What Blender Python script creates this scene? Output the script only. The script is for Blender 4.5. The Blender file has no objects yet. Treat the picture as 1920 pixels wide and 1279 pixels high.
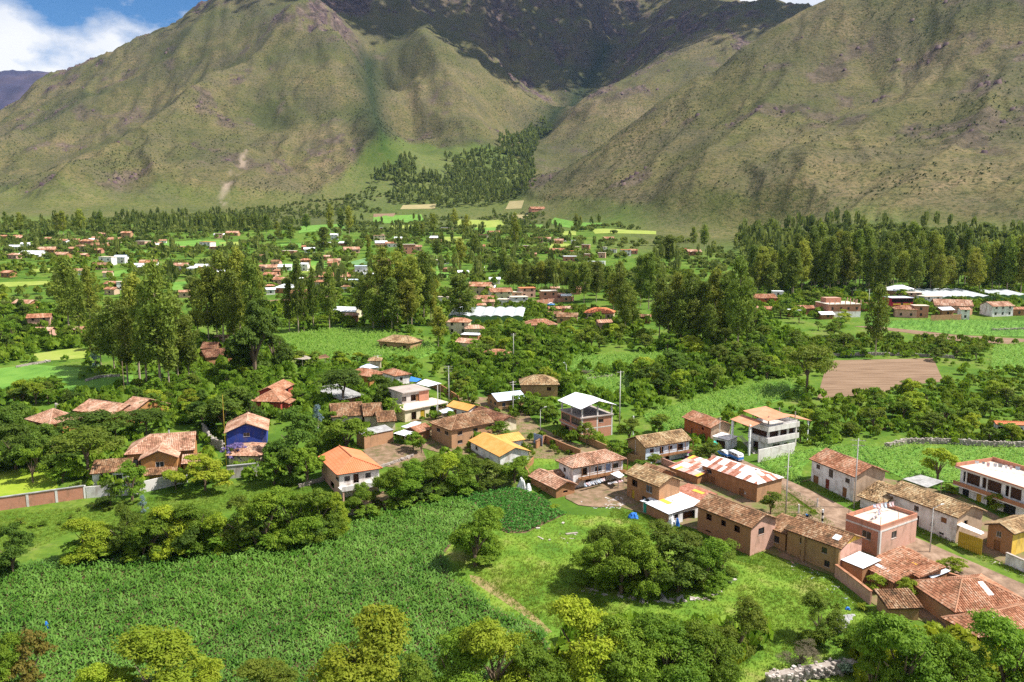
import bpy, math, random
import numpy as np
from mathutils import Vector, Matrix
sc = bpy.context.scene
COL = sc.collection
rnd = random.Random(7)
NP = np.random.default_rng(11)
# ------------------------------------------------------------------ camera
F, CX, CY, CAMZ, S = 1493.0, 960.0, 639.5, 66.0, 0.061
PITCH = math.atan((639.5 - 410.0) / F)
cd = bpy.data.cameras.new('camera'); cam = bpy.data.objects.new('camera', cd); COL.objects.link(cam)
cam.location = (0, 0, CAMZ); cam.rotation_euler = (math.pi / 2 - PITCH, 0, 0)
cd.sensor_width = 36.0; cd.lens = F / 1920 * 36; cd.clip_start = 1.0; cd.clip_end = 30000.0
sc.camera = cam
# ------------------------------------------------------------------ sky, sun, exposure
SUN_EL, SUN_AZ = math.radians(54), math.radians(92)     # azimuth clockwise from +Y: the sun stands to the right
w = bpy.data.worlds.new('World'); sc.world = w; w.use_nodes = True
nt = w.node_tree; nt.nodes.clear()
def wn(t, **k):
    n = nt.nodes.new(t)
    for a, b in k.items(): setattr(n, a, b)
    return n
wo = wn('ShaderNodeOutputWorld'); sky = wn('ShaderNodeTexSky', sky_type='NISHITA', sun_disc=False)
sky.sun_elevation = SUN_EL; sky.sun_rotation = SUN_AZ; sky.altitude = 2800; sky.air_density = 1.0; sky.dust_density = 0.6
b1 = wn('ShaderNodeBackground'); b1.inputs[1].default_value = 0.07
hs = wn('ShaderNodeHueSaturation'); hs.inputs['Saturation'].default_value = 1.35
nt.links.new(sky.outputs[0], hs.inputs['Color']); nt.links.new(hs.outputs[0], b1.inputs[0])
tc = wn('ShaderNodeTexCoord'); mp = wn('ShaderNodeMapping'); mp.inputs['Scale'].default_value = (1, 1, 1.9); mp.inputs['Location'].default_value = (2.7, 1.45, 0.095)
n1 = wn('ShaderNodeTexNoise'); n1.inputs['Scale'].default_value = 2.6; n1.inputs['Detail'].default_value = 9; n1.inputs['Roughness'].default_value = 0.56
nt.links.new(tc.outputs['Generated'], mp.inputs[0]); nt.links.new(mp.outputs[0], n1.inputs['Vector'])
r1 = wn('ShaderNodeValToRGB'); r1.color_ramp.elements[0].position = 0.455; r1.color_ramp.elements[1].position = 0.52
nt.links.new(n1.outputs['Fac'], r1.inputs[0])
n2 = wn('ShaderNodeTexNoise'); n2.inputs['Scale'].default_value = 6.5; n2.inputs['Detail'].default_value = 6
nt.links.new(mp.outputs[0], n2.inputs['Vector'])
r2 = wn('ShaderNodeValToRGB'); r2.color_ramp.elements[0].position = 0.34; r2.color_ramp.elements[1].position = 0.62
r2.color_ramp.elements[0].color = (0.76, 0.80, 0.87, 1); r2.color_ramp.elements[1].color = (1.0, 1.0, 1.0, 1)
nt.links.new(n2.outputs['Fac'], r2.inputs[0])
b2 = wn('ShaderNodeBackground'); b2.inputs[1].default_value = 0.58; nt.links.new(r2.outputs[0], b2.inputs[0])
mx = wn('ShaderNodeMixShader'); nt.links.new(r1.outputs[0], mx.inputs[0]); nt.links.new(b1.outputs[0], mx.inputs[1]); nt.links.new(b2.outputs[0], mx.inputs[2])
nt.links.new(mx.outputs[0], wo.inputs[0])
sl = bpy.data.lights.new('sun', 'SUN'); so = bpy.data.objects.new('sun', sl); COL.objects.link(so)
sl.energy = 5.0; sl.angle = math.radians(0.55); sl.color = (1.0, 0.965, 0.90)
TOSUN = Vector((math.cos(SUN_EL) * math.sin(SUN_AZ), math.cos(SUN_EL) * math.cos(SUN_AZ), math.sin(SUN_EL)))
so.rotation_euler = TOSUN.to_track_quat('Z', 'Y').to_euler(); so.location = (300, 0, 400)
sc.view_settings.view_transform = 'Standard'; sc.view_settings.look = 'None'
sc.view_settings.exposure = 0.86; sc.view_settings.gamma = 1.0
sc.render.engine = 'CYCLES'
try:
    sc.cycles.max_bounces = 6; sc.cycles.diffuse_bounces = 3; sc.cycles.transmission_bounces = 3; sc.cycles.glossy_bounces = 2
    sc.cycles.use_denoising = False; sc.cycles.volume_bounces = 1
except Exception: pass

# ------------------------------------------------------------------ photo -> place
def ray(px, py):
    a = (np.asarray(px, float) - CX) / F; b = (CY - np.asarray(py, float)) / F
    return a, math.cos(PITCH) + b * math.sin(PITCH), b * math.cos(PITCH) - math.sin(PITCH)
CR = dict(a=(0, 680, 3.996), b=(380, 640, 3.996), c=(780, 640, 3.996), d=(1140, 720, 4.567), e=(1480, 780, 4.264), f=(1000, 860, 4.567), g=(1340, 960, 3.31),
          n=(0, 380, 3.996), o=(480, 380, 3.996), p=(960, 380, 3.996), q=(1400, 380, 3.692), A=(1640, 900, 7.99), B=(1640, 520, 8.0), C=(1240, 780, 7.99),
          D=(1440, 880, 7.99), E=(560, 820, 7.99), G=(1260, 740, 8.0), H=(1680, 780, 7.104), w=(0, 0, 1))
def K(c, p): o = CR[c]; return o[0] + p[0] / o[2], o[1] + p[1] / o[2]

# ------------------------------------------------------------------ noise
def _hash(ix, iy, s):
    h = (ix.astype(np.int64) * 374761393 + iy.astype(np.int64) * 668265263 + s * 974634777) & 0x7fffffff
    h = ((h ^ (h >> 13)) * 1274126177) & 0x7fffffff
    return ((h ^ (h >> 16)) & 0xffff) / 65535.0
def vnoise(x, y, s=0):
    ix = np.floor(x); iy = np.floor(y); fx = x - ix; fy = y - iy
    fx = fx * fx * fx * (fx * (fx * 6 - 15) + 10); fy = fy * fy * fy * (fy * (fy * 6 - 15) + 10)
    a = _hash(ix, iy, s); b = _hash(ix + 1, iy, s); c = _hash(ix, iy + 1, s); d = _hash(ix + 1, iy + 1, s)
    return (a + (b - a) * fx) * (1 - fy) + (c + (d - c) * fx) * fy
def fbm(x, y, o=5, s=0, ridged=False):
    r = np.zeros_like(x, dtype=float); amp = 0.5; t = 0
    for k in range(o):
        v = vnoise(x, y, s + k)
        if ridged: v = 1 - np.abs(2 * v - 1)
        r += v * amp; t += amp; amp *= 0.5
        x, y = x * 1.63 + y * 1.21 + 5.3, y * 1.63 - x * 1.21 + 1.7
    return r / t
def sstep(a, b, x): t = np.clip((x - a) / (b - a), 0, 1); return t * t * (3 - 2 * t)

# ------------------------------------------------------------------ terrain heights
def W3(px, py, Y):
    a, b, c = ray(px, py); t = Y / b
    return (a * t, Y, CAMZ + c * t)
CP = []
for px in (-150, 200, 500, 800, 1100, 1400):
    for Y in (450, 650, 850): CP.append((ray(px, 500)[0] * Y, Y, S * Y))
CP += [(ray(px, 500)[0] * 430, 430, S * 430) for px in (1650, 2050)]
for t in """0 415 980;200 408 1100;400 388 1330;550 372 1400;690 335 1560;850 385 1400;850 345 1600;950 312 1800;1000 372 1330;1130 408 1050;1250 440 830;1500 445 690;1700 460 610;1900 480 540
0 205 2600;100 140 2700;205 90 2700;330 50 2700;430 0 2700;560 -60 2750;700 -120 3000;900 -150 3400;-200 330 2300;-250 410 1100
560 70 2350;390 200 1950;260 290 1650;150 350 1400;40 402 1130;200 262 2050;100 330 1800;20 372 1480;330 135 2350;150 232 2180;0 300 1950;-120 370 1600
500 150 2150;520 250 1820;480 330 1520;300 340 1450;640 120 2200;680 200 2000;700 270 1760;714 312 1620;600 300 1620;706 110 2500;722 200 2300;738 270 2020;752 308 1790
800 110 2400;850 180 2200;880 240 2010;850 290 1800;780 240 2080;950 150 2600;960 220 2320;930 265 2080;1005 270 2280;1050 210 2620;1110 140 2980;1150 80 3280;1180 20 3500
900 60 2850;1000 70 2980;1080 90 3060;1000 -20 3200;1080 -30 3300;800 20 2750;650 40 2600;1180 -60 3700;1300 -40 3700
1008 288 2080;1070 222 2250;1147 164 2400;1250 100 2600;1300 40 2850;1400 8 2950;1480 4 3000;1560 28 3050;1240 20 3200;1200 60 3150;1100 258 2060;1200 186 2200;1300 116 2350;1400 56 2500;1500 28 2650
994 357 1400;1070 305 1430;1140 265 1450;1220 208 1480;1300 157 1500;1417 78 1550;1533 25 1600;1614 0 1650;1750 -70 1700;1900 -130 1700;2150 -160 1700
1150 360 1150;1300 330 1050;1300 250 1260;1450 200 1260;1500 330 950;1600 120 1350;1700 200 1150;1700 300 940;1850 100 1200;1900 200 1000;1900 330 760;1800 400 690;1650 400 760;2100 200 900;2150 400 600""".replace('\n', ';').split(';'):
    CP.append(W3(*map(float, t.split())))
for px, Y, dz, pr in ((1220, 1720, -110, 208), (1417, 1820, -140, 78), (1600, 1950, -160, 0), (1120, 1640, -70, 275), (1300, 1780, -130, 157), (1520, 1900, -150, 30), (1800, 2000, -60, -60), (300, 3100, -60, 60), (600, 3500, 0, -60), (100, 3200, -200, 140), (1500, 3500, -120, 10)):
    x, y, z = W3(px, pr, Y - 130 if Y < 2500 else Y - 400); CP.append((ray(px, 300)[0] * Y, Y, z + dz))
CP = np.array(CP)
def _tps(r2): return np.where(r2 > 0, r2 * np.log(np.maximum(r2, 1e-9)), 0)
_sc = 1000.0
_c = CP[:, :2] / _sc
_n = len(_c)
_Km = _tps(((_c[:, None] - _c[None]) ** 2).sum(-1)) + np.eye(_n) * 2e-4
_Pm = np.hstack([np.ones((_n, 1)), _c])
_A = np.vstack([np.hstack([_Km, _Pm]), np.hstack([_Pm.T, np.zeros((3, 3))])])
_w = np.linalg.solve(_A, np.concatenate([CP[:, 2], np.zeros(3)]))
NA, NR = 500, 520
ANG = np.linspace(-0.86, 0.86, NA)                       # x / y
RAD = np.concatenate([np.linspace(-60, 420, 60, endpoint=False), 420 * (4300 / 420) ** np.linspace(0, 1, NR - 60)])
YY = np.repeat(RAD[:, None], NA, 1); AA = np.repeat(ANG[None], NR, 0)
XX = AA * np.maximum(YY, 0) + np.sign(AA) * np.clip(160 - YY, 0, 220) * np.abs(AA) / 0.86
_q = np.stack([XX.ravel(), YY.ravel()], 1) / _sc
_z = np.zeros(len(_q))
for i in range(0, len(_q), 60000):
    qq = _q[i:i + 60000]
    _z[i:i + 60000] = _tps(((qq[:, None] - _c[None]) ** 2).sum(-1)) @ _w[:_n] + _w[_n] + qq @ _w[_n + 1:]
_z = _z.reshape(YY.shape)
PL = S * YY
wgt = sstep(430, 640, YY)
ZZ = PL * (1 - wgt) + np.maximum(_z, PL - 12) * wgt
FAN = sstep(-0.24, -0.17, AA) * (1 - sstep(-0.005, 0.03, AA))
FH = np.interp(YY, [1100, 1300, 1450, 1600, 1800, 2000], [0, 14, 28, 46, 84, 84]); MTN = sstep(3, 24, ZZ - PL - FAN * FH)
def WL(s): return [W3(*map(float, t.split()))[:2] for t in s.split(';')]
def _pd(pts):
    d = np.full(XX.shape, 1e9)
    for (x0, y0), (x1, y1) in zip(pts[:-1], pts[1:]):
        t = np.clip(((XX - x0) * (x1 - x0) + (YY - y0) * (y1 - y0)) / ((x1 - x0) ** 2 + (y1 - y0) ** 2), 0, 1)
        d = np.minimum(d, np.hypot(XX - x0 - t * (x1 - x0), YY - y0 - t * (y1 - y0)))
    return d
for s_, am, wd in (('600 40 2450;560 70 2350;390 200 1950;260 290 1650;150 350 1400;40 402 1130', 62, 95), ('620 60 2400;640 120 2200;680 200 2000;700 270 1760;714 312 1620', 58, 90),
                   ('780 60 2600;800 110 2400;850 180 2200;930 265 2080', 40, 100), ('430 0 2700;330 135 2350;150 232 2180;0 300 1950', 42, 100), ('1560 60 1480;1450 200 1260;1330 320 1060;1260 420 860', 22, 70),
                   ('1800 60 1300;1700 200 1130;1520 330 940;1420 430 760', 18, 60), ('1900 160 1080;1780 300 860;1640 410 720', 15, 50), ('900 20 3000;930 100 2700;960 200 2330', 30, 90), ('1060 0 3250;1080 90 3060;1060 180 2700', 40, 90)):
    ZZ = ZZ + am * np.exp(-_pd(WL(s_)) / wd) * sstep(2, 30, ZZ - PL)
n_big = fbm(XX / 210, YY / 210, 6, 3, True) - 0.62
n_sm = fbm(XX / 46, YY / 46, 4, 21, True) - 0.6
n_cl = fbm(XX / 330 + 4, YY / 330, 3, 40)
CRAG = sstep(0.52, 0.68, fbm(XX / 260, YY / 260, 4, 60)) * sstep(180, 420, ZZ) + sstep(2500, 2900, YY) * 0.8
RW = sstep(0.0, 0.10, AA)
def gul(sc_, ln, o_, sd):
    wx = (fbm(XX / 160, YY / 160, 3, sd + 7) - .5) * 150
    cl, al = XX + .18 * YY + wx, YY; cr_, ar = .83 * XX - .56 * YY + wx, .56 * XX + .83 * YY
    return (fbm(cl / sc_, al / ln, o_, sd, True) * (1 - RW) + fbm(cr_ / sc_, ar / ln, o_, sd + 3, True) * RW) - .62
g1 = gul(120, 700, 3, 101); g2 = gul(30, 260, 3, 121)
ZZ = ZZ + MTN * (g1 * (44 - 16 * RW) + g2 * 9)
ZZ = ZZ + MTN * (n_big * (5 + 45 * np.clip(CRAG, 0, 1.3)) + n_sm * (4 + 14 * np.clip(CRAG, 0, 1)))
ZZ = ZZ + (1 - MTN) * sstep(450, 900, YY) * (fbm(XX / 90, YY / 90, 3, 9) - 0.5) * 5
def gh(x, y):
    x = np.asarray(x, float); y = np.asarray(y, float)
    r = np.interp(y, RAD, np.arange(NR)); a = np.interp(np.clip(x / np.maximum(y, 1), -0.859, 0.859), ANG, np.arange(NA))
    i = np.clip(r.astype(int), 0, NR - 2); j = np.clip(a.astype(int), 0, NA - 2); u = r - i; v = a - j
    g = (ZZ[i, j] * (1 - u) * (1 - v) + ZZ[i + 1, j] * u * (1 - v) + ZZ[i, j + 1] * (1 - u) * v + ZZ[i + 1, j + 1] * u * v)
    return np.where(y < 415, S * y, g)
_ys = np.concatenate([np.arange(40, 420, 4.0), 420 * (4200 / 420) ** np.linspace(0, 1, 500)])
def P(px, py, h=0.0):
    """point of the place, h metres above its ground, seen at this pixel"""
    a, b, c = (float(v) for v in ray(px, py))
    t = (CAMZ - h) / (S * b - c)
    if 0 < t and t * b < 410: return Vector((a * t, b * t, CAMZ + c * t))
    t = _ys / b; d = CAMZ + c * t - h - gh(a * t, _ys)
    k = np.argmax(d < 0)
    if d[k] >= 0: k = len(_ys) - 1
    f = d[k - 1] / (d[k - 1] - d[k]) if k > 0 else 0
    y = _ys[k - 1] + (_ys[k] - _ys[k - 1]) * f
    return Vector((a * y / b, y, CAMZ + c * y / b))
def PZ(px, py, z):
    a, b, c = (float(v) for v in ray(px, py)); t = (z - CAMZ) / c
    return Vector((a * t, b * t, z))
def zat(py, Y):                                           # height seen at this image row at depth Y
    a, b, c = ray(CX, py); return CAMZ + float(c / b) * Y
def pix(x, y, z):
    d0 = y * math.cos(PITCH) - (z - CAMZ) * math.sin(PITCH); u = y * math.sin(PITCH) + (z - CAMZ) * math.cos(PITCH)
    return CX + F * x / d0, CY - F * u / d0

# ------------------------------------------------------------------ materials
MATS = {}
def mat(name, cols, scale=1.0, detail=5, rough=0.9, bump=0.0, tint=None, orand=0.0, spec=0.2, transl=0.0, metal=0.0, bscale=None, brick=None, stretch=None, pos=(0.32, 0.68)):
    """procedural surface: noise through a ramp; tint = colours picked by the face attribute 'tint'"""
    m = bpy.data.materials.new(name); m.use_nodes = True; t = m.node_tree; N = t.nodes; L = t.links; N.clear()
    out = N.new('ShaderNodeOutputMaterial'); bs = N.new('ShaderNodeBsdfPrincipled')
    bs.inputs['Roughness'].default_value = rough; bs.inputs['Metallic'].default_value = metal
    bs.inputs['Specular IOR Level'].default_value = spec
    co = N.new('ShaderNodeTexCoord'); mpp = N.new('ShaderNodeMapping'); L.new(co.outputs['Object'], mpp.inputs[0])
    if stretch: mpp.inputs['Scale'].default_value = stretch
    no = N.new('ShaderNodeTexNoise'); no.inputs['Scale'].default_value = scale; no.inputs['Detail'].default_value = detail; no.inputs['Roughness'].default_value = 0.62
    L.new(mpp.outputs[0], no.inputs['Vector'])
    def ramp(cs, lo, hi):
        r = N.new('ShaderNodeValToRGB'); e = r.color_ramp.elements
        while len(e) < len(cs): e.new(0.5)
        for i, c in enumerate(cs):
            e[i].position = lo + (hi - lo) * i / max(1, len(cs) - 1); e[i].color = (*c, 1)
        return r
    r = ramp(cols, *pos); L.new(no.outputs['Fac'], r.inputs[0]); col = r.outputs[0]
    def mixc(a, b, fac, mode='MIX'):
        x = N.new('ShaderNodeMix'); x.data_type = 'RGBA'; x.blend_type = mode
        for s, v in ((0, fac), (6, a), (7, b)):
            if hasattr(v, 'is_linked'): L.new(v, x.inputs[s])
            else: x.inputs[s].default_value = v if s == 0 else (*v, 1)
        return x.outputs[2]
    if tint:
        at = N.new('ShaderNodeAttribute'); at.attribute_name = 'tint'
        r2 = ramp(tint, 0.0, 1.0); L.new(at.outputs['Fac'], r2.inputs[0]); col = mixc(r2.outputs[0], col, 0.4)
    if brick:
        bt = N.new('ShaderNodeTexBrick'); bt.inputs['Scale'].default_value = 1.0
        bt.inputs['Brick Width'].default_value = brick[0]; bt.inputs['Row Height'].default_value = brick[1]; bt.inputs['Mortar Size'].default_value = brick[2]
        bt.inputs['Color1'].default_value = (*brick[3], 1); bt.inputs['Color2'].default_value = (*brick[4], 1); bt.inputs['Mortar'].default_value = (*brick[5], 1)
        m2 = N.new('ShaderNodeCombineXYZ'); sp = N.new('ShaderNodeSeparateXYZ'); L.new(co.outputs['Object'], sp.inputs[0])
        ad = N.new('ShaderNodeMath'); L.new(sp.outputs[0], ad.inputs[0]); L.new(sp.outputs[1], ad.inputs[1])
        L.new(ad.outputs[0], m2.inputs[0]); L.new(sp.outputs[2], m2.inputs[1]); L.new(m2.outputs[0], bt.inputs['Vector'])
        col = mixc(bt.outputs['Color'], col, 0.45)
    if name.split('_')[0] in ('plaster', 'adobe', 'brick', 'concrete', 'tile'):
        n3 = N.new('ShaderNodeTexNoise'); n3.inputs['Scale'].default_value = 0.9; n3.inputs['Detail'].default_value = 6; n3.inputs['Roughness'].default_value = 0.7
        m3 = N.new('ShaderNodeMapping'); m3.inputs['Scale'].default_value = (1, 1, 0.35); L.new(co.outputs['Object'], m3.inputs[0]); L.new(m3.outputs[0], n3.inputs['Vector'])
        r3 = ramp([(0, 0, 0), (0.5, 0.5, 0.5) if name[0] != 't' else (0.6, 0.6, 0.6)], 0.5, 0.68); L.new(n3.outputs['Fac'], r3.inputs[0])
        col = mixc(col, (0.20, 0.13, 0.08) if name[0] != 't' else (0.085, 0.07, 0.035), r3.outputs[0])
    if orand:
        oi = N.new('ShaderNodeObjectInfo'); h2 = N.new('ShaderNodeHueSaturation')
        for inp, k, c0 in (('Hue', 0.035, 0.507), ('Value', 0.8, 1.0)):
            mm = N.new('ShaderNodeMath'); mm.operation = 'MULTIPLY_ADD'
            src = oi.outputs['Random']
            if inp == 'Value':
                w2 = N.new('ShaderNodeTexWhiteNoise'); w2.noise_dimensions = '1D'; L.new(oi.outputs['Random'], w2.inputs['W']); src = w2.outputs['Value']
            L.new(src, mm.inputs[0]); mm.inputs[1].default_value = k * orand; mm.inputs[2].default_value = c0 - k * orand / 2
            L.new(mm.outputs[0], h2.inputs[inp])
        L.new(col, h2.inputs['Color']); col = h2.outputs[0]
    L.new(col, bs.inputs['Base Color'])
    if bump:
        bp = N.new('ShaderNodeBump'); bp.inputs['Strength'].default_value = bump; bp.inputs['Distance'].default_value = 0.15
        if bscale:
            nb = N.new('ShaderNodeTexNoise'); nb.inputs['Scale'].default_value = bscale; nb.inputs['Detail'].default_value = 5; L.new(mpp.outputs[0], nb.inputs['Vector']); L.new(nb.outputs['Fac'], bp.inputs['Height'])
        else: L.new(no.outputs['Fac'], bp.inputs['Height'])
        L.new(bp.outputs[0], bs.inputs['Normal'])
    sh = bs.outputs[0]
    if transl:
        tr = N.new('ShaderNodeBsdfTranslucent'); L.new(col, tr.inputs[0]); ms = N.new('ShaderNodeMixShader'); ms.inputs[0].default_value = transl
        L.new(sh, ms.inputs[1]); L.new(tr.outputs[0], ms.inputs[2]); sh = ms.outputs[0]
    L.new(sh, out.inputs[0]); MATS[name] = m
    return m
TILES = dict(
    tile_orange=[(0.158, 0.06, 0.03), (0.335, 0.14, 0.075), (0.437, 0.22, 0.13), (0.539, 0.36, 0.25)],
    tile_old=[(0.093, 0.06, 0.03), (0.288, 0.17, 0.085), (0.428, 0.29, 0.15), (0.558, 0.45, 0.28)],
    tile_brown=[(0.065, 0.035, 0.02), (0.205, 0.10, 0.05), (0.335, 0.18, 0.095), (0.465, 0.33, 0.21)],
    tile_pink=[(0.167, 0.075, 0.045), (0.391, 0.20, 0.125), (0.502, 0.30, 0.205), (0.605, 0.45, 0.34)],
    tile_dark=[(0.056, 0.028, 0.018), (0.167, 0.068, 0.038), (0.270, 0.125, 0.07), (0.400, 0.24, 0.15)])
for k, v in TILES.items(): mat(k, [v[0], v[1], v[2]], scale=0.5, detail=8, tint=v, rough=0.92)
mat('terracotta', [(0.50, 0.15, 0.06), (0.58, 0.20, 0.09)], scale=0.6, tint=[(0.52, 0.17, 0.07), (0.60, 0.22, 0.11)])
mat('terracotta_sheet', [(0.46, 0.19, 0.10), (0.56, 0.27, 0.16)], scale=0.5, rough=0.7)
mat('metal_ochre', [(0.52, 0.24, 0.05), (0.62, 0.33, 0.10)], scale=0.6, rough=0.6)
mat('metal_white', [(0.66, 0.68, 0.72), (0.80, 0.80, 0.80)], scale=0.8, rough=0.5)
mat('metal_blue', [(0.48, 0.56, 0.66), (0.62, 0.67, 0.74)], scale=0.8, rough=0.5)
mat('metal_rust', [(0.20, 0.075, 0.045), (0.34, 0.13, 0.08), (0.45, 0.25, 0.19)], scale=1.6, rough=0.8)
mat('metal_pale', [(0.74, 0.64, 0.58), (0.82, 0.77, 0.74)], scale=1.3, rough=0.6)
mat('metal_pink', [(0.48, 0.24, 0.20), (0.62, 0.42, 0.36)], scale=1.4, rough=0.75)
mat('metal_yellow', [(0.70, 0.36, 0.04), (0.76, 0.46, 0.08)], scale=1.0, rough=0.6)
mat('metal_grey', [(0.22, 0.21, 0.20), (0.40, 0.39, 0.38)], scale=0.9, rough=0.8)
mat('plastic_white', [(0.52, 0.56, 0.58), (0.66, 0.68, 0.69)], scale=0.3, rough=0.45, transl=0.2)
mat('plaster_white', [(0.48, 0.42, 0.37), (0.74, 0.71, 0.69), (0.82, 0.80, 0.79)], scale=0.5, detail=8, bump=0.15, bscale=3)
mat('plaster_cream', [(0.56, 0.46, 0.30), (0.68, 0.60, 0.44)], scale=0.6, bump=0.1)
mat('plaster_tan', [(0.46, 0.31, 0.20), (0.58, 0.43, 0.30)], scale=0.7, detail=8, bump=0.15, brick=(0.45, 0.2, 0.02, (0.50, 0.35, 0.24), (0.56, 0.41, 0.29), (0.42, 0.30, 0.21)))
mat('plaster_pinkish', [(0.50, 0.26, 0.19), (0.60, 0.36, 0.28)], scale=0.5, bump=0.1)
mat('plaster_yellow', [(0.66, 0.40, 0.05), (0.74, 0.50, 0.12)], scale=0.8)
mat('plaster_ochre', [(0.34, 0.15, 0.045), (0.44, 0.21, 0.075)], scale=0.7)
mat('plaster_red', [(0.32, 0.055, 0.035), (0.40, 0.08, 0.05)], scale=0.7)
mat('plaster_crimson', [(0.45, 0.02, 0.05), (0.52, 0.04, 0.08)], scale=0.7)
mat('plaster_orange', [(0.45, 0.11, 0.04), (0.54, 0.15, 0.06)], scale=0.7)
mat('plaster_blue', [(0.025, 0.045, 0.26), (0.04, 0.07, 0.34)], scale=0.7)
mat('plaster_lightblue', [(0.55, 0.64, 0.74), (0.68, 0.74, 0.80)], scale=0.7)
mat('adobe', [(0.27, 0.125, 0.055), (0.37, 0.175, 0.08), (0.43, 0.235, 0.125)], scale=0.7, detail=9, bump=0.3, bscale=5, brick=(0.5, 0.2, 0.025, (0.34, 0.16, 0.07), (0.40, 0.20, 0.095), (0.24, 0.115, 0.055)))
mat('adobe_pink', [(0.38, 0.205, 0.105), (0.49, 0.28, 0.155)], scale=0.7, detail=9, bump=0.2, bscale=5, brick=(0.5, 0.2, 0.02, (0.42, 0.23, 0.125), (0.48, 0.275, 0.155), (0.33, 0.18, 0.095)))
mat('adobe_gold', [(0.33, 0.19, 0.08), (0.42, 0.26, 0.13)], scale=0.7, detail=9, bump=0.25, bscale=5, brick=(0.5, 0.2, 0.02, (0.36, 0.21, 0.10), (0.41, 0.25, 0.13), (0.29, 0.17, 0.08)))
mat('brick_red', [(0.39, 0.125, 0.065), (0.50, 0.195, 0.115)], scale=1.2, detail=6, bump=0.2, brick=(0.26, 0.12, 0.02, (0.46, 0.155, 0.085), (0.53, 0.22, 0.13), (0.50, 0.37, 0.29)))
mat('brick_pink', [(0.48, 0.235, 0.16), (0.60, 0.34, 0.26)], scale=1.0, detail=6, bump=0.2, brick=(0.28, 0.13, 0.02, (0.52, 0.255, 0.17), (0.62, 0.34, 0.25), (0.62, 0.47, 0.40)))
mat('brick_field', [(0.32, 0.135, 0.065), (0.43, 0.195, 0.105)], scale=1.0, detail=8, bump=0.25, brick=(0.4, 0.17, 0.02, (0.37, 0.155, 0.075), (0.43, 0.20, 0.105), (0.30, 0.155, 0.09)))
mat('concrete', [(0.38, 0.34, 0.31), (0.54, 0.49, 0.45)], scale=0.6, detail=8, bump=0.1)
mat('concrete_pale', [(0.56, 0.52, 0.49), (0.70, 0.66, 0.62)], scale=0.5, detail=8)
mat('deck', [(0.52, 0.42, 0.33), (0.64, 0.55, 0.46)], scale=0.4, detail=7)
mat('deck_grey', [(0.30, 0.24, 0.21), (0.42, 0.36, 0.32)], scale=0.4, detail=7)
mat('wood', [(0.17, 0.075, 0.03), (0.27, 0.13, 0.06)], scale=3, stretch=(1, 1, 0.2))
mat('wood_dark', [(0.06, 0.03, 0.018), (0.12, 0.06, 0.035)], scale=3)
mat('wood_red', [(0.16, 0.035, 0.02), (0.24, 0.06, 0.03)], scale=2)
mat('wood_grey', [(0.24, 0.20, 0.16), (0.38, 0.32, 0.26)], scale=3, stretch=(1, 1, 0.2))
mat('paint_yellow', [(0.38, 0.25, 0.02), (0.46, 0.31, 0.04)], scale=2, rough=0.5)
mat('paint_green', [(0.03, 0.24, 0.15), (0.05, 0.32, 0.2)], scale=2, rough=0.5)
mat('paint_bluegrey', [(0.20, 0.27, 0.40), (0.28, 0.35, 0.48)], scale=2, rough=0.5)
mat('glass', [(0.015, 0.017, 0.02), (0.04, 0.042, 0.045)], scale=0.6, rough=0.12, spec=0.5)
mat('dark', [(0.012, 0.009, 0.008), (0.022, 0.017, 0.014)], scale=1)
mat('bark', [(0.10, 0.065, 0.04), (0.22, 0.16, 0.11)], scale=3, stretch=(1, 1, 0.25), bump=0.4)
mat('bark_pale', [(0.26, 0.19, 0.12), (0.46, 0.37, 0.28)], scale=2, stretch=(1, 1, 0.25))
mat('stone', [(0.24, 0.20, 0.17), (0.40, 0.35, 0.31), (0.56, 0.51, 0.47)], scale=1.5, tint=[(0.20, 0.16, 0.13), (0.36, 0.30, 0.26), (0.60, 0.54, 0.49)], bump=0.2)
mat('cloth', [(0.5, 0.5, 0.5), (0.7, 0.7, 0.7)], tint=[(0.05, 0.07, 0.30), (0.7, 0.7, 0.72), (0.55, 0.05, 0.06), (0.75, 0.75, 0.78), (0.04, 0.04, 0.06), (0.35, 0.5, 0.7)])
mat('tarp_blue', [(0.02, 0.14, 0.52), (0.05, 0.22, 0.66)], scale=2, rough=0.5)
mat('tarp_white', [(0.62, 0.60, 0.58), (0.78, 0.77, 0.76)], scale=2, rough=0.6)
mat('tarp_green', [(0.03, 0.38, 0.27), (0.05, 0.50, 0.36)], scale=2, rough=0.5)
mat('car_white', [(0.74, 0.75, 0.76), (0.80, 0.80, 0.80)], rough=0.3, spec=0.5)
mat('car_blue', [(0.02, 0.16, 0.48), (0.03, 0.20, 0.56)], rough=0.3, spec=0.5)
mat('rubber', [(0.015, 0.015, 0.016), (0.03, 0.03, 0.03)])
mat('pole_concrete', [(0.42, 0.40, 0.37), (0.56, 0.53, 0.50)], scale=1.0)
mat('steel', [(0.45, 0.46, 0.47), (0.6, 0.6, 0.61)], rough=0.45, metal=0.4)
mat('black', [(0.012, 0.012, 0.014), (0.03, 0.03, 0.03)])
mat('white', [(0.72, 0.72, 0.71), (0.80, 0.80, 0.79)])
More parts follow.
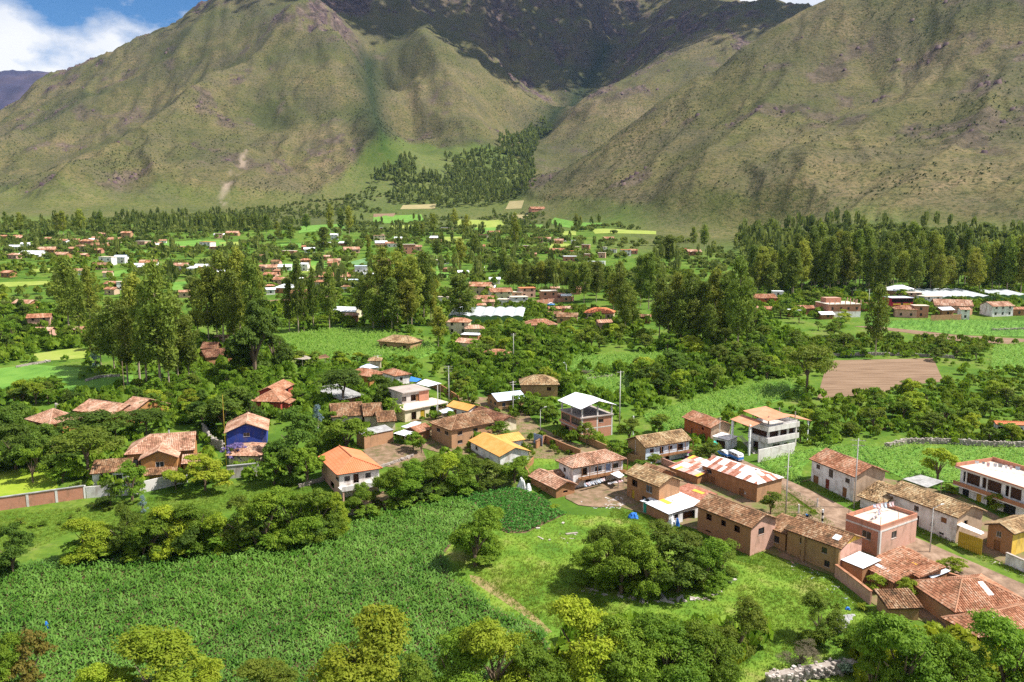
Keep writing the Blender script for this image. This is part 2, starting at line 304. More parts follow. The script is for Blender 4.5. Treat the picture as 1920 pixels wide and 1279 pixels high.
# ------------------------------------------------------------------ mesh helpers
def mesh_np(name, V, Fq, m, tint=None, smooth=False, attrs=None):
    """mesh from numpy: V (n,3), Fq (k,3 or 4); tint one value a face"""
    me = bpy.data.meshes.new(name); V = np.asarray(V, np.float32); Fq = np.asarray(Fq, np.int32); k = Fq.shape[1]
    me.vertices.add(len(V)); me.vertices.foreach_set('co', V.ravel())
    me.loops.add(Fq.size); me.loops.foreach_set('vertex_index', Fq.ravel())
    me.polygons.add(len(Fq)); me.polygons.foreach_set('loop_start', np.arange(0, Fq.size, k, dtype=np.int32))
    try: me.polygons.foreach_set('loop_total', np.full(len(Fq), k, np.int32))
    except Exception: pass
    if smooth: me.polygons.foreach_set('use_smooth', np.ones(len(Fq), bool))
    me.update(calc_edges=True)
    if tint is not None:
        a = me.attributes.new('tint', 'FLOAT', 'FACE'); a.data.foreach_set('value', np.asarray(tint, np.float32))
    for n, v in (attrs or {}).items():
        a = me.attributes.new(n, 'FLOAT', 'POINT'); a.data.foreach_set('value', np.asarray(v, np.float32).ravel())
    me.materials.append(MATS[m] if isinstance(m, str) else m)
    return me
def ob(name, me, parent=None, loc=None, rot=0.0):
    o = bpy.data.objects.new(name, me); COL.objects.link(o)
    if parent is not None: o.parent = parent
    if loc is not None: o.location = loc
    if rot: o.rotation_euler = (0, 0, rot)
    return o
LABELS = {}
def tag(o, label, cat=None, group=None, kind=None):
    if label: o['label'] = label
    if cat: o['category'] = cat
    if group: o['group'] = group
    if kind: o['kind'] = kind
    return o
def top(name, label, cat, loc, rot=0.0, group=None):
    return tag(ob(name, None, None, loc, rot), label, cat, group, 'thing')
class MB:
    def __init__(s): s.v = []; s.f = []; s.t = []
    def add(s, pts, faces, tint=0.5):
        n = len(s.v); s.v += [tuple(p) for p in pts]
        for f in faces: s.f.append(tuple(i + n for i in f)); s.t.append(tint)
        return s
    def box(s, x0, y0, z0, x1, y1, z1, tint=0.5):
        return s.add([(x0, y0, z0), (x1, y0, z0), (x1, y1, z0), (x0, y1, z0), (x0, y0, z1), (x1, y0, z1), (x1, y1, z1), (x0, y1, z1)],
                     [(0, 3, 2, 1), (4, 5, 6, 7), (0, 1, 5, 4), (1, 2, 6, 5), (2, 3, 7, 6), (3, 0, 4, 7)], tint)
    def bar(s, a, b, r, r2=None, n=6, tint=0.5):
        a = Vector(a); b = Vector(b); d = (b - a).normalized(); u = d.orthogonal().normalized(); w_ = d.cross(u); r2 = r if r2 is None else r2
        pts = [a + (u * math.cos(t) + w_ * math.sin(t)) * r for t in [2 * math.pi * i / n for i in range(n)]]
        pts += [b + (u * math.cos(t) + w_ * math.sin(t)) * r2 for t in [2 * math.pi * i / n for i in range(n)]]
        return s.add(pts, [(i, (i + 1) % n, n + (i + 1) % n, n + i) for i in range(n)] + [tuple(range(n))[::-1], tuple(range(n, 2 * n))], tint)
    def prism(s, poly, dz, tint=0.5):
        """a planar polygon (3-D points, top face) thickened downwards by dz"""
        n = len(poly); lo = [(p[0], p[1], p[2] - dz) for p in poly]
        return s.add(list(poly) + lo, [tuple(range(n)), tuple(range(2 * n - 1, n - 1, -1))] + [(i, n + i, n + (i + 1) % n, (i + 1) % n) for i in range(n)], tint)
    def mesh(s, name, m, smooth=False):
        me = bpy.data.meshes.new(name); me.from_pydata(s.v, [], s.f); me.validate(); me.update()
        if len(me.polygons) == len(s.t):
            a = me.attributes.new('tint', 'FLOAT', 'FACE'); a.data.foreach_set('value', np.array(s.t, np.float32))
        if smooth: me.polygons.foreach_set('use_smooth', np.ones(len(me.polygons), bool))
        me.materials.append(MATS[m] if isinstance(m, str) else m)
        return me
    def build(s, name, m, parent=None, loc=None, rot=0.0, smooth=False):
        return ob(name, s.mesh(name, m, smooth), parent, loc, rot)

# ------------------------------------------------------------------ terrain
def polydist(x, y, pts):
    d = np.full(x.shape, 1e9)
    for (x0, y0), (x1, y1) in zip(pts[:-1], pts[1:]):
        L2 = (x1 - x0) ** 2 + (y1 - y0) ** 2; t = np.clip(((x - x0) * (x1 - x0) + (y - y0) * (y1 - y0)) / L2, 0, 1)
        d = np.minimum(d, np.hypot(x - x0 - t * (x1 - x0), y - y0 - t * (y1 - y0)))
    return d
def PXY(s): return [tuple(P(*map(float, t.split()))[:2]) for t in s.split(';')]
GULLY = [PXY('690 115;695 160;700 200;712 240;720 280'), PXY('1010 262;1040 215;1100 150;1140 90'), PXY('800 82;860 130;930 205'), PXY('380 195;300 250;190 330')]
gd = np.minimum(polydist(XX, YY, GULLY[0]), polydist(XX, YY, GULLY[1]))
GREEN = np.clip(1 - gd / 75, 0, 1)
gy, gx = np.gradient(ZZ); dyy = np.gradient(YY, axis=0); dxx = np.gradient(XX, axis=1)
slope = np.hypot(gy / np.maximum(dyy, 0.1), gx / np.maximum(np.abs(dxx), 0.1))
rn = fbm(XX / 55, YY / 55, 5, 80); rn2 = fbm(XX / 140 + 9, YY / 140, 3, 90)
ROCK = np.clip(sstep(0.615, 0.66, rn) * sstep(0.50, 0.58, rn2) * 0.8 + np.clip(CRAG, 0, 1) * sstep(0.9, 1.4, slope) * 0.8 + CRAG * sstep(0.55, 0.65, rn) * 0.8, 0, 1) * MTN * (1 - GREEN) * (.65 + .35 * np.clip(CRAG, 0, 1))
SCAR = PXY('466 282;446 318;424 350;416 386')
ROCK2 = np.clip(1.25 - polydist(XX, YY, SCAR) / 10, 0, 1) * sstep(0.50, 0.66, fbm(XX / 13, YY / 26, 4, 33))
ZZ += ROCK2 * 5 * (fbm(XX / 9, YY / 14, 3, 34) - .3) + ROCK * 7 * (fbm(XX / 16, YY / 16, 4, 35, True) - .5)
m = bpy.data.materials.new('hillside'); m.use_nodes = True; t = m.node_tree; N = t.nodes; L = t.links; N.clear(); MATS['hillside'] = m
out = N.new('ShaderNodeOutputMaterial'); bs = N.new('ShaderNodeBsdfPrincipled'); bs.inputs['Roughness'].default_value = 0.95; bs.inputs['Specular IOR Level'].default_value = 0.1
geo = N.new('ShaderNodeNewGeometry'); sp = N.new('ShaderNodeSeparateXYZ'); L.new(geo.outputs['Position'], sp.inputs[0])
def noise(sc_, det=6, ro=0.6, vec=None):
    n = N.new('ShaderNodeTexNoise'); n.inputs['Scale'].default_value = sc_; n.inputs['Detail'].default_value = det; n.inputs['Roughness'].default_value = ro
    L.new(vec or geo.outputs['Position'], n.inputs['Vector']); return n.outputs['Fac']
def ramp(src, *st):
    r = N.new('ShaderNodeValToRGB'); e = r.color_ramp.elements
    while len(e) < len(st): e.new(0.5)
    for i, (p_, c) in enumerate(st): e[i].position = p_; e[i].color = (*c, 1) if isinstance(c, tuple) else (c, c, c, 1)
    L.new(src, r.inputs[0]); return r.outputs[0]
def mix(f, a, b, mode='MIX'):
    x = N.new('ShaderNodeMix'); x.data_type = 'RGBA'; x.blend_type = mode
    for s_, v in ((0, f), (6, a), (7, b)):
        if hasattr(v, 'is_linked'): L.new(v, x.inputs[s_])
        else: x.inputs[s_].default_value = v if s_ == 0 else (*v, 1)
    return x.outputs[2]
def mth(op, a, b):
    x = N.new('ShaderNodeMath'); x.operation = op
    for i, v in enumerate((a, b)):
        if hasattr(v, 'is_linked'): L.new(v, x.inputs[i])
        else: x.inputs[i].default_value = v
    return x.outputs[0]
def attr(n_): a = N.new('ShaderNodeAttribute'); a.attribute_name = n_; return a.outputs['Fac']
grass = ramp(noise(0.06, 5, 0.7), (0.32, (0.04, 0.09, 0.010)), (0.46, (0.075, 0.145, 0.015)), (0.58, (0.12, 0.18, 0.022)), (0.72, (0.18, 0.17, 0.06)))
grass = mix(ramp(noise(0.9, 3), (0.40, 0.0), (0.72, 0.75)), grass, (0.05, 0.10, 0.012))
hill = ramp(noise(0.004, 6, 0.66), (0.34, (0.056, 0.062, 0.023)), (0.45, (0.10, 0.09, 0.036)), (0.56, (0.152, 0.12, 0.055)), (0.68, (0.205, 0.15, 0.08)))
hill = mix(ramp(noise(0.03, 5, 0.7), (0.42, 0.0), (0.66, 0.6)), hill, (0.075, 0.085, 0.022))
hill = mix(ramp(noise(0.010, 5, 0.7), (0.46, 0.0), (0.62, 0.65)), hill, (0.10, 0.085, 0.05))
hill = mix(ramp(noise(0.22, 3, 0.75), (0.50, 0.0), (0.58, 0.8)), hill, (0.04, 0.048, 0.016))
# old farming terraces follow the contours
wv = N.new('ShaderNodeCombineXYZ'); L.new(sp.outputs[0], wv.inputs[0]); L.new(sp.outputs[1], wv.inputs[1])
zz = mth('ADD', mth('MULTIPLY', sp.outputs[2], 0.62), mth('MULTIPLY', noise(0.012, 3), 9.0))
sn = N.new('ShaderNodeMath'); sn.operation = 'SINE'; L.new(zz, sn.inputs[0])
tmask = mth('MULTIPLY', ramp(sn.outputs[0], (0.45, 0.0), (0.95, 1.0)), ramp(noise(0.0032, 4), (0.52, 0.0), (0.64, 1.0)))
tmask = mth('MULTIPLY', tmask, ramp(noise(0.05, 4), (0.36, 0.0), (0.58, 1.0)))
hill = mix(mth('MULTIPLY', tmask, 0.55), hill, (0.05, 0.05, 0.02))
hill = mix(attr('green'), hill, (0.024, 0.036, 0.013))
rock = ramp(noise(0.05, 4, 0.7), (0.38, (0.035, 0.024, 0.026)), (0.54, (0.10, 0.068, 0.062)), (0.72, (0.20, 0.14, 0.115)))
hill = mix(attr('rock'), hill, rock)
hill = mix(attr('scar'), hill, (0.24, 0.185, 0.135))
L.new(mix(attr('mtn'), grass, hill), bs.inputs['Base Color'])
bp = N.new('ShaderNodeBump'); bp.inputs['Strength'].default_value = 0.9; bp.inputs['Distance'].default_value = 3.0
hgt = mth('ADD', noise(0.12, 4, 0.7), mth('MULTIPLY', tmask, -0.25)); L.new(mth('MULTIPLY', hgt, attr('mtn')), bp.inputs['Height']); L.new(bp.outputs[0], bs.inputs['Normal'])
L.new(bs.outputs[0], out.inputs[0])
idx = np.arange(NA * NR).reshape(NR, NA)
FQ = np.stack([idx[:-1, :-1], idx[:-1, 1:], idx[1:, 1:], idx[1:, :-1]], -1).reshape(-1, 4)
tag(ob('terrain', mesh_np('terrain', np.stack([XX, YY, ZZ], -1).reshape(-1, 3), FQ, 'hillside', smooth=True, attrs=dict(mtn=np.maximum(np.maximum(MTN, (0.78 - .2 * FAN) * sstep(860, 1150, YY)), 0.85 * sstep(560, 760, YY) * sstep(.07, .2, AA)), rock=ROCK, scar=ROCK2, green=GREEN))),
    'green valley floor rising into olive brown mountain slopes', kind='structure')
# the far purple mountain under the cloud, its own sheet
ax = np.linspace(-0.86, -0.42, 90); ay = np.linspace(4600, 7200, 70); A2, Y2 = np.meshgrid(ax, ay); X2 = A2 * Y2
ztop = np.array([zat(132, 6000)] * 90)
Z2 = (zat(330, 4600) + (zat(131, 6000) - zat(330, 4600)) * sstep(4600, 6000, Y2) ** 0.8) - 0.25 * np.maximum(Y2 - 6100, 0)
Z2 += (fbm(X2 / 700, Y2 / 700, 6, 5, True) - 0.62) * 260 - 800 * np.clip(A2 + 0.60, 0, 1) - 20
i2 = np.arange(A2.size).reshape(A2.shape)
mat('far_slope', [(0.022, 0.022, 0.05), (0.04, 0.034, 0.065), (0.07, 0.05, 0.07)], scale=0.002, detail=8)  # cloud shade and distance haze are mixed into these dark purples
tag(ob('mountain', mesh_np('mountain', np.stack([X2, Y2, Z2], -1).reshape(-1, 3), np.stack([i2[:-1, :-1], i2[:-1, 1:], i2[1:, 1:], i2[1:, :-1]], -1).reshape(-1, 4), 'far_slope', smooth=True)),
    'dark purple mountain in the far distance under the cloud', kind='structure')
# clouds drifting above the mountains, out of frame; their shadows lie on the slopes
mat('cloud', [(0.80, 0.80, 0.82), (0.86, 0.86, 0.87)], scale=0.003, transl=0.35)
def cloud(px, py, Y, rx, ry, seed):
    x, y, z = W3(px, py, Y); hz = 1900.0; k = (hz - z) / TOSUN.z; g = np.random.default_rng(seed)
    n = int(60 + rx * ry / 60); r = np.sqrt(g.random(n)) ** 0.8 * (0.75 + 0.5 * g.random(n)); a = g.random(n) * 6.283
    c = np.stack([np.cos(a) * r * rx, np.sin(a) * r * ry, g.normal(0, 30, n)], -1); s_ = g.uniform(10, 27, n) * (1.4 - 0.75 * np.clip(r, 0, 1.1))
    T = np.array([(1, 0, 0), (0, 1, 0), (-1, 0, 0), (0, -1, 0), (0, 0, .8), (0, 0, -.8)]); FQ = np.array([(0, 1, 4), (1, 2, 4), (2, 3, 4), (3, 0, 4), (1, 0, 5), (2, 1, 5), (3, 2, 5), (0, 3, 5)])
    V = (c[:, None] + T[None] * s_[:, None, None]).reshape(-1, 3); FF = (FQ[None] + (np.arange(n) * 6)[:, None, None]).reshape(-1, 3)
    o = ob('cloud', mesh_np('cloud', V, FF, 'cloud', smooth=True), None, (x + TOSUN.x * k, y + TOSUN.y * k, hz)); o['kind'] = 'stuff'; o['label'] = 'white cumulus cloud drifting high above the mountains'
for a_ in ((720, 5, 2700, 560, 170, 1), (1130, 20, 3150, 560, 400, 2), (1420, 22, 2750, 340, 260, 3), (980, 60, 2800, 300, 120, 8), (905, 120, 2500, 170, 90, 7)): cloud(*a_)

# dark rock outcrops on the slopes
kk = np.where((MTN > .7) & (YY < 3300)); pr = ROCK[kk] ** 1.5 * YY[kk] ** 1.6 + 1e-9; pr /= pr.sum(); se = NP.choice(len(kk[0]), 2600, p=pr); q = np.stack([XX[kk][se], YY[kk][se]], 1) + NP.normal(0, 5, (2600, 2)); hz_ = 0
mat('outcrop', [(0.035, 0.022, 0.026), (0.09, 0.06, 0.06), (0.15, 0.10, 0.09)], scale=0.2, detail=4, tint=[(0.03, 0.02, 0.024), (0.09, 0.055, 0.06), (0.17, 0.12, 0.10)])
# ------------------------------------------------------------------ vegetation
GR = dict(leaf=[(0.085, 0.165, 0.010), (0.145, 0.24, 0.014), (0.205, 0.30, 0.018), (0.28, 0.345, 0.03)], leaf_dark=[(0.052, 0.098, 0.009), (0.086, 0.149, 0.014), (0.127, 0.196, 0.018), (0.172, 0.230, 0.025)],
          leaf_euc=[(0.080, 0.126, 0.016), (0.143, 0.200, 0.023), (0.217, 0.263, 0.030), (0.309, 0.315, 0.041)], leaf_olive=[(0.085, 0.135, 0.012), (0.14, 0.20, 0.016), (0.195, 0.245, 0.02), (0.25, 0.27, 0.03)],
          leaf_lime=[(0.196, 0.276, 0.011), (0.276, 0.345, 0.016), (0.345, 0.391, 0.021), (0.414, 0.425, 0.046)], leaf_silver=[(0.16, 0.24, 0.25), (0.24, 0.33, 0.34)], leaf_rust=[(0.14, 0.11, 0.02), (0.20, 0.12, 0.025), (0.13, 0.15, 0.02)],
          leaf_magenta=[(0.32, 0.01, 0.20), (0.48, 0.02, 0.32)], leaf_violet=[(0.22, 0.17, 0.44), (0.34, 0.28, 0.56)], leaf_scrub=[(0.036, 0.058, 0.019), (0.058, 0.078, 0.023), (0.091, 0.098, 0.033)], leaf_dry=[(0.16, 0.12, 0.08), (0.28, 0.22, 0.15), (0.14, 0.15, 0.06)],
          maize=[(0.025, 0.09, 0.008), (0.062, 0.18, 0.013), (0.13, 0.29, 0.024), (0.29, 0.45, 0.11)], leaf_eucg=[(0.144, 0.186, 0.022), (0.240, 0.270, 0.029), (0.324, 0.330, 0.036), (0.408, 0.372, 0.048)], maize_pale=[(0.10, 0.21, 0.014), (0.16, 0.29, 0.026), (0.23, 0.37, 0.045), (0.32, 0.45, 0.11)],
          potato=[(0.047, 0.176, 0.022), (0.081, 0.243, 0.032), (0.121, 0.311, 0.046)], grass_blade=[(0.101, 0.196, 0.013), (0.162, 0.280, 0.018), (0.224, 0.325, 0.025), (0.302, 0.325, 0.067)], far_leaf=[(0.066, 0.102, 0.024), (0.120, 0.168, 0.031), (0.192, 0.234, 0.041), (0.252, 0.276, 0.054)])
for k, v in GR.items():
    mat(k, [v[0], v[-1]], scale=0.35, detail=2, tint=v, rough=0.45 if 'maize' in k else 0.7, spec=0.25, transl=0.45, orand=0.0 if k in ('maize', 'maize_pale', 'potato', 'grass_blade', 'far_leaf', 'leaf_scrub') else 0.6)
def leaves(c, nrm, size, asp, g):
    """rhombus leaf sprays at centres c facing nrm; returns V, F"""
    n = len(c); nrm = nrm / np.maximum(np.linalg.norm(nrm, axis=1, keepdims=True), 1e-6)
    t = g.normal(size=(n, 3)); u = np.cross(nrm, t); u /= np.maximum(np.linalg.norm(u, axis=1, keepdims=True), 1e-6); v = np.cross(nrm, u)
    s = (size * g.uniform(0.6, 1.3, n))[:, None]
    V = np.stack([c - u * s, c - v * s * asp, c + u * s, c + v * s * asp], 1).reshape(-1, 3)
    return V, np.arange(n * 4).reshape(-1, 4)
def crown(seed, nclump, per, leaf, shape='round', gap=0.0, asp=0.5):
    """unit crown: height 0..1, radius about 0.5 (scaled per tree)"""
    g = np.random.default_rng(seed); C = []; Nn = []; T = []
    LB = []
    if shape in ('round', 'bush', 'full'):
        for i in range({'round': 9, 'bush': 7, 'full': 16}[shape]):
            z = g.uniform(.22, .84) if shape == 'round' else (.1 + .74 * ((i * .382) % 1)) if shape == 'full' else g.uniform(.1, .7); a = i * 2.4 + g.uniform(-.5, .5); r = .36 * math.sqrt(max(.05, 1 - ((2 * z - .85) if shape != 'full' or z > .42 else (z - .42) * .9) ** 2)) * g.uniform(.55, 1.05); LB.append((math.cos(a) * r, math.sin(a) * r, z, g.uniform(.13, .21)))
        LB.append((g.uniform(-.1, .1), g.uniform(-.1, .1), .72 if shape == 'round' else .55, .2))
    for i in range(nclump):
        a = g.random() * 6.283
        if shape in ('round', 'full'):
            z = g.random() ** 0.75; r = 0.5 * math.sqrt(max(0.0, 1 - (2 * z - 0.9) ** 2 * 0.83)) * g.uniform(0.45, 0.98); cr = g.uniform(0.10, 0.19); cz = 0.12 + 0.84 * z
            if z < 0.25: r *= 0.85
        elif shape == 'umbrella':
            z = g.uniform(0.55, 0.95); r = 0.5 * math.sqrt(max(0.03, 1 - ((z - 0.55) / 0.46) ** 2)) * g.uniform(0.2, 1.0); cr = g.uniform(0.08, 0.15); cz = z
        elif shape == 'tall':
            z = g.random(); cz = 0.26 + 0.70 * z; r = 0.5 * (0.22 + 0.78 * math.sin(math.pi * min(1, (0.10 + 0.90 * z)))) * g.uniform(0.1, 0.95); cr = g.uniform(0.09, 0.20)
        elif shape == 'column':
            z = g.random(); cz = 0.08 + 0.86 * z; r = 0.5 * (1 - 0.75 * z ** 1.6) * g.uniform(0.2, 0.95); cr = g.uniform(0.1, 0.2)
        else:  # bush, foliage to the ground
            z = g.random() ** 1.1; r = 0.5 * math.sqrt(max(0.02, 1 - z * z * 0.92)) * g.uniform(0.5, 1.0); cr = g.uniform(0.10, 0.2); cz = 0.06 + 0.84 * z
        q = np.array([math.cos(a) * r, math.sin(a) * r, cz])
        if LB:
            l = LB[g.integers(len(LB))]; e = g.normal(size=3); e /= np.linalg.norm(e); e[2] = abs(e[2]) * .9 - .25; q = np.array(l[:3]) + e * l[3] * g.uniform(.75, 1.15) * np.array([1, 1, .85]); cr = g.uniform(.05, .115)
            if shape == 'bush': q[2] = max(q[2], .05)
        n = int(per * g.uniform(0.6, 1.4))
        d = g.normal(size=(n, 3)); d /= np.linalg.norm(d, axis=1, keepdims=True); d[:, 2] = np.where(d[:, 2] < -0.35, -d[:, 2], d[:, 2])
        rad = cr * g.uniform(0.55, 1.12, (n, 1))
        sz = np.array([1, 1, 0.62 if shape not in ('tall',) else 0.30])
        if shape == 'tall': sz = np.array([1, 1, 0.55]); d[:, 2] = g.uniform(-1, 1, n) * np.abs(d[:, 2]) ** .5
        C.append(q + d * rad * sz); Nn.append(d * 1.0 + g.normal(size=(n, 3)) * 0.4 + np.array([0, 0, 0.45 if shape != 'tall' else 0.1])); T.append(np.clip(g.uniform(0, 1) * 0.55 + g.random(n) * 0.45, 0, 1))
    C = np.concatenate(C); Nn = np.concatenate(Nn); T = np.concatenate(T)
    V, Fq = leaves(C, Nn, np.full(len(C), leaf), asp, g)
    if shape in ('tall', 'column'): V[:, 2] = np.repeat(C[:, 2], 4) + (V[:, 2] - np.repeat(C[:, 2], 4)) * .38
    return V, Fq, T
def limbs(seed, shape):
    g = random.Random(seed); b = MB()
    if shape == 'tall':
        pts = [Vector((0, 0, -0.02)), Vector((g.uniform(-.02, .02), g.uniform(-.02, .02), 0.35)), Vector((g.uniform(-.04, .04), g.uniform(-.04, .04), 0.68)), Vector((g.uniform(-.05, .05), g.uniform(-.05, .05), 0.93))]
        rr = [0.06, 0.045, 0.03, 0.008]
        for i in range(3): b.bar(pts[i], pts[i + 1], rr[i], rr[i + 1], 6)
        for i in range(8):
            z = g.uniform(0.3, 0.85); a = g.uniform(0, 6.28); p0 = Vector((0, 0, z)); b.bar(p0, p0 + Vector((math.cos(a) * 0.3, math.sin(a) * 0.3, g.uniform(0.04, 0.12))), 0.018, 0.005, 4)
    else:
        z0 = 0.42 if shape == 'umbrella' else 0.25
        b.bar((0, 0, -0.03), (g.uniform(-.03, .03), g.uniform(-.03, .03), z0), 0.045, 0.03, 6)
        for i in range(6):
            a = 6.283 * i / 6 + g.uniform(-.4, .4); r = g.uniform(0.15, 0.30); e = Vector((math.cos(a) * r, math.sin(a) * r, g.uniform(0.5, 0.72) + (.12 if shape == 'umbrella' else 0)))
            mid = Vector((e.x * 0.45, e.y * 0.45, z0 + (e.z - z0) * 0.5)); b.bar((0, 0, z0 - 0.05), mid, 0.026, 0.016, 5); b.bar(mid, e, 0.016, 0.005, 4)
    return b.v, b.f
TREE = {}
def kind(name, m, shape, nclump, per, leaf, seeds, bark='bark', asp=0.5):
    TREE[name] = []
    for s in seeds:
        V, Fq, T = crown(s, nclump, per, leaf, shape, asp=asp); me = mesh_np('crown', V, Fq, m, T)
        lv, lf = limbs(s, shape); lm = bpy.data.meshes.new('trunk'); lm.from_pydata(lv, [], lf); lm.update(); lm.materials.append(MATS[bark]); TREE[name].append((me, lm))
kind('near', 'leaf', 'full', 280, 75, 0.0185, (1, 2, 3), asp=0.5)
kind('near_lime', 'leaf_lime', 'full', 280, 75, 0.0185, (5, 6), asp=0.5)
kind('near_olive', 'leaf_olive', 'full', 270, 75, 0.0175, (8, 9), asp=0.5)
kind('dense', 'leaf_dark', 'full', 230, 60, 0.025, (10, 11))
kind('mid', 'leaf', 'round', 120, 42, 0.030, (13, 14, 15))
kind('mid_lime', 'leaf_lime', 'round', 120, 42, 0.030, (17, 18, 19))
kind('mid_olive', 'leaf_olive', 'round', 110, 42, 0.030, (20, 21))
kind('umbrella', 'leaf_dark', 'umbrella', 60, 80, 0.026, (22, 23))
kind('umbrella_olive', 'leaf_olive', 'umbrella', 70, 70, 0.024, (24,))
kind('bush', 'leaf', 'bush', 80, 40, 0.04, (25, 26, 27))
kind('bush_olive', 'leaf_olive', 'bush', 80, 40, 0.04, (28, 29))
kind('bush_near', 'leaf_lime', 'bush', 120, 70, 0.024, (30, 31))
kind('euc', 'leaf_euc', 'tall', 95, 46, 0.05, (32, 33, 34, 35), 'bark_pale', asp=0.42)
kind('euc_gold', 'leaf_eucg', 'tall', 95, 46, 0.05, (37, 38, 39), 'bark_pale', asp=0.42)
kind('column', 'leaf_dark', 'column', 55, 45, 0.05, (40, 41))
kind('silver', 'leaf_silver', 'column', 30, 40, 0.06, (42,), 'bark_pale')
kind('rusty', 'leaf_rust', 'round', 80, 90, 0.024, (43,))
kind('magenta', 'leaf_magenta', 'bush', 26, 50, 0.05, (44,))
kind('violet', 'leaf_violet', 'round', 40, 50, 0.04, (45,))
kind('dry', 'leaf_dry', 'bush', 60, 60, 0.03, (46,), asp=0.15)
NTREE = {'tree': 0}
def plant(kd, pos, H, Wd, label, name='broadleaf_tree', cat='tree', group=None, trunk=True):
    me, lm = rnd.choice(TREE[kd]); r = top(name, label, cat, pos, rnd.uniform(0, 6.28), group)
    c = ob('crown', me, r); c.scale = (Wd, Wd * rnd.uniform(0.85, 1.1), H)
    if trunk:
        t_ = ob('trunk', lm, r); k = min(Wd, H * (0.18 if 'euc' in kd else 0.8)); t_.scale = (k if 'euc' not in kd else Wd, k if 'euc' not in kd else Wd, H)
        if 'euc' in kd: t_.scale = (H * 0.17, H * 0.17, H)
    NTREE['tree'] += 1
    return r
def tpx(kd, px, base, topy, wpx, label, **k):
    """a plant standing at pixel (px, base), its top at image row topy, wpx pixels wide"""
    p = P(px, base); d = p.y * math.cos(PITCH) - (p.z - CAMZ) * math.sin(PITCH)
    H = max(0.6, zat(topy, p.y) - p.z); return plant(kd, p, H, wpx / F * d * (.9 if 'euc' in kd else 1.05), label, **k)
def in_poly(x, y, poly):
    x = np.asarray(x); y = np.asarray(y); c = np.zeros(x.shape, bool); n = len(poly)
    for i in range(n):
        (x0, y0), (x1, y1) = poly[i], poly[i - 1]
        c ^= ((y0 > y) != (y1 > y)) & (x < (x1 - x0) * (y - y0) / ((y1 - y0) or 1e-9) + x0)
    return c
def gpoly(s, c='w'): return [tuple(P(*K(c, tuple(map(float, t.split()))))[:2]) for t in s.split(';')]
def scatter(poly, n, g=NP, jit=None):
    xs = [p[0] for p in poly]; ys = [p[1] for p in poly]; out_ = []
    X = g.uniform(min(xs), max(xs), n * 6); Y = g.uniform(min(ys), max(ys), n * 6); k = in_poly(X, Y, poly)
    return np.stack([X[k], Y[k]], 1)[:n]
def grid_pts(poly, dx, dy, ang, jit=0.3):
    c, s = math.cos(ang), math.sin(ang); Q = np.array(poly); R_ = np.stack([Q[:, 0] * c + Q[:, 1] * s, -Q[:, 0] * s + Q[:, 1] * c], 1)
    u, v = np.meshgrid(np.arange(R_[:, 0].min(), R_[:, 0].max(), dx), np.arange(R_[:, 1].min(), R_[:, 1].max(), dy)); u = u.ravel(); v = v.ravel()
    u = u + NP.normal(0, jit * dx, u.size); v = v + NP.normal(0, jit * dy * 0.6, v.size)
    X = u * c - v * s; Y = u * s + v * c; k = in_poly(X, Y, poly); return np.stack([X[k], Y[k]], 1)
def stamp(name, pts, TV, TF, m, sc_, label, tilt=0.0, tint=None, kind_='stuff', zs=1.0):
    """copies of a small template joined into one mesh standing on the ground"""
    n = len(pts); a = NP.uniform(0, 6.283, n); s = NP.uniform(*sc_, n); ca = np.cos(a) * s; sa = np.sin(a) * s
    V = np.empty((n, len(TV), 3)); V[:, :, 0] = TV[None, :, 0] * ca[:, None] - TV[None, :, 1] * sa[:, None] + pts[:, :1]
    V[:, :, 1] = TV[None, :, 0] * sa[:, None] + TV[None, :, 1] * ca[:, None] + pts[:, 1:2]; z = gh(pts[:, 0], pts[:, 1])
    V[:, :, 2] = TV[None, :, 2] * s[:, None] * zs + z[:, None] - 0.02
    FF = (TF[None] + (np.arange(n) * len(TV))[:, None, None]).reshape(-1, TF.shape[1])
    T = np.clip(np.repeat(NP.random(n) if tint is None else tint, len(TF)) * 0.6 + NP.random(n * len(TF)) * 0.4, 0, 1)
    o = ob(name, mesh_np(name, V.reshape(-1, 3), FF, m, T)); tag(o, label, kind=kind_); return o
def maize_t(nl, seed):
    g = random.Random(seed); V = []; Fq = []
    for i in range(nl):
        a = 2.4 * i + g.uniform(-.5, .5); z0 = 0.12 + 0.62 * i / nl; l = g.uniform(0.45, 0.75); u = Vector((math.cos(a), math.sin(a), 0)); v = Vector((-u.y, u.x, 0)); wd = 0.085
        k = len(V); P0 = Vector((0, 0, z0)); P1 = P0 + u * l * 0.5 + Vector((0, 0, 0.24)); P2 = P0 + u * l + Vector((0, 0, g.uniform(-0.2, 0.15)))
        V += [P0 - v * wd * 0.6, P0 + v * wd * 0.6, P1 + v * wd, P1 - v * wd, P2 + v * 0.012, P2 - v * 0.012]; Fq += [(k, k + 1, k + 2, k + 3), (k + 3, k + 2, k + 4, k + 5)]
    return np.array([tuple(p) for p in V]), np.array(Fq)
def tuft_t(n, h, wd, spread, seed):
    g = random.Random(seed); V = []; Fq = []
    for i in range(n):
        a = g.uniform(0, 6.28); x = g.uniform(-spread, spread); y = g.uniform(-spread, spread); u = Vector((math.cos(a), math.sin(a), 0)); k = len(V); b = Vector((x, y, 0)); hh = h * g.uniform(.6, 1.2)
        lean = Vector((g.uniform(-.5, .5), g.uniform(-.5, .5), 0)) * hh
        V += [b - u * wd, b + u * wd, b + lean + Vector((0, 0, hh))]; Fq.append((k, k + 1, k + 2))
    return np.array([tuple(p) for p in V]), np.array(Fq)
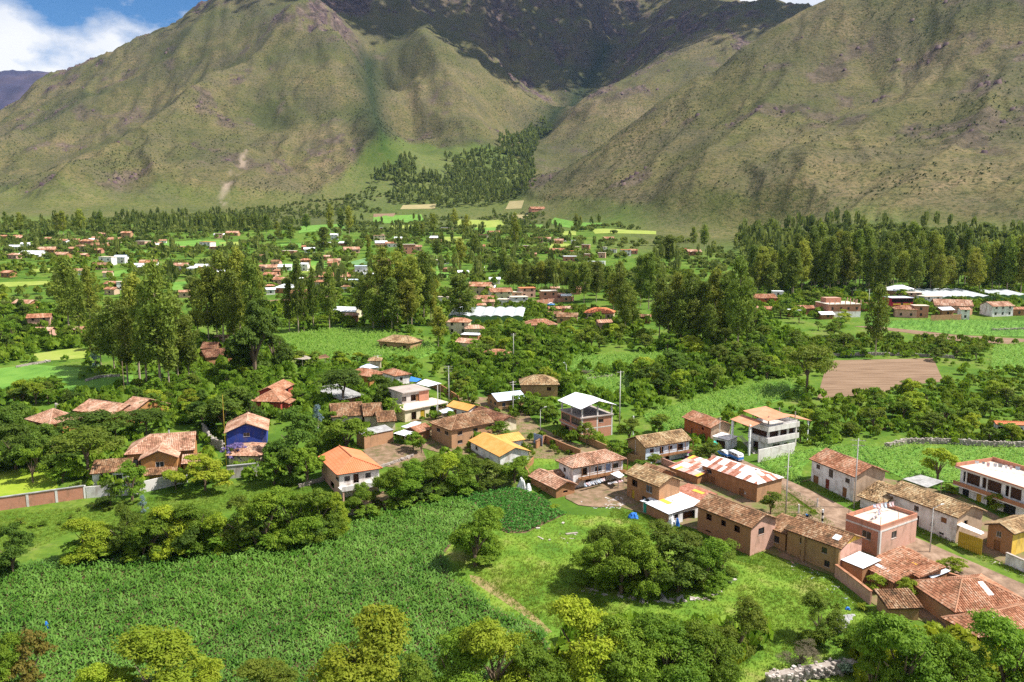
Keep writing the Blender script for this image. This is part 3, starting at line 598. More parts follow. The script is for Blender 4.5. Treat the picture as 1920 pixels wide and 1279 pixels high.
def blob_t(n, leaf, seed, zc=0.55, flat=0.8):
    g = np.random.default_rng(seed); d = g.normal(size=(n, 3)); d /= np.linalg.norm(d, axis=1, keepdims=True); d[:, 2] = np.abs(d[:, 2]) * 1.0 - 0.25
    V, Fq = leaves(d * np.array([0.5, 0.5, 0.5 * flat]) * g.uniform(.7, 1.05, (n, 1)) + np.array([0, 0, zc * flat]), d + g.normal(size=(n, 3)) * 0.35, np.full(n, leaf), 0.7, g); return V, Fq

RV = np.array([(-1, -1, -.6), (1, -1, -.6), (1, 1, -.6), (-1, 1, -.6), (-.6, -.5, .7), (.5, -.7, 1.0), (.7, .6, .5), (-.5, .7, .8)]); RF = np.array([(4, 5, 6, 7), (0, 1, 5, 4), (1, 2, 6, 5), (2, 3, 7, 6), (3, 0, 4, 7)])
stamp('rock_outcrop', q, RV, RF, 'outcrop', (1.0, 4.0), 'dark purplish rock outcrops on the mountain slopes')
# ------------------------------------------------------------------ buildings
FOOT = []
def tile_plane(b, poly, w_=0.38, row=0.46, amp=0.085, jit=0.0, g=rnd, lap=0.05):
    P_ = [Vector(p) for p in poly]; u = (P_[1] - P_[0]).normalized(); n = u.cross(P_[2] - P_[1]).normalized()
    if n.z < 0: n = -n
    v = n.cross(u)
    if v.z < 0: v = -v
    q = [((p - P_[0]).dot(u), (p - P_[0]).dot(v)) for p in P_]; Lu = max(a for a, _ in q); U0 = min(a for a, _ in q)
    nc = max(2, int((Lu - U0) / w_)); w2 = (Lu - U0) / nc; tl = g.random() * 50; VM = max(b_ for _, b_ in q); sg_ = min(.22, jit * 5)
    for i in range(nc):
        uc = U0 + (i + 0.5) * w2; vs = []
        for k in range(len(q)):
            (a0, b0), (a1, b1) = q[k], q[(k + 1) % len(q)]
            if (a0 - uc) * (a1 - uc) <= 0 and abs(a1 - a0) > 1e-6: vs.append(b0 + (b1 - b0) * (uc - a0) / (a1 - a0))
        if len(vs) < 2: continue
        v0, v1 = min(vs), max(vs); nr = max(1, int(round((v1 - v0) / row))); ju = g.uniform(-1, 1) * jit
        for j in range(nr):
            a = v0 + (v1 - v0) * j / nr; e = v0 + (v1 - v0) * (j + 1) / nr + (0.05 if j < nr - 1 else 0)
            dz = g.uniform(-1, 1) * jit * 0.5; du = ju + g.uniform(-1, 1) * jit; pts = []
            for vv, lift, kk in ((a, lap + dz, 0.5), (e, dz * 0.3, 0.44)):
                for s_, hh in ((-kk, 0), (-0.28, 0.8), (0.28, 0.8), (kk, 0)): pts.append(P_[0] + u * (uc + du + s_ * w2) + v * vv + n * (hh * amp + lift + 0.012 + sg_ * (.5 + .5 * math.sin(uc * .8 + tl)) * math.sin(math.pi * min(1, max(0, vv / VM)) * .8)))
            tn = min(1, max(0, 0.5 + 0.42 * math.sin(uc * 0.9 + tl) * math.sin(a * 0.7 + tl * 2) + g.gauss(0, 0.25)))
            b.add(pts, [(0, 1, 5, 4), (1, 2, 6, 5), (2, 3, 7, 6), (0, 3, 2, 1)], tn)
    b.add(P_, [tuple(range(len(P_)))], 0.12)
def sheets(root, poly, sw, sl, mats, g=rnd):
    P_ = [Vector(p) for p in poly]; u = (P_[1] - P_[0]).normalized(); n = u.cross(P_[2] - P_[1]).normalized()
    if n.z < 0: n = -n
    v = n.cross(u)
    if v.z < 0: v = -v
    q = [((p - P_[0]).dot(u), (p - P_[0]).dot(v)) for p in P_]; U0 = min(a for a, _ in q); U1 = max(a for a, _ in q); V1 = max(b_ for _, b_ in q); nc = max(1, round((U1 - U0) / sw)); cw = (U1 - U0) / nc
    for i in range(nc):
        def rng_(uc):
            vs = []
            for k in range(len(q)):
                (a0, b0), (a1, b1) = q[k], q[(k + 1) % len(q)]
                if (a0 - uc) * (a1 - uc) <= 0 and abs(a1 - a0) > 1e-6: vs.append(b0 + (b1 - b0) * (uc - a0) / (a1 - a0))
            return (min(vs), max(vs)) if len(vs) > 1 else (0, 0)
        e0 = rng_(U0 + i * cw + 1e-3); e1 = rng_(U0 + (i + 1) * cw - 1e-3); vm = max(e0[1], e1[1]); nr = max(1, round(vm / sl))
        for j in range(nr):
            a, e = vm * j / nr, vm * (j + 1) / nr + 0.06; m_ = g.choice(mats); b = MB(); N_ = 8; lf = 0.01 + 0.012 * ((i + j) % 2) + 0.004 * (i % 3)
            top_, bot = [], []
            for k in range(N_ + 1):
                f = k / N_; uu = U0 + (i + f) * cw; vmax = e0[1] + (e1[1] - e0[1]) * f; hh = 0.03 * (k % 2) + lf
                bot.append(P_[0] + u * uu + v * min(a, vmax) + n * (hh + 0.012)); top_.append(P_[0] + u * uu + v * min(e, vmax) + n * hh)
            b.add(bot + top_, [(k, k + 1, N_ + 2 + k, N_ + 1 + k) for k in range(N_)]); b.build('roof_sheet', m_, root)
def opening_part(root, face, s0, s1, z0, z1, kd, off, m_=None):
    """window, door or shutter set into a wall; face gives the local frame"""
    def pt(s, d, z): return (d + off, s, z) if face == 'L' else (s, d + off, z)
    def bx(b, sa, sb, da, db, za, zb): x0, y0, _ = pt(sa, da, 0); x1, y1, _ = pt(sb, db, 0); b.box(min(x0, x1), min(y0, y1), za, max(x0, x1), max(y0, y1), zb)
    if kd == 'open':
        b = MB(); bx(b, s0 - .2, s1 + .2, 0.9, 0.95, z0 - .2, z1 + .2); b.build('shade_panel', 'wood_dark', root); return  # dark panel added behind the hole, standing in for the room's shade
    if kd == 'door' or kd == 'shutter':
        b = MB(); n = max(2, int((s1 - s0) / 0.22)); w2 = (s1 - s0) / n
        for i in range(n): bx(b, s0 + i * w2 + 0.008, s0 + (i + 1) * w2 - 0.008, 0.10 + 0.008 * (i % 2), 0.16, z0, z1)
        d = b.build('door' if kd == 'door' else 'shutter', m_ or 'wood', root); b = MB(); bx(b, s0, s1, 0.085, 0.099, z1 - 0.45, z1 - 0.3); b.build('crossbar', m_ or 'wood', d); return
    b = MB(); t_ = 0.07
    bx(b, s0, s0 + t_, 0.06, 0.14, z0, z1); bx(b, s1 - t_, s1, 0.06, 0.14, z0, z1); bx(b, s0 + t_, s1 - t_, 0.06, 0.14, z0, z0 + t_); bx(b, s0 + t_, s1 - t_, 0.06, 0.14, z1 - t_, z1)
    mid = (s0 + s1) / 2; bx(b, mid - 0.025, mid + 0.025, 0.07, 0.13, z0 + t_, z1 - t_)
    f = b.build('window', m_ or 'wood_dark', root); b = MB(); bx(b, s0 + t_, s1 - t_, 0.105, 0.112, z0 + t_, z1 - t_); b.build('pane', 'glass', f)
    b = MB(); bx(b, s0 - 0.08, s1 + 0.08, -0.05, 0.06, z0 - 0.07, z0 - 0.003); b.build('sill', 'concrete', f)
def wall_side(b, face, s0, s1, off, zb, zt, holes, sign, rev=0.24):
    """a wall rectangle with openings and their reveals"""
    def pt(s, z, d=0.0): return (off + d * sign, s, z) if face == 'L' else (s, off + d * sign, z)
    ss = sorted({s0, s1, *[x for h_ in holes for x in h_[:2]]}); zs = sorted({zb, zt, *[x for h_ in holes for x in h_[2:4]]})
    for i in range(len(ss) - 1):
        for j in range(len(zs) - 1):
            cs, cz = (ss[i] + ss[i + 1]) / 2, (zs[j] + zs[j + 1]) / 2
            if any(h_[0] < cs < h_[1] and h_[2] < cz < h_[3] for h_ in holes): continue
            b.add([pt(ss[i], zs[j]), pt(ss[i + 1], zs[j]), pt(ss[i + 1], zs[j + 1]), pt(ss[i], zs[j + 1])], [(0, 1, 2, 3)])
    for h_ in holes:
        c = [(h_[0], h_[2]), (h_[1], h_[2]), (h_[1], h_[3]), (h_[0], h_[3])]
        for k in range(4):
            (sa, za), (sb, zb_) = c[k], c[(k + 1) % 4]
            b.add([pt(sa, za), pt(sb, zb_), pt(sb, zb_, rev), pt(sa, za, rev)], [(0, 1, 2, 3)])
def frame3(crop, A, B, C, h, W=None, D=None):
    b = P(*K(crop, B), h); z0 = b.z
    va = (PZ(*K(crop, A), z0) - b) if A else None; vc = (PZ(*K(crop, C), z0) - b) if C else None
    if va is not None and vc is not None:
        tx = math.atan2(vc.y, vc.x); ty = math.atan2(va.y, va.x) - math.pi / 2; lc, la = vc.length, va.length
        dlt = (ty - tx + math.pi) % (2 * math.pi) - math.pi; th = tx + dlt * la / (la + lc)
        if W is None: W = lc * max(0.6, math.cos(th - tx))
        if D is None: D = la * max(0.6, math.cos(th - ty))
    elif vc is not None: th = math.atan2(vc.y, vc.x); W = W or vc.length; dlt = 0
    else: th = math.atan2(va.y, va.x) - math.pi / 2; D = D or va.length; dlt = 0
    return b, z0 - h, th, W, D, math.degrees(dlt)
INFO = []
def roof_polys(W, D, h, axis, slope, hips, kd):
    if kd == 'shed':
        r = slope
        return [[(0, D, h), (0, 0, h), (W, 0, h + r), (W, D, h + r)]] if axis == 'y' else [[(0, 0, h), (W, 0, h), (W, D, h + r), (0, D, h + r)]]
    if axis == 'y':
        hr = h + slope * W / 2; y0 = min(W / 2, D / 2) if hips[0] else 0; y1 = D - (min(W / 2, D / 2) if hips[1] else 0); c = W / 2
        L_ = [[(0, D, h), (0, 0, h), (c, y0, hr), (c, y1, hr)], [(W, 0, h), (W, D, h), (c, y1, hr), (c, y0, hr)]]
        if hips[0]: L_.append([(0, 0, h), (W, 0, h), (c, y0, hr)])
        if hips[1]: L_.append([(W, D, h), (0, D, h), (c, y1, hr)])
    else:
        hr = h + slope * D / 2; x0 = min(D / 2, W / 2) if hips[0] else 0; x1 = W - (min(D / 2, W / 2) if hips[1] else 0); c = D / 2
        L_ = [[(0, 0, h), (W, 0, h), (x1, c, hr), (x0, c, hr)], [(W, D, h), (0, D, h), (x0, c, hr), (x1, c, hr)]]
        if hips[0]: L_.append([(0, D, h), (0, 0, h), (x0, c, hr)])
        if hips[1]: L_.append([(W, 0, h), (W, D, h), (x1, c, hr)])
    out_ = []
    for p in L_:
        q = []
        for v in p:
            if not q or (Vector(v) - Vector(q[-1])).length > 0.02: q.append(v)
        if (Vector(q[0]) - Vector(q[-1])).length < 0.02: q.pop()
        out_.append(q)
    return out_
def add_roof(root, W, D, h, axis, slope, hips, kd, tile, style, o, jit=0.02, mats=None, w_=0.38):
    polys = roof_polys(W, D, h, axis, slope, hips, kd); b = MB()
    if style == 'patch':
        rf = MB()
        for p in polys: rf.prism([(x, y, z - 0.02) for x, y, z in p], 0.05)
        rf = rf.build('roof', 'wood_dark', root)
        for p in polys: sheets(rf, p, 0.95, 2.3, mats)
    else:
        for p in polys:
            if style == 'metal': tile_plane(b, p, 0.6, 99, 0.03, 0, lap=0.0)
            elif style == 'plain': tile_plane(b, p, 0.42, 0.7, 0.06, 0.0, lap=0.02)
            else: tile_plane(b, p, w_, 0.46, 0.10, jit)
        rf = b.build('roof', tile, root); b = MB()
        for p in polys: b.prism([(x, y, z - 0.045) for x, y, z in p], 0.07)
        b.build('roof_underside', 'wood_dark', rf)
        if style != 'metal' and kd != 'shed':
            b = MB(); seen = set()
            for p in polys:
                for k in range(len(p)):
                    e = (tuple(round(c, 2) for c in p[k]), tuple(round(c, 2) for c in p[(k + 1) % len(p)])); key = tuple(sorted(e))
                    if max(e[0][2], e[1][2]) > h + 0.05 and key not in seen and sum(1 for q in polys for i in range(len(q)) if tuple(sorted((tuple(round(c, 2) for c in q[i]), tuple(round(c, 2) for c in q[(i + 1) % len(q)])))) == key) > 1:
                        seen.add(key); b.bar((e[0][0], e[0][1], e[0][2] + 0.1), (e[1][0], e[1][1], e[1][2] + 0.1), 0.13, 0.13, 6, 0.75)
            if b.v: b.build('ridge_cap', tile, rf)
    return rf
def box_walls(root, W, D, h, o, rz, wall, wallR=None, gab=None, op=(), zb=-2.0):
    x0, x1, y0, y1 = o, W - o, o, D - o; mains = MB(); rs = mains if wallR is None else MB(); gb = rs if gab is None else MB(); extra = []
    hl, hr = [], []
    for q in op:
        fc, t0, t1, za, zt, kd = q[:6]; m_ = q[6] if len(q) > 6 else None
        if fc == 'L': s0, s1 = y1 - t1 * (y1 - y0), y1 - t0 * (y1 - y0); hl.append((s0, s1, za, zt)); opening_part(root, 'L', s0, s1, za, zt, kd, x0, m_)
        else: s0, s1 = x0 + t0 * (x1 - x0), x0 + t1 * (x1 - x0); hr.append((s0, s1, za, zt)); opening_part(root, 'R', s0, s1, za, zt, kd, y0, m_)
    for face, s0, s1, off, holes, sg, mb, gm in (('L', y0, y1, x0, hl, 1, mains, mains), ('R', x0, x1, y0, hr, 1, rs, gb), ('L', y0, y1, x1, [], -1, mains, mains), ('R', x0, x1, y1, [], -1, mains, mains)):
        prof = [(s, rz(off, s) if face == 'L' else rz(s, off)) for s in (s0, (s0 + s1) / 2, s1)]; zt = min(p[1] for p in prof)
        wall_side(mb, face, s0, s1, off, zb, zt, holes, sg)
        pts = [(s0, zt), (s1, zt)] + [(s, z) for s, z in reversed(prof) if z > zt + 1e-3]
        if len(pts) > 2: gm.add([(off, s, z) if face == 'L' else (s, off, z) for s, z in pts], [tuple(range(len(pts)))])
    mains.build('wall', wall, root)
    if rs is not mains: rs.build('wall', wallR, root)
    if gb is not rs and gb.v: gb.build('gable', gab, root)
def house(name, label, crop, A, B, C, h, roof='gable', axis='y', slope=0.42, hips=(0, 0), wall='adobe', wallR=None, gab=None, tile='tile_old', style='tile', o=0.5, op=(), W=None, D=None, cat='house', group=None, jit=0.02, mats=None, plinth=None, w_=0.38):
    b, gz, th, W, D, err = frame3(crop, A, B, C, h, W, D); INFO.append((label[:44], round(W, 1), round(D, 1), round(err)))
    r = top(name, label, cat, (b.x, b.y, gz), th, group)
    if roof == 'shed': rz = (lambda x, y: h - 0.06 + slope * x / W) if axis == 'y' else (lambda x, y: h - 0.06 + slope * y / D)
    elif roof == 'flat': rz = lambda x, y: h
    else:
        def rz(x, y):
            c = [x, W - x] if axis == 'y' else [y, D - y]; e = (y, D - y) if axis == 'y' else (x, W - x)
            for k in (0, 1):
                if hips[k]: c.append(e[k])
            return h - 0.06 + slope * min(c)
    box_walls(r, W, D, h, o if roof != 'flat' else 0.0, rz, wall, wallR, gab, op)
    if roof != 'flat': add_roof(r, W, D, h, axis, slope, hips, roof, tile, style, o, jit, mats, w_)
    if plinth:
        p = MB(); g = rnd; oo = o if roof != 'flat' else 0.0
        for k in range(int((W + D) * 9)):
            z = g.uniform(-0.3, 0.45); s_ = g.uniform(0.10, 0.2)
            if g.random() < D / (W + D): p.box(oo - 0.06, (y := g.uniform(oo, D - oo)) - s_, z - s_ * 0.6, oo + 0.1, y + s_, z + s_ * 0.6, g.random())
            else: p.box((x := g.uniform(oo, W - oo)) - s_, oo - 0.06, z - s_ * 0.6, x + s_, oo + 0.1, z + s_ * 0.6, g.random())
        q = p.build('stone_plinth', 'stone', r)
    M_ = Matrix.Translation((b.x, b.y, gz)) @ Matrix.Rotation(th, 4, 'Z'); FOOT.append([tuple((M_ @ Vector(c))[:2]) for c in ((-.6, -.6, 0), (W + .6, -.6, 0), (W + .6, D + .6, 0), (-.6, D + .6, 0))])
    return r, W, D
def wing(r, x0, y0, W, D, h, roof='gable', axis='x', slope=0.42, hips=(0, 0), wall='adobe', tile='tile_old', style='tile', o=0.45, op=(), z0=0.0, jit=0.02, mats=None, walls=True):
    """a further body of the same house, at (x0, y0) in the house's own frame"""
    tmp = MB(); before = set(o_.name for o_ in r.children)
    def rz(x, y):
        if roof == 'shed': return h - 0.06 + (slope * x / W if axis == 'y' else slope * y / D)
        c = [x, W - x] if axis == 'y' else [y, D - y]; e = (y, D - y) if axis == 'y' else (x, W - x)
        for k in (0, 1):
            if hips[k]: c.append(e[k])
        return h - 0.06 + slope * min(c)
    if walls: box_walls(r, W, D, h, o, rz, wall, None, None, op)
    add_roof(r, W, D, h, axis, slope, hips, roof, tile, style, o, jit, mats)
    for c in r.children:
        if c.name not in before: c.location = (x0, y0, z0)
def parapet(r, W, D, z, ph, m_, t_=0.2, sides='LRBF', name='parapet'):
    for s_ in sides:
        b = MB()
        if s_ == 'L': b.box(0, t_, z, t_, D - t_, z + ph)
        if s_ == 'F': b.box(W - t_, t_, z, W, D - t_, z + ph)
        if s_ == 'R': b.box(0, 0, z, W, t_, z + ph)
        if s_ == 'B': b.box(0, D - t_, z, W, D, z + ph)
        b.build(name, m_, r)
def balcony(r, face, W, D, t0, t1, z, dep, slab='wood', rail='wood', rh=0.9, posts=5, ztop=None):
    """floor, posts and rails along a wall; the posts carry the eave when ztop is given"""
    s0, s1 = (t0 * W, t1 * W) if face == 'R' else (D - t1 * D, D - t0 * D); b = MB()
    def bx(b, sa, sb, da, db, za, zb): b.box(sa, da, za, sb, db, zb) if face == 'R' else b.box(da, sa, za, db, sb, zb)
    bx(b, s0, s1, -dep + 0.45, 0.49, z - 0.14, z); f = b.build('balcony', slab, r)
    for i in range(posts):
        s_ = s0 + 0.1 + (s1 - s0 - 0.2) * i / (posts - 1); b = MB(); bx(b, s_ - 0.06, s_ + 0.06, -dep + 0.5, -dep + 0.62, z, ztop or z + rh); b.build('post', rail, f)
    for zz_ in (rh, rh * 0.5):
        b = MB(); bx(b, s0, s1, -dep + 0.53, -dep + 0.59, z + zz_ - 0.05, z + zz_ + 0.03); b.build('rail', rail, f)
    return f
# ------------------------------------------------------------------ the village houses
Wn = lambda f, t, w_, z0, z1, k='win', m_=None: (f, t - w_, t + w_, z0, z1, k, m_)
# --- centre
r, W, D = house('adobe_house', 'brown adobe house with hipped tile roof and small square windows, behind ochre metal roofs', 'c', (80, 612), (262, 672), (602, 612), 4.7, axis='x', hips=(1, 0), wall='adobe_pink', tile='tile_brown',
    op=[Wn('L', .35, .09, 3.1, 4.0), Wn('L', .75, .09, 3.1, 4.0), Wn('R', .2, .055, 3.1, 4.1), Wn('R', .58, .055, 3.1, 4.1), Wn('R', .92, .05, 3.1, 4.1), Wn('R', .2, .06, 1.0, 1.8)])
r, W, D = house('ochre_roof_house', 'white walled house with bright ochre metal gable roof beside lawn', 'c', (385, 745), (625, 866), (868, 826), 3.0, slope=0.36, wall='plaster_white', tile='metal_ochre', style='metal', op=[Wn('L', .2, .04, 1.5, 2.4), Wn('R', .75, .06, 1.2, 2.2)])
wing(r, W * 0.55, D * 0.62, W * 0.95, D * 0.42, 2.9, axis='x', slope=0.36, wall='plaster_white', tile='metal_ochre', style='metal')
r, W, D = house('ochre_shed_house', 'small white house with ochre metal roof next to the flat roofed concrete house', 'c', (245, 480), (388, 524), (480, 492), 3.0, slope=0.4, wall='plaster_white', tile='metal_ochre', style='metal', op=[Wn('L', .35, .07, 1.0, 2.4, 'door'), Wn('L', .75, .05, 1.2, 2.3)])
house('long_tile_house', 'low house with worn reddish tile roof between ochre shed and hipped adobe house', 'c', (392, 530), (640, 612), (775, 588), 2.9, slope=0.42, wall='plaster_cream', tile='tile_dark', jit=0.04)
house('metal_roof_house', 'small adobe house with pale blue grey metal roof', 'c', (505, 410), (612, 452), (840, 430), 2.7, axis='x', slope=0.36, wall='adobe_gold', tile='metal_blue', style='metal', op=[Wn('R', .2, .06, 1.0, 2.0, 'win', 'paint_bluegrey'), Wn('R', .5, .05, 0.0, 2.0, 'door'), Wn('L', .3, .1, 1.2, 2.0), Wn('L', .7, .1, 1.2, 2.0)])
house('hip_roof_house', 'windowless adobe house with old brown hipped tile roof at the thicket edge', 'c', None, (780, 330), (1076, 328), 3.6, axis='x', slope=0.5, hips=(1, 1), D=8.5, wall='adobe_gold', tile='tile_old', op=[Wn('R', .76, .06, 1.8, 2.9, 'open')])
# three storey brick shell with a white canopy
r, W, D = house('canopy_house', 'unfinished brick house with open top floor under white metal canopy roof', 'c', (1047, 520), (1243, 580), (1500, 560), 5.5, roof='flat', wall='brick_red', cat='house',
    op=[('L', .04, .44, 3.3, 5.0, 'win'), ('L', .50, .97, 3.3, 5.0, 'win'), Wn('L', .30, .10, .8, 2.0), Wn('L', .62, .07, 0, 2.2, 'door', 'paint_yellow'), Wn('L', .85, .09, .8, 2.2), Wn('R', .62, .08, 3.9, 4.7), ])
b = MB(); b.box(-0.5, -0.3, 5.5, W + 0.2, D + 0.2, 5.75); b.build('roof_deck', 'deck_grey', r)
b = MB(); b.box(-0.55, 0.0, 2.55, -0.003, D, 2.8); b.build('balcony_slab', 'concrete', r)
b = MB(); b.box(-0.55, 0.0, 2.8, -0.45, D, 3.3); b.build('balcony_wall', 'brick_red', r)
for x, y in ((0.05, 0.05), (W * .5, 0.05), (W - .35, 0.05), (0.05, D * .5), (0.05, D - .35), (W - .35, D - .35), (W * .5, D - .35)):
    b = MB(); b.box(x, y, 5.75, x + .3, y + .3, 8.2); b.build('column', 'concrete_pale', r)
for x in (-.003, W * .48, W - .33): b = MB(); b.box(x, -.03, -1, x + .33, .3, 5.5); b.build('column', 'concrete_pale', r)
for x in (0, 1): b = MB(); b.box(.33 if x == 0 else W * .48 + .33, -.02, 2.6, W * .48 if x == 0 else W - .33, .2, 2.85); b.build('beam', 'concrete_pale', r)
before = set(c.name for c in r.children)
add_roof(r, W + 1.6, D + 1.2, 8.1, 'y', 0.3, (0, 0), 'gable', 'metal_white', 'metal', 0)
for c in r.children:
    if c.name not in before: c.location = (-0.9, -0.8, 0)
# white house with the gallery
r, W, D = house('gallery_house', 'white two storey house with reddish hipped tile roof and wooden gallery above laundry', 'c', (1046, 892), (1172, 956), (1578, 882), 4.7, axis='x', hips=(1, 1), slope=0.5, wall='plaster_white', tile='tile_pink', o=0.6,
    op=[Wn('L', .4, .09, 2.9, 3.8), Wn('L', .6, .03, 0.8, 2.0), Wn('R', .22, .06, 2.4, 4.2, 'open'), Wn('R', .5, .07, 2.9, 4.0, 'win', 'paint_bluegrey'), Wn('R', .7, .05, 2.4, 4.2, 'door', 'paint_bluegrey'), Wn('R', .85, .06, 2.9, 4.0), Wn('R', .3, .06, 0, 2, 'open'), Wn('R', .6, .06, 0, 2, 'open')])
balcony(r, 'R', W, D, 0.12, 0.97, 2.35, 1.5, posts=7, ztop=4.9)
b = MB(); [b.box(W * .1 - 0.3 * i, -1.0, 2.2 - .26 * i, W * .1 - 0.3 * i + .3, -0.2, 2.26 - .26 * i) for i in range(9)]; b.build('staircase', 'wood', r)
r, W, D = house('small_tile_house', 'low adobe house with pinkish tile roof at the potato field corner', 'c', (840, 1010), (1046, 1113), (1212, 1075), 2.1, slope=0.4, wall='adobe', tile='tile_pink', op=[Wn('L', .65, .05, .7, 1.4, 'shutter'), Wn('R', .5, .12, .8, 1.3, 'open')], jit=.035)
wing(r, W * .6, D * .55, W * .8, D * .4, 2.4, axis='x', slope=.35, wall='adobe', tile='tile_pink')
r, W, D = house('yard_house', 'two storey brown house with old tile roof and yellow door beside rubble yard', 'f', (770, 128), (1078, 247), (1292, 197), 5.3, slope=0.42, wall='adobe', wallR='adobe_pink', tile='tile_old',
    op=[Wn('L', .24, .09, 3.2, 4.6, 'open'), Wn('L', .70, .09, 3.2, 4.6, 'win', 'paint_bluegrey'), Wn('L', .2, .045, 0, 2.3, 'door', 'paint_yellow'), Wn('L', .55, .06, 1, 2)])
wing(r, W * .45, D * .45, W * .95, D * .55, 5.2, axis='y', slope=.4, wall='adobe', tile='tile_brown')
r, W, D = house('white_roof_shed', 'brick shed with patched white metal roof and one yellow strip', 'f', (972, 346), (1160, 478), (1408, 382), 2.5, roof='shed', axis='y', slope=0.7, wall='brick_field', wallR='plaster_white', tile='metal_white', style='metal', op=[Wn('R', .22, .06, 1.2, 2.0), ('R', .42, .8, 0, 2.1, 'open')], o=0.3)
b = MB(); b.box(W * .35, D * .42, 2.55, W * .48, D * .74, 2.57); y_ = b.build('roof_sheet', 'metal_yellow', r); y_.rotation_euler = (0, -math.atan(.7 / W), 0); y_.location = (0, 0, 0.02)
for i in range(16): s_ = rnd.uniform(.06, .13); x, y = rnd.uniform(.1, .9) * W, rnd.uniform(.3, .95) * D; b = MB(); b.box(-s_, -s_, 0, s_, s_ * 1.3, s_); b.build('roof_stone', 'stone', r, (x, y, 2.52 + .7 * x / W), rnd.uniform(0, 3))
house('long_brick_house', 'long two storey brick house with brown tile roof and three dark upper windows', 'd', (750, 1040), (1230, 1237), (1458, 1152), 5.4, slope=0.42, wall='brick_field', wallR='brick_pink', tile='tile_brown', o=.5,
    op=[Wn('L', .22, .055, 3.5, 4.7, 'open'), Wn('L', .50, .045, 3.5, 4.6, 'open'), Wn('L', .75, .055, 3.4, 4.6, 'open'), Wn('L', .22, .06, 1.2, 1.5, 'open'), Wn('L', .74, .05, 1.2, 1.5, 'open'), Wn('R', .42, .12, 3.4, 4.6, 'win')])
PATCH = ['metal_pale'] * 5 + ['metal_rust'] * 4 + ['metal_pink'] * 2
r, W, D = house('warehouse', 'long brown adobe warehouse under patchwork of rusty and white roof sheets', 'C', (560, 738), (1442, 1030), (1872, 930), 4.0, axis='y', hips=(1, 0), slope=0.34, wall='adobe', wallR='adobe_pink', style='patch', tile='metal_rust', mats=PATCH, o=0.35,
    op=[Wn('L', .13, .05, 2.7, 3.6, 'win'), Wn('L', .21, .04, 0.0, 2.2, 'door'), Wn('L', .74, .045, 0, 1.9, 'door'), Wn('L', .80, .015, 1.0, 1.5, 'win', 'white')])
house('patched_shed', 'low shed under rusty pale and yellow roof sheets joined to the long warehouse', 'C', (100, 760), (545, 912), None, 1.9, roof='shed', axis='y', slope=1.2, W=8.0, wall='adobe', style='patch', mats=PATCH + ['metal_yellow', 'metal_rust', 'metal_pink'], o=0.3)
r, W, D = house('stair_house', 'white and adobe house with mossy tan tile roof, upper gallery and outside stairs', 'd', (165, 478), (320, 551), (707, 478), 4.3, axis='x', slope=0.45, wall='adobe_gold', wallR='plaster_lightblue', tile='tile_old', jit=.035,
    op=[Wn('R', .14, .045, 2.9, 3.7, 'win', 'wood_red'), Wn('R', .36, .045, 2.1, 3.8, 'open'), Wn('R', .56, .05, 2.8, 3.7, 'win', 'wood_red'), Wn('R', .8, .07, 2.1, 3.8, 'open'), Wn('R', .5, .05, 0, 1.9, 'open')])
balcony(r, 'R', W, D, .28, .98, 2.05, 1.3, posts=5, ztop=4.4)
b = MB(); [b.box(W * .27 - 0.28 * i, -0.8, 1.9 - .25 * i, W * .27 - 0.28 * i + .28, -0.1, 1.96 - .25 * i) for i in range(8)]; b.build('staircase', 'wood', r)
house('red_house', 'red orange walled house with tan gable end and tile roof below the maize', 'G', (140, 340), (580, 508), (925, 468), 4.0, slope=0.42, wall='plaster_orange', wallR='plaster_tan', tile='tile_orange', op=[Wn('L', .70, .04, 2.6, 3.3, 'open'), Wn('L', .30, .03, 0, 2, 'door', 'wood_dark'), Wn('L', .75, .06, 0, 2.0, 'door')], jit=.03)
# concrete three storey house
r, W, D = house('balcony_house', 'pale concrete three storey house with curved balcony bands and terracotta sheet roofs', 'G', (1185, 372), (1448, 452), (1872, 372), 6.9, roof='flat', wall='plaster_white', wallR='concrete_pale',
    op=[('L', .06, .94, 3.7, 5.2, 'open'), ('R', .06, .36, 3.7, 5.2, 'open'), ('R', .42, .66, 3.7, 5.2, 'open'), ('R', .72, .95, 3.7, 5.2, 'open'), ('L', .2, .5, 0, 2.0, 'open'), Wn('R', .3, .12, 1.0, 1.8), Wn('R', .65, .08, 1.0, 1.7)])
b = MB(); b.box(0.01, 0.01, 5.6, W - .01, D - .01, 5.72); b.build('roof_deck', 'concrete', r)
for z, d_ in ((2.5, .55), (5.3, .55)):
    for q in ((-d_, -d_, W + .2, -d_ + .15), (-d_, -d_ + .15, -d_ + .15, D)): b = MB(); b.box(q[0], q[1], z, q[2], q[3], z + 1.25); b.build('balcony_band', 'plaster_white' if q[3] == D else 'concrete_pale', r)
    b = MB(); b.box(-d_ + .15, -d_ + .15, z, W, -.003, z + .15); b.box(-d_ + .15, -.003, z, -.003, D, z + .15); b.build('balcony_floor', 'concrete', r)
for x, y in ((.3, .3), (W - .5, .3), (.3, D - .5), (W - .5, D - .5)): b = MB(); b.box(x, y, 5.72, x + .2, y + .2, 8.9); b.build('column', 'wood_grey', r)
b = MB(); b.prism([(-1.6, -1.2, 8.3), (W * .62, -1.2, 8.5), (W * .62, D + 1, 9.3), (-1.6, D + 1, 9.1)], .08); b.build('roof_sheet', 'terracotta_sheet', r)
b = MB(); b.prism([(-5.2, .6, 6.9), (-1.2, .6, 7.6), (-1.2, D + 1.5, 8.0), (-5.2, D + 1.5, 7.3)], .08); b.build('roof_sheet', 'terracotta_sheet', r)
for y in (.9, D + .8): b = MB(); b.box(-5, y, -1, -4.6, y + .4, 7.2); b.build('column', 'white', r)
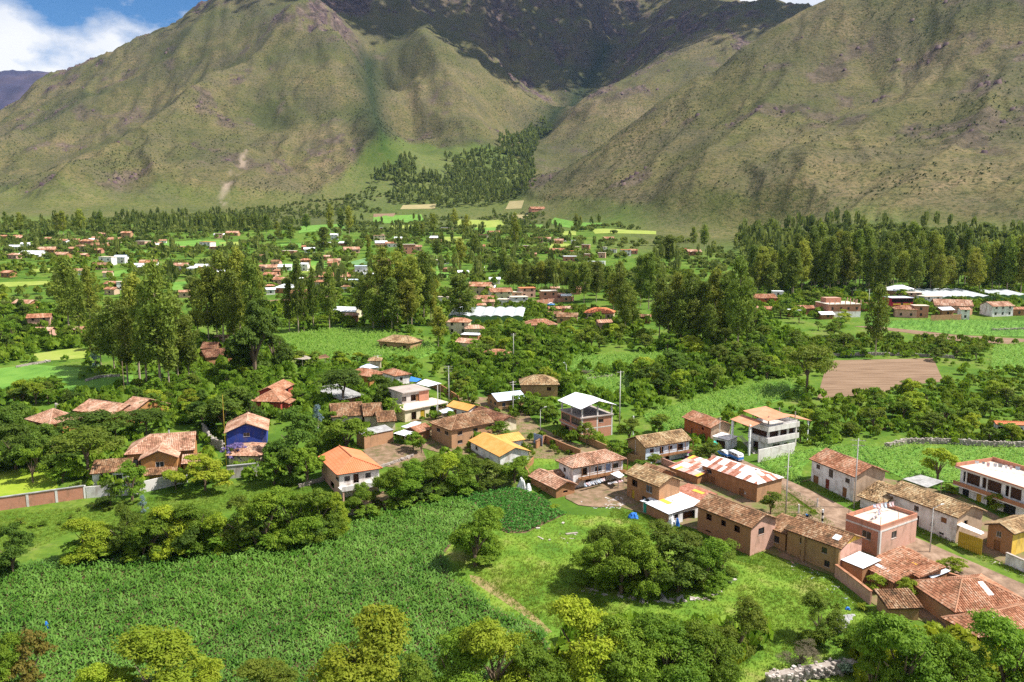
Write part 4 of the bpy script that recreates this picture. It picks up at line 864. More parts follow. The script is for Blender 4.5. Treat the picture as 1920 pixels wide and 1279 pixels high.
b = MB(); [b.box(-3.4 + .0, 1 + .32 * i, .2 * i, -2.0, 1.32 + .32 * i, .2 * i + .08) for i in range(16)]; b.build('staircase', 'concrete', r)
b = MB(); b.prism([(W + .6, D * .2, 7.0), (W + 6.5, D * .2, 5.6), (W + 6.5, D, 5.9), (W + .6, D, 7.3)], .08); b.build('roof_sheet', 'terracotta_sheet', r)
for y in (D * .25, D * .8): b = MB(); b.box(W + 5.6, y, -1, W + 5.9, y + .3, 5.7); b.build('column', 'white', r)
b = MB(); b.box(-6.5, -3.4, -1.2, W * .55, -3.15, 2.6); b.build('yard_wall', 'concrete_pale', r)
house('grey_roof_shed', 'low white shed with flat pale roof by the parked blue and white cars', 'G', (600, 640), (850, 690), None, 2.6, roof='shed', axis='x', slope=.3, W=5, wall='plaster_white', tile='metal_pale', style='metal', o=.2, op=[Wn('L', .5, .3, 0, 2.2, 'open')])
# street
house('street_house', 'white two storey house with red brown tile roof and brown wooden doors at the lane', 'e', (130, 347), (522, 492), (822, 462), 5.5, slope=0.42, wall='plaster_white', wallR='plaster_tan', tile='tile_orange', plinth=True, jit=.03,
    op=[Wn('L', .16, .045, 4.0, 4.9), Wn('L', .47, .05, 3.3, 5.0), Wn('L', .85, .05, 3.6, 4.5), Wn('L', .12, .065, 0.3, 2.3, 'door'), Wn('L', .40, .045, 0, 2.6, 'door', 'wood_red'), Wn('L', .80, .05, 0, 2.4, 'door')])
house('leanto_house', 'low lean-to with jumbled loose roof tiles between two white houses', 'e', (540, 640), (748, 712), None, 2.6, roof='shed', axis='y', slope=2.0, W=6.5, wall='plaster_white', tile='tile_old', jit=.09, w_=.34)
house('long_white_house', 'long white house with mossy tan tile roof along the street', 'A', (130, 190), (1252, 578), (1745, 495), 5.0, slope=0.4, wall='plaster_white', wallR='plaster_tan', tile='tile_old', plinth=True, jit=.035,
    op=[Wn('L', .42, .035, 3.3, 4.3), Wn('L', .82, .04, 3.0, 4.0, 'shutter'), Wn('L', .42, .05, 0, 2.5, 'open'), Wn('L', .80, .035, .6, 1.1, 'win', 'concrete'), Wn('R', .35, .07, 2.4, 4.0, 'open')])
r, W, D = house('brick_terrace_house', 'square brick and concrete house with flat roof terrace and clotheslines', 'e', (478, 800), (730, 905), (985, 790), 5.2, roof='flat', wall='brick_red', wallR='brick_pink', op=[Wn('L', .62, .13, 2.5, 4.0, 'win', 'concrete'), Wn('R', .38, .07, 2.6, 3.9, 'win', 'concrete')])
b = MB(); b.box(.02, .02, 4.85, W - .02, D - .02, 5.1); b.build('roof_deck', 'deck', r)
b = MB(); b.box(-.05, -.05, 4.55, W + .05, -.003, 4.85); b.box(-.05, -.003, 4.55, -.003, D, 4.85); b.build('concrete_beam', 'concrete_pale', r)
b = MB(); b.box(-.06, -.06, -1, .35, .35, 4.55); b.build('column', 'concrete_pale', r)
parapet(r, W, D, 5.2, .6, 'brick_red')
for x, y in ((.25, .25), (W - .3, .3), (.3, D - .3), (W - .3, D - .3), (W * .5, .25)): b = MB(); b.bar((x, y, 5.1), (x, y, 7.3), .04); b.build('reinforcement_post', 'wood_dark', r)
TERR = (r, W, D)
r, W, D = house('yellow_gable_house', 'adobe house with striped brown tile roof, yellow gable and white skylight', 'g', (438, 102), (786, 234), (926, 160), 4.9, slope=0.42, wall='adobe_gold', wallR='plaster_pinkish', gab='plaster_yellow', tile='tile_brown',
    op=[Wn('L', .30, .05, 3.2, 4.2), Wn('L', .72, .05, 3.0, 4.0), Wn('L', .32, .05, 1.0, 2.0), Wn('L', .78, .05, .8, 1.9)])
b = MB(); b.box(W * .2, D * .13, 0, W * .36, D * .24, .03); y_ = b.build('skylight', 'metal_white', r); y_.location = (0, 0, 5.05); y_.rotation_euler = (0, -math.atan(.42), 0)
for y in (0.4, D * .62): b = MB(); b.box(.0, y, -1, .495, y + .55, 4.9); b.build('buttress', 'adobe_gold', r)
wing(r, .3, D - .4, W * .8, 5.2, 3.9, roof='shed', axis='y', slope=.9, wall='adobe_gold', tile='tile_brown', op=[Wn('L', .6, .12, 1.6, 2.8)])
house('tin_leanto', 'small adobe lean-to with white tin roof against the yellow gable house', 'g', (815, 284), (920, 352), (986, 290), 2.9, roof='shed', axis='y', slope=.3, wall='adobe', tile='metal_white', style='metal', o=.15)
r, W, D = house('skylight_tile_house', 'low tile roofed outbuilding with one white roof sheet below the terrace house', 'g', (920, 325), (1110, 442), (1216, 402), 2.5, roof='shed', axis='y', slope=1.0, wall='adobe_pink', tile='tile_orange', jit=.04)
b = MB(); b.box(W * .35, D * .35, 0, W * .5, D * .75, .03); y_ = b.build('roof_sheet', 'metal_white', r); y_.location = (0, 0, 2.56 + .42 / W); y_.rotation_euler = (0, -math.atan(1 / W), 0)
r, W, D = house('yellow_sheet_house', 'street side house with red tile roof holding a single yellow sheet', 'g', (1030, 268), (1268, 412), (1408, 368), 2.8, roof='shed', axis='y', slope=1.0, wall='adobe_pink', tile='tile_orange', jit=.04)
b = MB(); b.box(W * .45, D * .35, 0, W * .53, D * .75, .03); y_ = b.build('roof_sheet', 'metal_yellow', r); y_.location = (0, 0, 2.88); y_.rotation_euler = (0, -math.atan(1 / W), 0)
house('tin_strip_shed', 'narrow shed with pale blue tin roof beside the street shrub', 'g', (1295, 404), (1352, 412), (1496, 378), 2.5, roof='shed', axis='x', slope=.4, W=None, D=3.5, wall='adobe', tile='metal_blue', style='metal', o=.15)
r, W, D = house('big_hip_house', 'large red tile hipped roof house with white skylight near the street corner', 'g', (1256, 425), (1492, 628), (1925, 545), 3.2, axis='x', hips=(1, 1), slope=.42, wall='adobe_pink', tile='tile_orange', D=None)
sk = MB(); sk.box(0, 0, 0, .9, 2.6, .04); y_ = sk.build('skylight', 'metal_white', r); y_.location = (W * .55, D * .2, 3.2 + .42 * D * .2 + .16); y_.rotation_euler = (math.atan(.42), 0, 0)
r, W, D = house('corner_hip_house', 'red tile roof with small white skylight half hidden by foreground trees', 'g', (1472, 640), (1655, 792), (1990, 640), 3.0, axis='x', hips=(1, 0), slope=.4, wall='adobe', tile='tile_orange')
sk = MB(); sk.box(0, 0, 0, 1.5, 1.2, .04); y_ = sk.build('skylight', 'metal_white', r); y_.location = (W * .3, D * .2, 3.0 + .4 * D * .2 + .16); y_.rotation_euler = (math.atan(.4), 0, 0)
house('wall_side_house', 'low mossy tile roof outbuilding beside the pink boundary wall', 'g', (982, 502), (1075, 604), (1292, 590), 2.2, roof='shed', axis='x', slope=.9, wall='adobe_pink', tile='tile_brown', jit=.04, D=4.5)
house('green_gable_house', 'brown adobe house with yellow green side wall and barred window at the street', 'e', (1556, 868), (1800, 950), None, 4.4, axis='x', slope=.4, W=9, wall='adobe', wallR='plaster_yellow', tile='tile_old', D=None, op=[Wn('L', .45, .1, 2.9, 3.9, 'win', 'concrete'), Wn('L', .42, .13, 0, 2.2, 'shutter')])
# brick house with dark verandahs at the right edge
r, W, D = house('verandah_house', 'long brick house with dark verandah, brick balcony band and clotheslines on flat roof', 'H', (865, 690), (1905, 1030), None, 6.4, roof='flat', W=9.5, wall='plaster_white',
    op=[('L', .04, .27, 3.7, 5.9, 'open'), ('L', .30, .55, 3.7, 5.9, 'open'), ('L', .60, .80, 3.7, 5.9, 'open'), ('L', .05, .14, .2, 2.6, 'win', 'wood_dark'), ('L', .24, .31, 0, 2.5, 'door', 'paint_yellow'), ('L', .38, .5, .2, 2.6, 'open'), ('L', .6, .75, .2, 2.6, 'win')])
b = MB(); b.box(-1.0, -.4, 6.4, W + .4, D + .6, 6.62); b.build('roof_deck', 'deck', r)
b = MB(); b.box(-1.2, -.4, 2.75, -.003, D + .6, 2.95); b.build('balcony_floor', 'concrete_pale', r)
b = MB(); b.box(-1.2, -.4, 2.95, -1.05, D + .6, 3.75); b.build('balcony_band', 'brick_field', r)
for q, nm in (((-1.0, -.4, -.85, D + .6, .3), 0), ((W + .2, -.4, W + .4, D + .6, .9), 1), ((-.85, D + .4, W + .2, D + .6, .75), 2)): b = MB(); b.box(q[0], q[1], 6.62, q[2], q[3], 6.62 + q[4]); b.build('parapet', 'brick_red', r)
for t_ in (.0, .28, .57, .85): b = MB(); b.box(-1.04, D * t_ + .2, 3.75, -.86, D * t_ + .45, 6.4); b.build('column', 'concrete_pale', r)
VER = (r, W, D)
r, W, D = house('debris_roof_shed', 'low shed with rusty brown roof, one yellow sheet and scattered debris', 'd', (598, 892), (800, 1002), (884, 942), 2.3, roof='shed', axis='y', slope=.5, wall='adobe', tile='metal_rust', style='metal', o=.2)
b = MB(); b.box(W * .5, D * .25, 0, W * .7, D * .6, .03); y_ = b.build('roof_sheet', 'metal_yellow', r); y_.location = (0, 0, 2.36 + .0); y_.rotation_euler = (0, -math.atan(.5 / W), 0)
# --- left
house('pair_tile_house', 'small reddish tile roofed house at the far end of the stone wall, left', 'a', (296, 402), (370, 470), (560, 402), 3.0, axis='x', hips=(1, 1), slope=.45, wall='plaster_ochre', tile='tile_pink')
r, W, D = house('twin_gable_house', 'long tile house with front gable above the dark flat topped trees', 'a', (650, 335), (845, 405), (1010, 330), 3.2, axis='y', slope=.4, wall='plaster_ochre', tile='tile_pink')
wing(r, W * .25, -3.0, W * 1.3, D * .42, 3.4, axis='y', slope=.42, wall='plaster_ochre', tile='tile_pink', op=[Wn('R', .5, .3, 1.5, 2.8, 'open')])
r, W, D = house('ochre_villa', 'large ochre villa with ribbed tile roofs and gabled front window', 'a', (868, 606), (930, 694), (1445, 690), 4.6, axis='x', hips=(1, 0), slope=.62, wall='plaster_ochre', tile='tile_pink', D=9.5, op=[Wn('R', .1, .06, 2.0, 3.4), Wn('R', .2, .03, 2.0, 3.4)])
wing(r, W * .24, -4.2, W * .56, D * .75, 4.3, axis='y', slope=.45, wall='plaster_ochre', tile='tile_pink', op=[Wn('R', .52, .12, 1.9, 3.6, 'win', 'white')])
wing(r, W * .3, -6.2, W * .48, 2.6, 1.4, roof='shed', axis='x', slope=.9, wall='plaster_ochre', tile='tile_brown')
wing(r, -W * .42, -4.8, W * .55, 5.0, 2.3, roof='shed', axis='x', slope=1.6, wall='plaster_white', tile='tile_brown', op=[Wn('R', .3, .12, .4, 1.6), Wn('R', .7, .12, .4, 1.6)])
wing(r, W * .82, -3.6, W * .28, 3.4, 2.6, roof='shed', axis='x', slope=1.2, wall='plaster_ochre', tile='tile_pink')
for x in (.84, .90, .96): b = MB(); b.box(W * x, .2, 0, W * x + .3, .496, 4.6); b.build('timber_post', 'wood', r)
b = MB(); b.bar((W * .6, D * .5, 7.2), (W * .6, D * .5, 8.4), .16); b.build('chimney', 'steel', r)
r, W, D = house('blue_house', 'house with deep blue gable wall and pinkish tile roof', 'b', (155, 702), (492, 670), (540, 572), 4.2, axis='x', slope=.42, wall='plaster_blue', tile='tile_pink', W=11, op=[Wn('L', .5, .08, 3.0, 3.9, 'win', 'concrete')])
house('wisteria_house', 'low pink tile roof in front of the blue gable, draped with violet blossom', 'b', (90, 855), (432, 862), (528, 772), 2.3, axis='x', hips=(1, 1), slope=.36, wall='plaster_cream', tile='tile_pink', W=None, D=8)
r, W, D = house('red_villa', 'dark red house with stepped tile roofs among trees', 'b', (383, 458), (590, 458), (705, 405), 3.8, axis='x', hips=(1, 0), slope=.5, wall='plaster_red', tile='tile_orange', D=9, op=[Wn('R', .25, .1, 1.6, 2.8), Wn('R', .7, .12, 1.6, 2.8)])
wing(r, W * .55, D * .3, W * 1.3, D * .7, 5.3, axis='x', slope=.42, wall='plaster_red', tile='tile_orange', op=[Wn('R', .5, .2, 3.6, 4.9, 'open')])
wing(r, W * .2, -1.5, W * .55, 4, 3.0, roof='shed', axis='x', slope=1.2, wall='plaster_red', tile='tile_orange', op=[Wn('R', .35, .15, 1.0, 2.2)])
r, W, D = house('central_tile_house', 'sprawling low house with brown tile roofs behind leafy trees', 'b', (905, 510), (960, 572), (1215, 562), 3.2, axis='x', slope=.6, wall='plaster_cream', tile='tile_brown', D=8.5, op=[Wn('R', .08, .06, .8, 2.0, 'win', 'white')])
wing(r, W * .95, -1.5, W * .62, 8, 3.2, axis='x', slope=.6, wall='plaster_cream', tile='tile_brown')
wing(r, W * 1.3, -5.5, W * .6, 8, 2.4, axis='x', slope=.45, wall='plaster_cream', tile='tile_brown')
house('wall_barn', 'long pink adobe barn with dark sheet roof facing the bare yard', 'b', (1195, 705), (1208, 708), (1435, 664), 3.4, roof='shed', axis='x', slope=.5, wall='adobe_pink', tile='metal_grey', style='metal', W=None, D=4.0, o=.15)
r, W, D = house('terracotta_house', 'new brick and plaster house with smooth terracotta hipped roof and balcony wall', 'E', (302, 288), (572, 570), (1252, 458), 5.2, axis='y', hips=(1, 0), slope=.36, wall='brick_pink', wallR='concrete_pale', tile='terracotta', style='plain', o=.6,
    op=[Wn('R', .20, .07, 3.4, 4.5), Wn('R', .42, .07, 2.7, 4.7, 'open'), Wn('R', .72, .07, 3.4, 4.5), Wn('L', .9, .08, 3.5, 4.2), Wn('L', .6, .12, 0.6, 2.0, 'open')])
b = MB(); b.box(.3, -2.2, 2.3, W + .6, .59, 2.5); b.build('balcony_floor', 'concrete_pale', r)
b = MB(); b.box(.3, -2.2, 2.5, W + .6, -2.0, 3.3); b.box(W + .4, -2.0, 2.5, W + .6, .59, 3.3); b.build('balcony_wall', 'concrete_pale', r)
for x in (.5, W * .5, W + .2): b = MB(); b.box(x, -2.1, -1.5, x + .3, -1.8, 2.3); b.build('column', 'brick_pink', r)
house('white_hip_house', 'white house with orange brown hipped tiles beside blue tarpaulin', 'b', (1332, 228), (1442, 264), (1562, 246), 4.6, axis='y', hips=(1, 1), slope=.42, wall='plaster_white', tile='tile_orange', W=None, D=9, op=[Wn('R', .4, .1, 3.0, 4.0)])
r, W, D = house('unfinished_house', 'unfinished two level concrete and brick house with bare slab roof', 'b', (1440, 372), (1500, 390), (1695, 362), 6.0, roof='flat', wall='concrete', wallR='concrete', D=8, op=[Wn('R', .05, .08, 3.6, 5.0, 'win', 'wood'), Wn('R', .58, .08, 3.2, 5.2, 'door', 'wood'), ('R', .3, .5, 3.4, 5.2, 'open')])
b = MB(); b.box(-.4, -.6, 6.0, W + .3, D, 6.25); b.build('roof_deck', 'deck_grey', r)
b = MB(); b.box(W * .62, -.08, 3.0, W + .05, -.003, 5.98); b.build('brick_infill', 'brick_red', r)
r2, W2, D2 = house('concrete_annex', 'low concrete annex with stained slab roof in front of unfinished house', 'b', (1478, 500), (1515, 520), (1690, 480), 3.2, roof='flat', wall='plaster_cream', wallR='plaster_cream', D=7, op=[Wn('R', .35, .1, 0, 2.4, 'open'), Wn('R', .7, .09, 0, 2.5, 'door', 'paint_yellow')])
b = MB(); b.box(-.3, -.5, 3.2, W2 + 6, D2, 3.42); b.build('roof_deck', 'deck', r2)
for x in (W2 + 2, W2 + 5.5): b = MB(); b.box(x, -.4, -1, x + .25, -.15, 3.2); b.build('column', 'concrete_pale', r2)
def awning(label, crop, pts, z, dz, m_, posts=True, cat='awning', name='awning'):
    q = [P(*K(crop, p), z) for p in pts]; o_ = q[0].copy(); g0 = float(gh(o_.x, o_.y)); r = top(name, label, cat, (o_.x, o_.y, g0)); L_ = [(p.x - o_.x, p.y - o_.y, z + dz[i]) for i, p in enumerate(q)]
    b = MB(); tile_plane(b, L_, .6, 99, .03, 0, lap=0); b.build('roof_sheet', m_, r)
    for x, y, zz_ in (L_ if posts else []): b = MB(); b.bar((x * .94, y * .94, -1.5), (x * .94, y * .94, zz_), .08); b.build('post', 'wood_grey', r)
    return r
awning('white corrugated awning on posts beside the unfinished house', 'b', [(1600, 318), (1690, 346), (1790, 322), (1668, 282)], 5.2, (0, 0, .2, .3), 'metal_white')
awning('small pale sheet awning over the annex doorway', 'b', [(1770, 520), (1800, 545), (1880, 525), (1840, 498)], 2.6, (0, 0, .2, .2), 'metal_blue')
awning('white sheet porch roof beside the adobe barn', 'b', [(1428, 690), (1520, 715), (1590, 690), (1500, 665)], 2.5, (0, 0, .3, .3), 'metal_white')
awning('pale blue sheet roof between barn and hipped adobe house', 'b', [(1490, 640), (1560, 665), (1640, 610), (1590, 600)], 2.8, (0, 0, .3, .3), 'metal_blue')
house('little_tile_house', 'little reddish tile roof beside the hipped adobe house', 'b', (1552, 665), (1610, 690), (1700, 650), 2.6, axis='x', slope=.4, wall='adobe', tile='tile_orange', D=5)
awning('thatched straw shelter on crossed poles at the field edge', 'b', [(690, 130), (750, 140), (830, 130), (760, 105)], 2.8, (0, 0, 0, .5), 'wood_grey', name='shelter', cat='shelter')
awning('small tile shelter beside the straw shelter', 'b', [(835, 122), (880, 135), (955, 120), (920, 100)], 2.8, (0, 0, 0, .5), 'tile_brown', name='shelter', cat='shelter')
awning('pale blue metal roof on posts near the twin pole', 'b', [(1172, 195), (1230, 208), (1320, 200), (1240, 168)], 3.2, (0, 0, .2, .4), 'metal_blue')
house('kiosk_house', 'small cream house with tile cap behind the pale blue roof', 'b', None, (1236, 150), (1342, 148), 4.2, axis='x', hips=(1, 1), slope=.4, D=5, wall='plaster_cream', tile='tile_old')
house('hedge_tile_house', 'low reddish roof hidden behind dark round tree', 'b', None, (1075, 240), (1250, 268), 3.0, axis='x', hips=(1, 1), slope=.45, D=7, wall='plaster_ochre', tile='tile_orange')
r, W, D = house('grey_court', 'grey flat sheet roof behind the dark umbrella tree', 'b', (815, 350), (1030, 440), (1225, 415), 2.4, roof='shed', axis='y', slope=.3, wall='adobe', tile='metal_grey', style='metal')
house('old_barn', 'old barn with dark red tile roof in the eucalyptus shade', 'n', (1495, 1130), (1540, 1165), (1800, 1130), 3.0, axis='x', slope=.5, D=8, wall='adobe', tile='tile_dark')
house('old_cottage', 'small house with square tile roof behind the old barn', 'n', None, (1497, 1095), (1622, 1095), 3.4, axis='x', slope=.6, D=6, wall='adobe', tile='tile_dark')
house('pink_hut', 'pale pink hut with one dark window behind the tall eucalyptus', 'n', None, (1600, 1010), (1700, 1010), 3.2, axis='x', slope=.3, D=4, wall='plaster_pinkish', tile='tile_old', op=[Wn('R', .4, .15, 1, 2)])
house('patio_hall', 'long low white hall with tiled coping and open bays at right edge', 'H', None, (1335, 112), (1760, 128), 3.6, axis='x', slope=.3, D=3.0, wall='plaster_white', tile='terracotta', style='plain', op=[('R', .03, .44, 1.4, 2.9, 'open'), ('R', .50, .94, 1.4, 2.9, 'open')])
r, W, D = house('field_house', 'lone house with wide hipped tile roof in the maize field', 'o', None, (905, 1038), (1160, 1058), 2.6, axis='x', hips=(1, 1), slope=.45, D=9, wall='adobe_gold', tile='tile_old', op=[Wn('R', .2, .06, .6, 1.7, 'open'), Wn('R', .8, .06, .6, 1.7, 'open')])
# ------------------------------------------------------------------ fields, crops, lanes
FIELDS = []
mat('soil', [(0.07, 0.06, 0.025), (0.13, 0.085, 0.045), (0.19, 0.12, 0.07)], scale=0.8, detail=8, bump=0.5, bscale=2)
mat('soil_plough', [(0.14, 0.085, 0.05), (0.205, 0.13, 0.08), (0.255, 0.17, 0.11)], scale=0.8, detail=8, bump=0.9, bscale=2.0, stretch=(.12, 1, 1))
mat('lane', [(0.13, 0.085, 0.055), (0.23, 0.15, 0.10), (0.34, 0.235, 0.165)], scale=0.5, detail=9, bump=0.3, bscale=4)
mat('path_dirt', [(0.12, 0.20, 0.02), (0.20, 0.17, 0.06), (0.29, 0.21, 0.10), (0.16, 0.22, 0.03)], scale=0.7, detail=8)
mat('lawn', [(0.15, 0.24, 0.015), (0.22, 0.29, 0.02), (0.28, 0.32, 0.04)], scale=0.25, detail=7, bump=0.3, bscale=6)
mat('field_green', [(0.07, 0.17, 0.02), (0.11, 0.23, 0.03), (0.15, 0.27, 0.04)], scale=0.12, detail=7, bump=0.4, bscale=1)
mat('field_yellow', [(0.17, 0.24, 0.03), (0.24, 0.29, 0.05), (0.28, 0.30, 0.08)], scale=0.1, detail=7)
mat('field_teal', [(0.09, 0.19, 0.06), (0.14, 0.25, 0.10)], scale=0.15, detail=6)
mat('field_tan', [(0.26, 0.22, 0.10), (0.33, 0.27, 0.13)], scale=0.08, detail=7)
mat('yard_dirt', [(0.10, 0.10, 0.035), (0.19, 0.125, 0.075), (0.28, 0.19, 0.125)], scale=0.6, detail=9, bump=0.3, bscale=3)
mat('village_ground', [(0.08, 0.125, 0.02), (0.15, 0.14, 0.05), (0.20, 0.13, 0.08), (0.28, 0.185, 0.12)], scale=0.35, detail=9, bump=0.3, bscale=3)
mat('meadow', [(0.06, 0.135, 0.012), (0.10, 0.19, 0.016), (0.155, 0.235, 0.025), (0.22, 0.22, 0.06)], scale=0.16, detail=8, bump=0.4, bscale=4)
LAY = [0]
def sheet(name, s, m_, label, c='w', dz=None, avoid=True):
    poly = gpoly(s, c); LAY[0] += 1; z = 0.02 + 0.004 * LAY[0] if dz is None else dz
    me = bpy.data.meshes.new(name); me.from_pydata([(x, y, float(gh(x, y)) + z) for x, y in poly], [], [tuple(range(len(poly)))]); me.update()
    if me.polygons[0].normal.z < 0: me.flip_normals()
    me.materials.append(MATS[m_]); o = ob(name, me); tag(o, label, kind='structure')
    if avoid: FIELDS.append(poly)
    return poly
def far_sheet(c, q, m_, label):
    w_ = [P(*K(c, p)) for p in q]; n = 10; V = []; LAY[0] += 1
    for i in range(n + 1):
        for j in range(n + 1):
            u, v = i / n, j / n; p = (w_[0] * (1 - u) + w_[1] * u) * (1 - v) + (w_[3] * (1 - u) + w_[2] * u) * v; V.append((p.x, p.y, float(gh(p.x, p.y)) + 0.25))
    me = bpy.data.meshes.new('field'); me.from_pydata(V, [], [(i * (n + 1) + j, (i + 1) * (n + 1) + j, (i + 1) * (n + 1) + j + 1, i * (n + 1) + j + 1) for i in range(n) for j in range(n)]); me.update()
    if me.polygons[0].normal.z < 0: me.flip_normals()
    me.materials.append(MATS[m_]); tag(ob('field', me), label, kind='structure'); FIELDS.append([tuple(p[:2]) for p in w_])
MT, MF = maize_t(7, 1); MT2, MF2 = maize_t(5, 2)
f1 = sheet('field', '-120 1100;0 1078;60 1058;250 1048;420 1032;560 1016;640 992;700 972;770 952;850 935;862 938;905 965;920 985;862 1000;832 1040;842 1080;920 1140;1012 1180;1080 1300;-160 1300', 'soil', 'tilled brown soil under the large foreground maize field')
pts = grid_pts(f1, 0.66, 0.92, 0.62, 0.26)
tn = np.clip(fbm(pts[:, 0] / 12, pts[:, 1] / 12, 3, 6), 0, 1)
stamp('maize_crop', pts, MT, MF, 'maize', (1.0, 1.75), 'dense young maize plants filling the large foreground field', tint=tn)
fp = sheet('field', '856 936;880 925;960 915;1020 933;1060 965;985 1000;950 1000;925 985;908 965', 'soil', 'tilled soil under the dark green potato patch')
BT, BF = blob_t(14, 0.24, 3); stamp('potato_crop', grid_pts(fp, 0.55, 0.75, 0.45, 0.2), BT, BF, 'potato', (0.6, 1.0), 'dark green potato plants in rows beside the small tile house')
fm = sheet('meadow', '920 985;950 1000;985 1000;1060 965;1130 968;1240 985;1330 1040;1420 1060;1560 1090;1640 1180;1660 1300;1080 1300;1012 1180;920 1140;842 1080;832 1040;862 1000', 'meadow', 'bright grassy meadow around the dark tree clump', avoid=False)
sheet('path', '880 1078;900 1082;960 1120;1010 1160;1035 1185;1024 1189;1004 1169;978 1152;938 1124;900 1100;884 1090', 'path_dirt', 'narrow dirt footpath between maize and meadow')
TT, TF = tuft_t(6, 0.28, 0.035, 0.22, 4)
gp = scatter(fm, 22000); tt = fbm(gp[:, 0] / 9, gp[:, 1] / 9, 3, 8); stamp('meadow_grass', gp, TT, TF, 'grass_blade', (0.5, 1.2), 'short bright grass of the meadow', tint=np.clip((tt - 0.3) * 2.2, 0, 1))
fw = gpoly('885 1075;960 1060;1090 1060;1110 1115;1180 1150;1050 1180;1010 1165;930 1110'); TT2, TF2 = tuft_t(6, 0.5, 0.05, 0.25, 5)
stamp('weedy_crop', scatter(fw, 1100), TT2, TF2, 'grass_blade', (0.7, 1.2), 'tall yellow green weedy crop beside the footpath', tint=np.full(1100, .9))
fw2 = gpoly('1380 1100;1500 1110;1560 1180;1500 1230;1400 1230'); stamp('weedy_crop', scatter(fw2, 900), TT2, TF2, 'grass_blade', (0.6, 1.1), 'tall grass between the tree clump and the corner houses', tint=np.full(900, .85))
fv = gpoly('0 960;170 950;430 908;560 905;600 900;560 940;420 960;330 985;130 1000;40 1040;-60 1050'); stamp('verge_grass', scatter(fv, 9000), TT, TF, 'grass_blade', (0.5, 1.2), 'grass strip between brick wall and hedge row')
def crop_field(s, label, n_, c='w', m_='maize_pale', soil='field_green', sc_=(1.15, 1.8), dx=1.05):
    f = sheet('field', s, soil, 'green ground of ' + label, c); stamp('maize_crop', grid_pts(f, dx, dx, n_, 0.35), MT2, MF2, m_, sc_, label)
crop_field('522 632;600 622;690 618;760 632;812 645;818 660;790 672;700 678;620 674;560 664', 'bright maize field with the lone hipped house', .3, dx=1.3, sc_=(1.4, 2.2))
crop_field('1060 672;1140 666;1225 664;1275 660;1285 676;1215 690;1150 697;1075 697', 'narrow maize strip above the stony bank', .2, dx=1.15, sc_=(1.2, 1.9))
crop_field('1085 708;1185 706;1190 730;1170 752;1090 730', 'maize patch behind the canopy house', .2, dx=1.1)
crop_field('1205 778;1330 742;1440 716;1484 716;1486 742;1420 766;1330 782;1265 812;1225 800', 'maize field behind the red orange house', .35)
crop_field('1418 872;1470 852;1540 838;1700 836;1925 842;1925 884;1830 878;1790 906;1700 900;1640 872;1545 842;1505 876;1500 910;1460 890', 'leafy crop behind the white street houses', .3, sc_=(1.0, 1.5))
sheet('field', '1532 748;1545 700;1562 676;1750 672;1762 700;1770 716;1700 722;1640 740;1570 745', 'soil_plough', 'bare ploughed field of pinkish brown soil')
crop_field('1858 692;1862 650;1930 645;1930 692', 'smooth green field at the right edge', .2, dx=1.3)
sheet('field', '1600 612;1700 624;1800 640;1900 646;1925 640;1925 636;1790 628;1650 612', 'soil_plough', 'strip of bare soil below the roadside houses')
crop_field('1618 604;1720 600;1925 602;1925 632;1800 628;1700 618;1640 612', 'green crop bands below the roadside houses', .1, dx=1.6, sc_=(1.0, 1.5), m_='maize')
sheet('lawn', '0 884;60 876;104 876;108 915;90 926;0 940;-60 945;-60 885', 'lawn', 'mown yellow green garden lawn behind the brick wall')
sheet('field', '-40 695;60 684;150 690;145 712;60 730;-40 755', 'field_green', 'green field with a stony edge at far left')
sheet('field', '62 664;150 652;165 658;160 672;70 678', 'field_yellow', 'yellow green patch beside a small round tree')
sheet('field', '100 716;250 704;250 722;190 740;110 742', 'field_green', 'low green plot with stone heaps')
sheet('meadow', '1000 850;1030 835;1042 868;1040 882;1000 880', 'meadow', 'small green lawn beside the ochre roofed house')
sheet('yard', '1150 905;1200 880;1290 862;1345 860;1440 890;1500 945;1560 985;1590 1000;1620 1030;1760 1095;1930 1150;1930 1200;1800 1190;1640 1135;1560 1080;1460 1045;1330 1000;1210 965;1160 950', 'village_ground', 'trodden dirt and weeds between the street houses', avoid=False)
sheet('yard', '1500 905;1530 900;1640 945;1760 1000;1930 1080;1930 1000;1800 930;1700 905;1560 880', 'village_ground', 'weedy dirt behind the white street houses', avoid=False)
sheet('yard', '770 790;850 745;960 745;1010 800;1070 830;1180 850;1180 870;1010 860;900 870;790 840', 'village_ground', 'dirt and grass round the ochre roofed houses', avoid=False)
sheet('yard', '680 845;720 830;790 838;800 862;760 880;700 872', 'yard_dirt', 'bare dirt yard with grass patches below the adobe barn')
sheet('yard', '1062 912;1110 888;1180 896;1175 950;1120 952;1085 948;1060 935', 'yard_dirt', 'dirt yard littered with rubbish')
sheet('yard', '1268 930;1290 905;1330 915;1350 945;1300 962', 'yard_dirt', 'dirt court between brick houses')
sheet('yard', '655 935;830 900;860 905;850 925;700 970;660 965', 'yard_dirt', 'bare stony ground under the tree row')
sheet('road', '1440 885;1470 898;1530 925;1590 955;1640 982;1720 1010;1800 1045;1940 1105;1940 1135;1860 1100;1790 1075;1740 1060;1690 1035;1640 1015;1600 1005;1570 990;1530 960;1480 925;1440 905;1370 870;1330 862;1335 850;1390 862', 'lane', 'pinkish dirt street running between the houses')
sheet('road', '1535 965;1600 1000;1590 1025;1530 1010;1490 990;1500 970', 'lane', 'dirt square at the street bend')
sheet('road', '1012 818;1026 814;1075 838;1140 868;1130 874;1060 848', 'lane', 'dirt lane beside the blue gate')
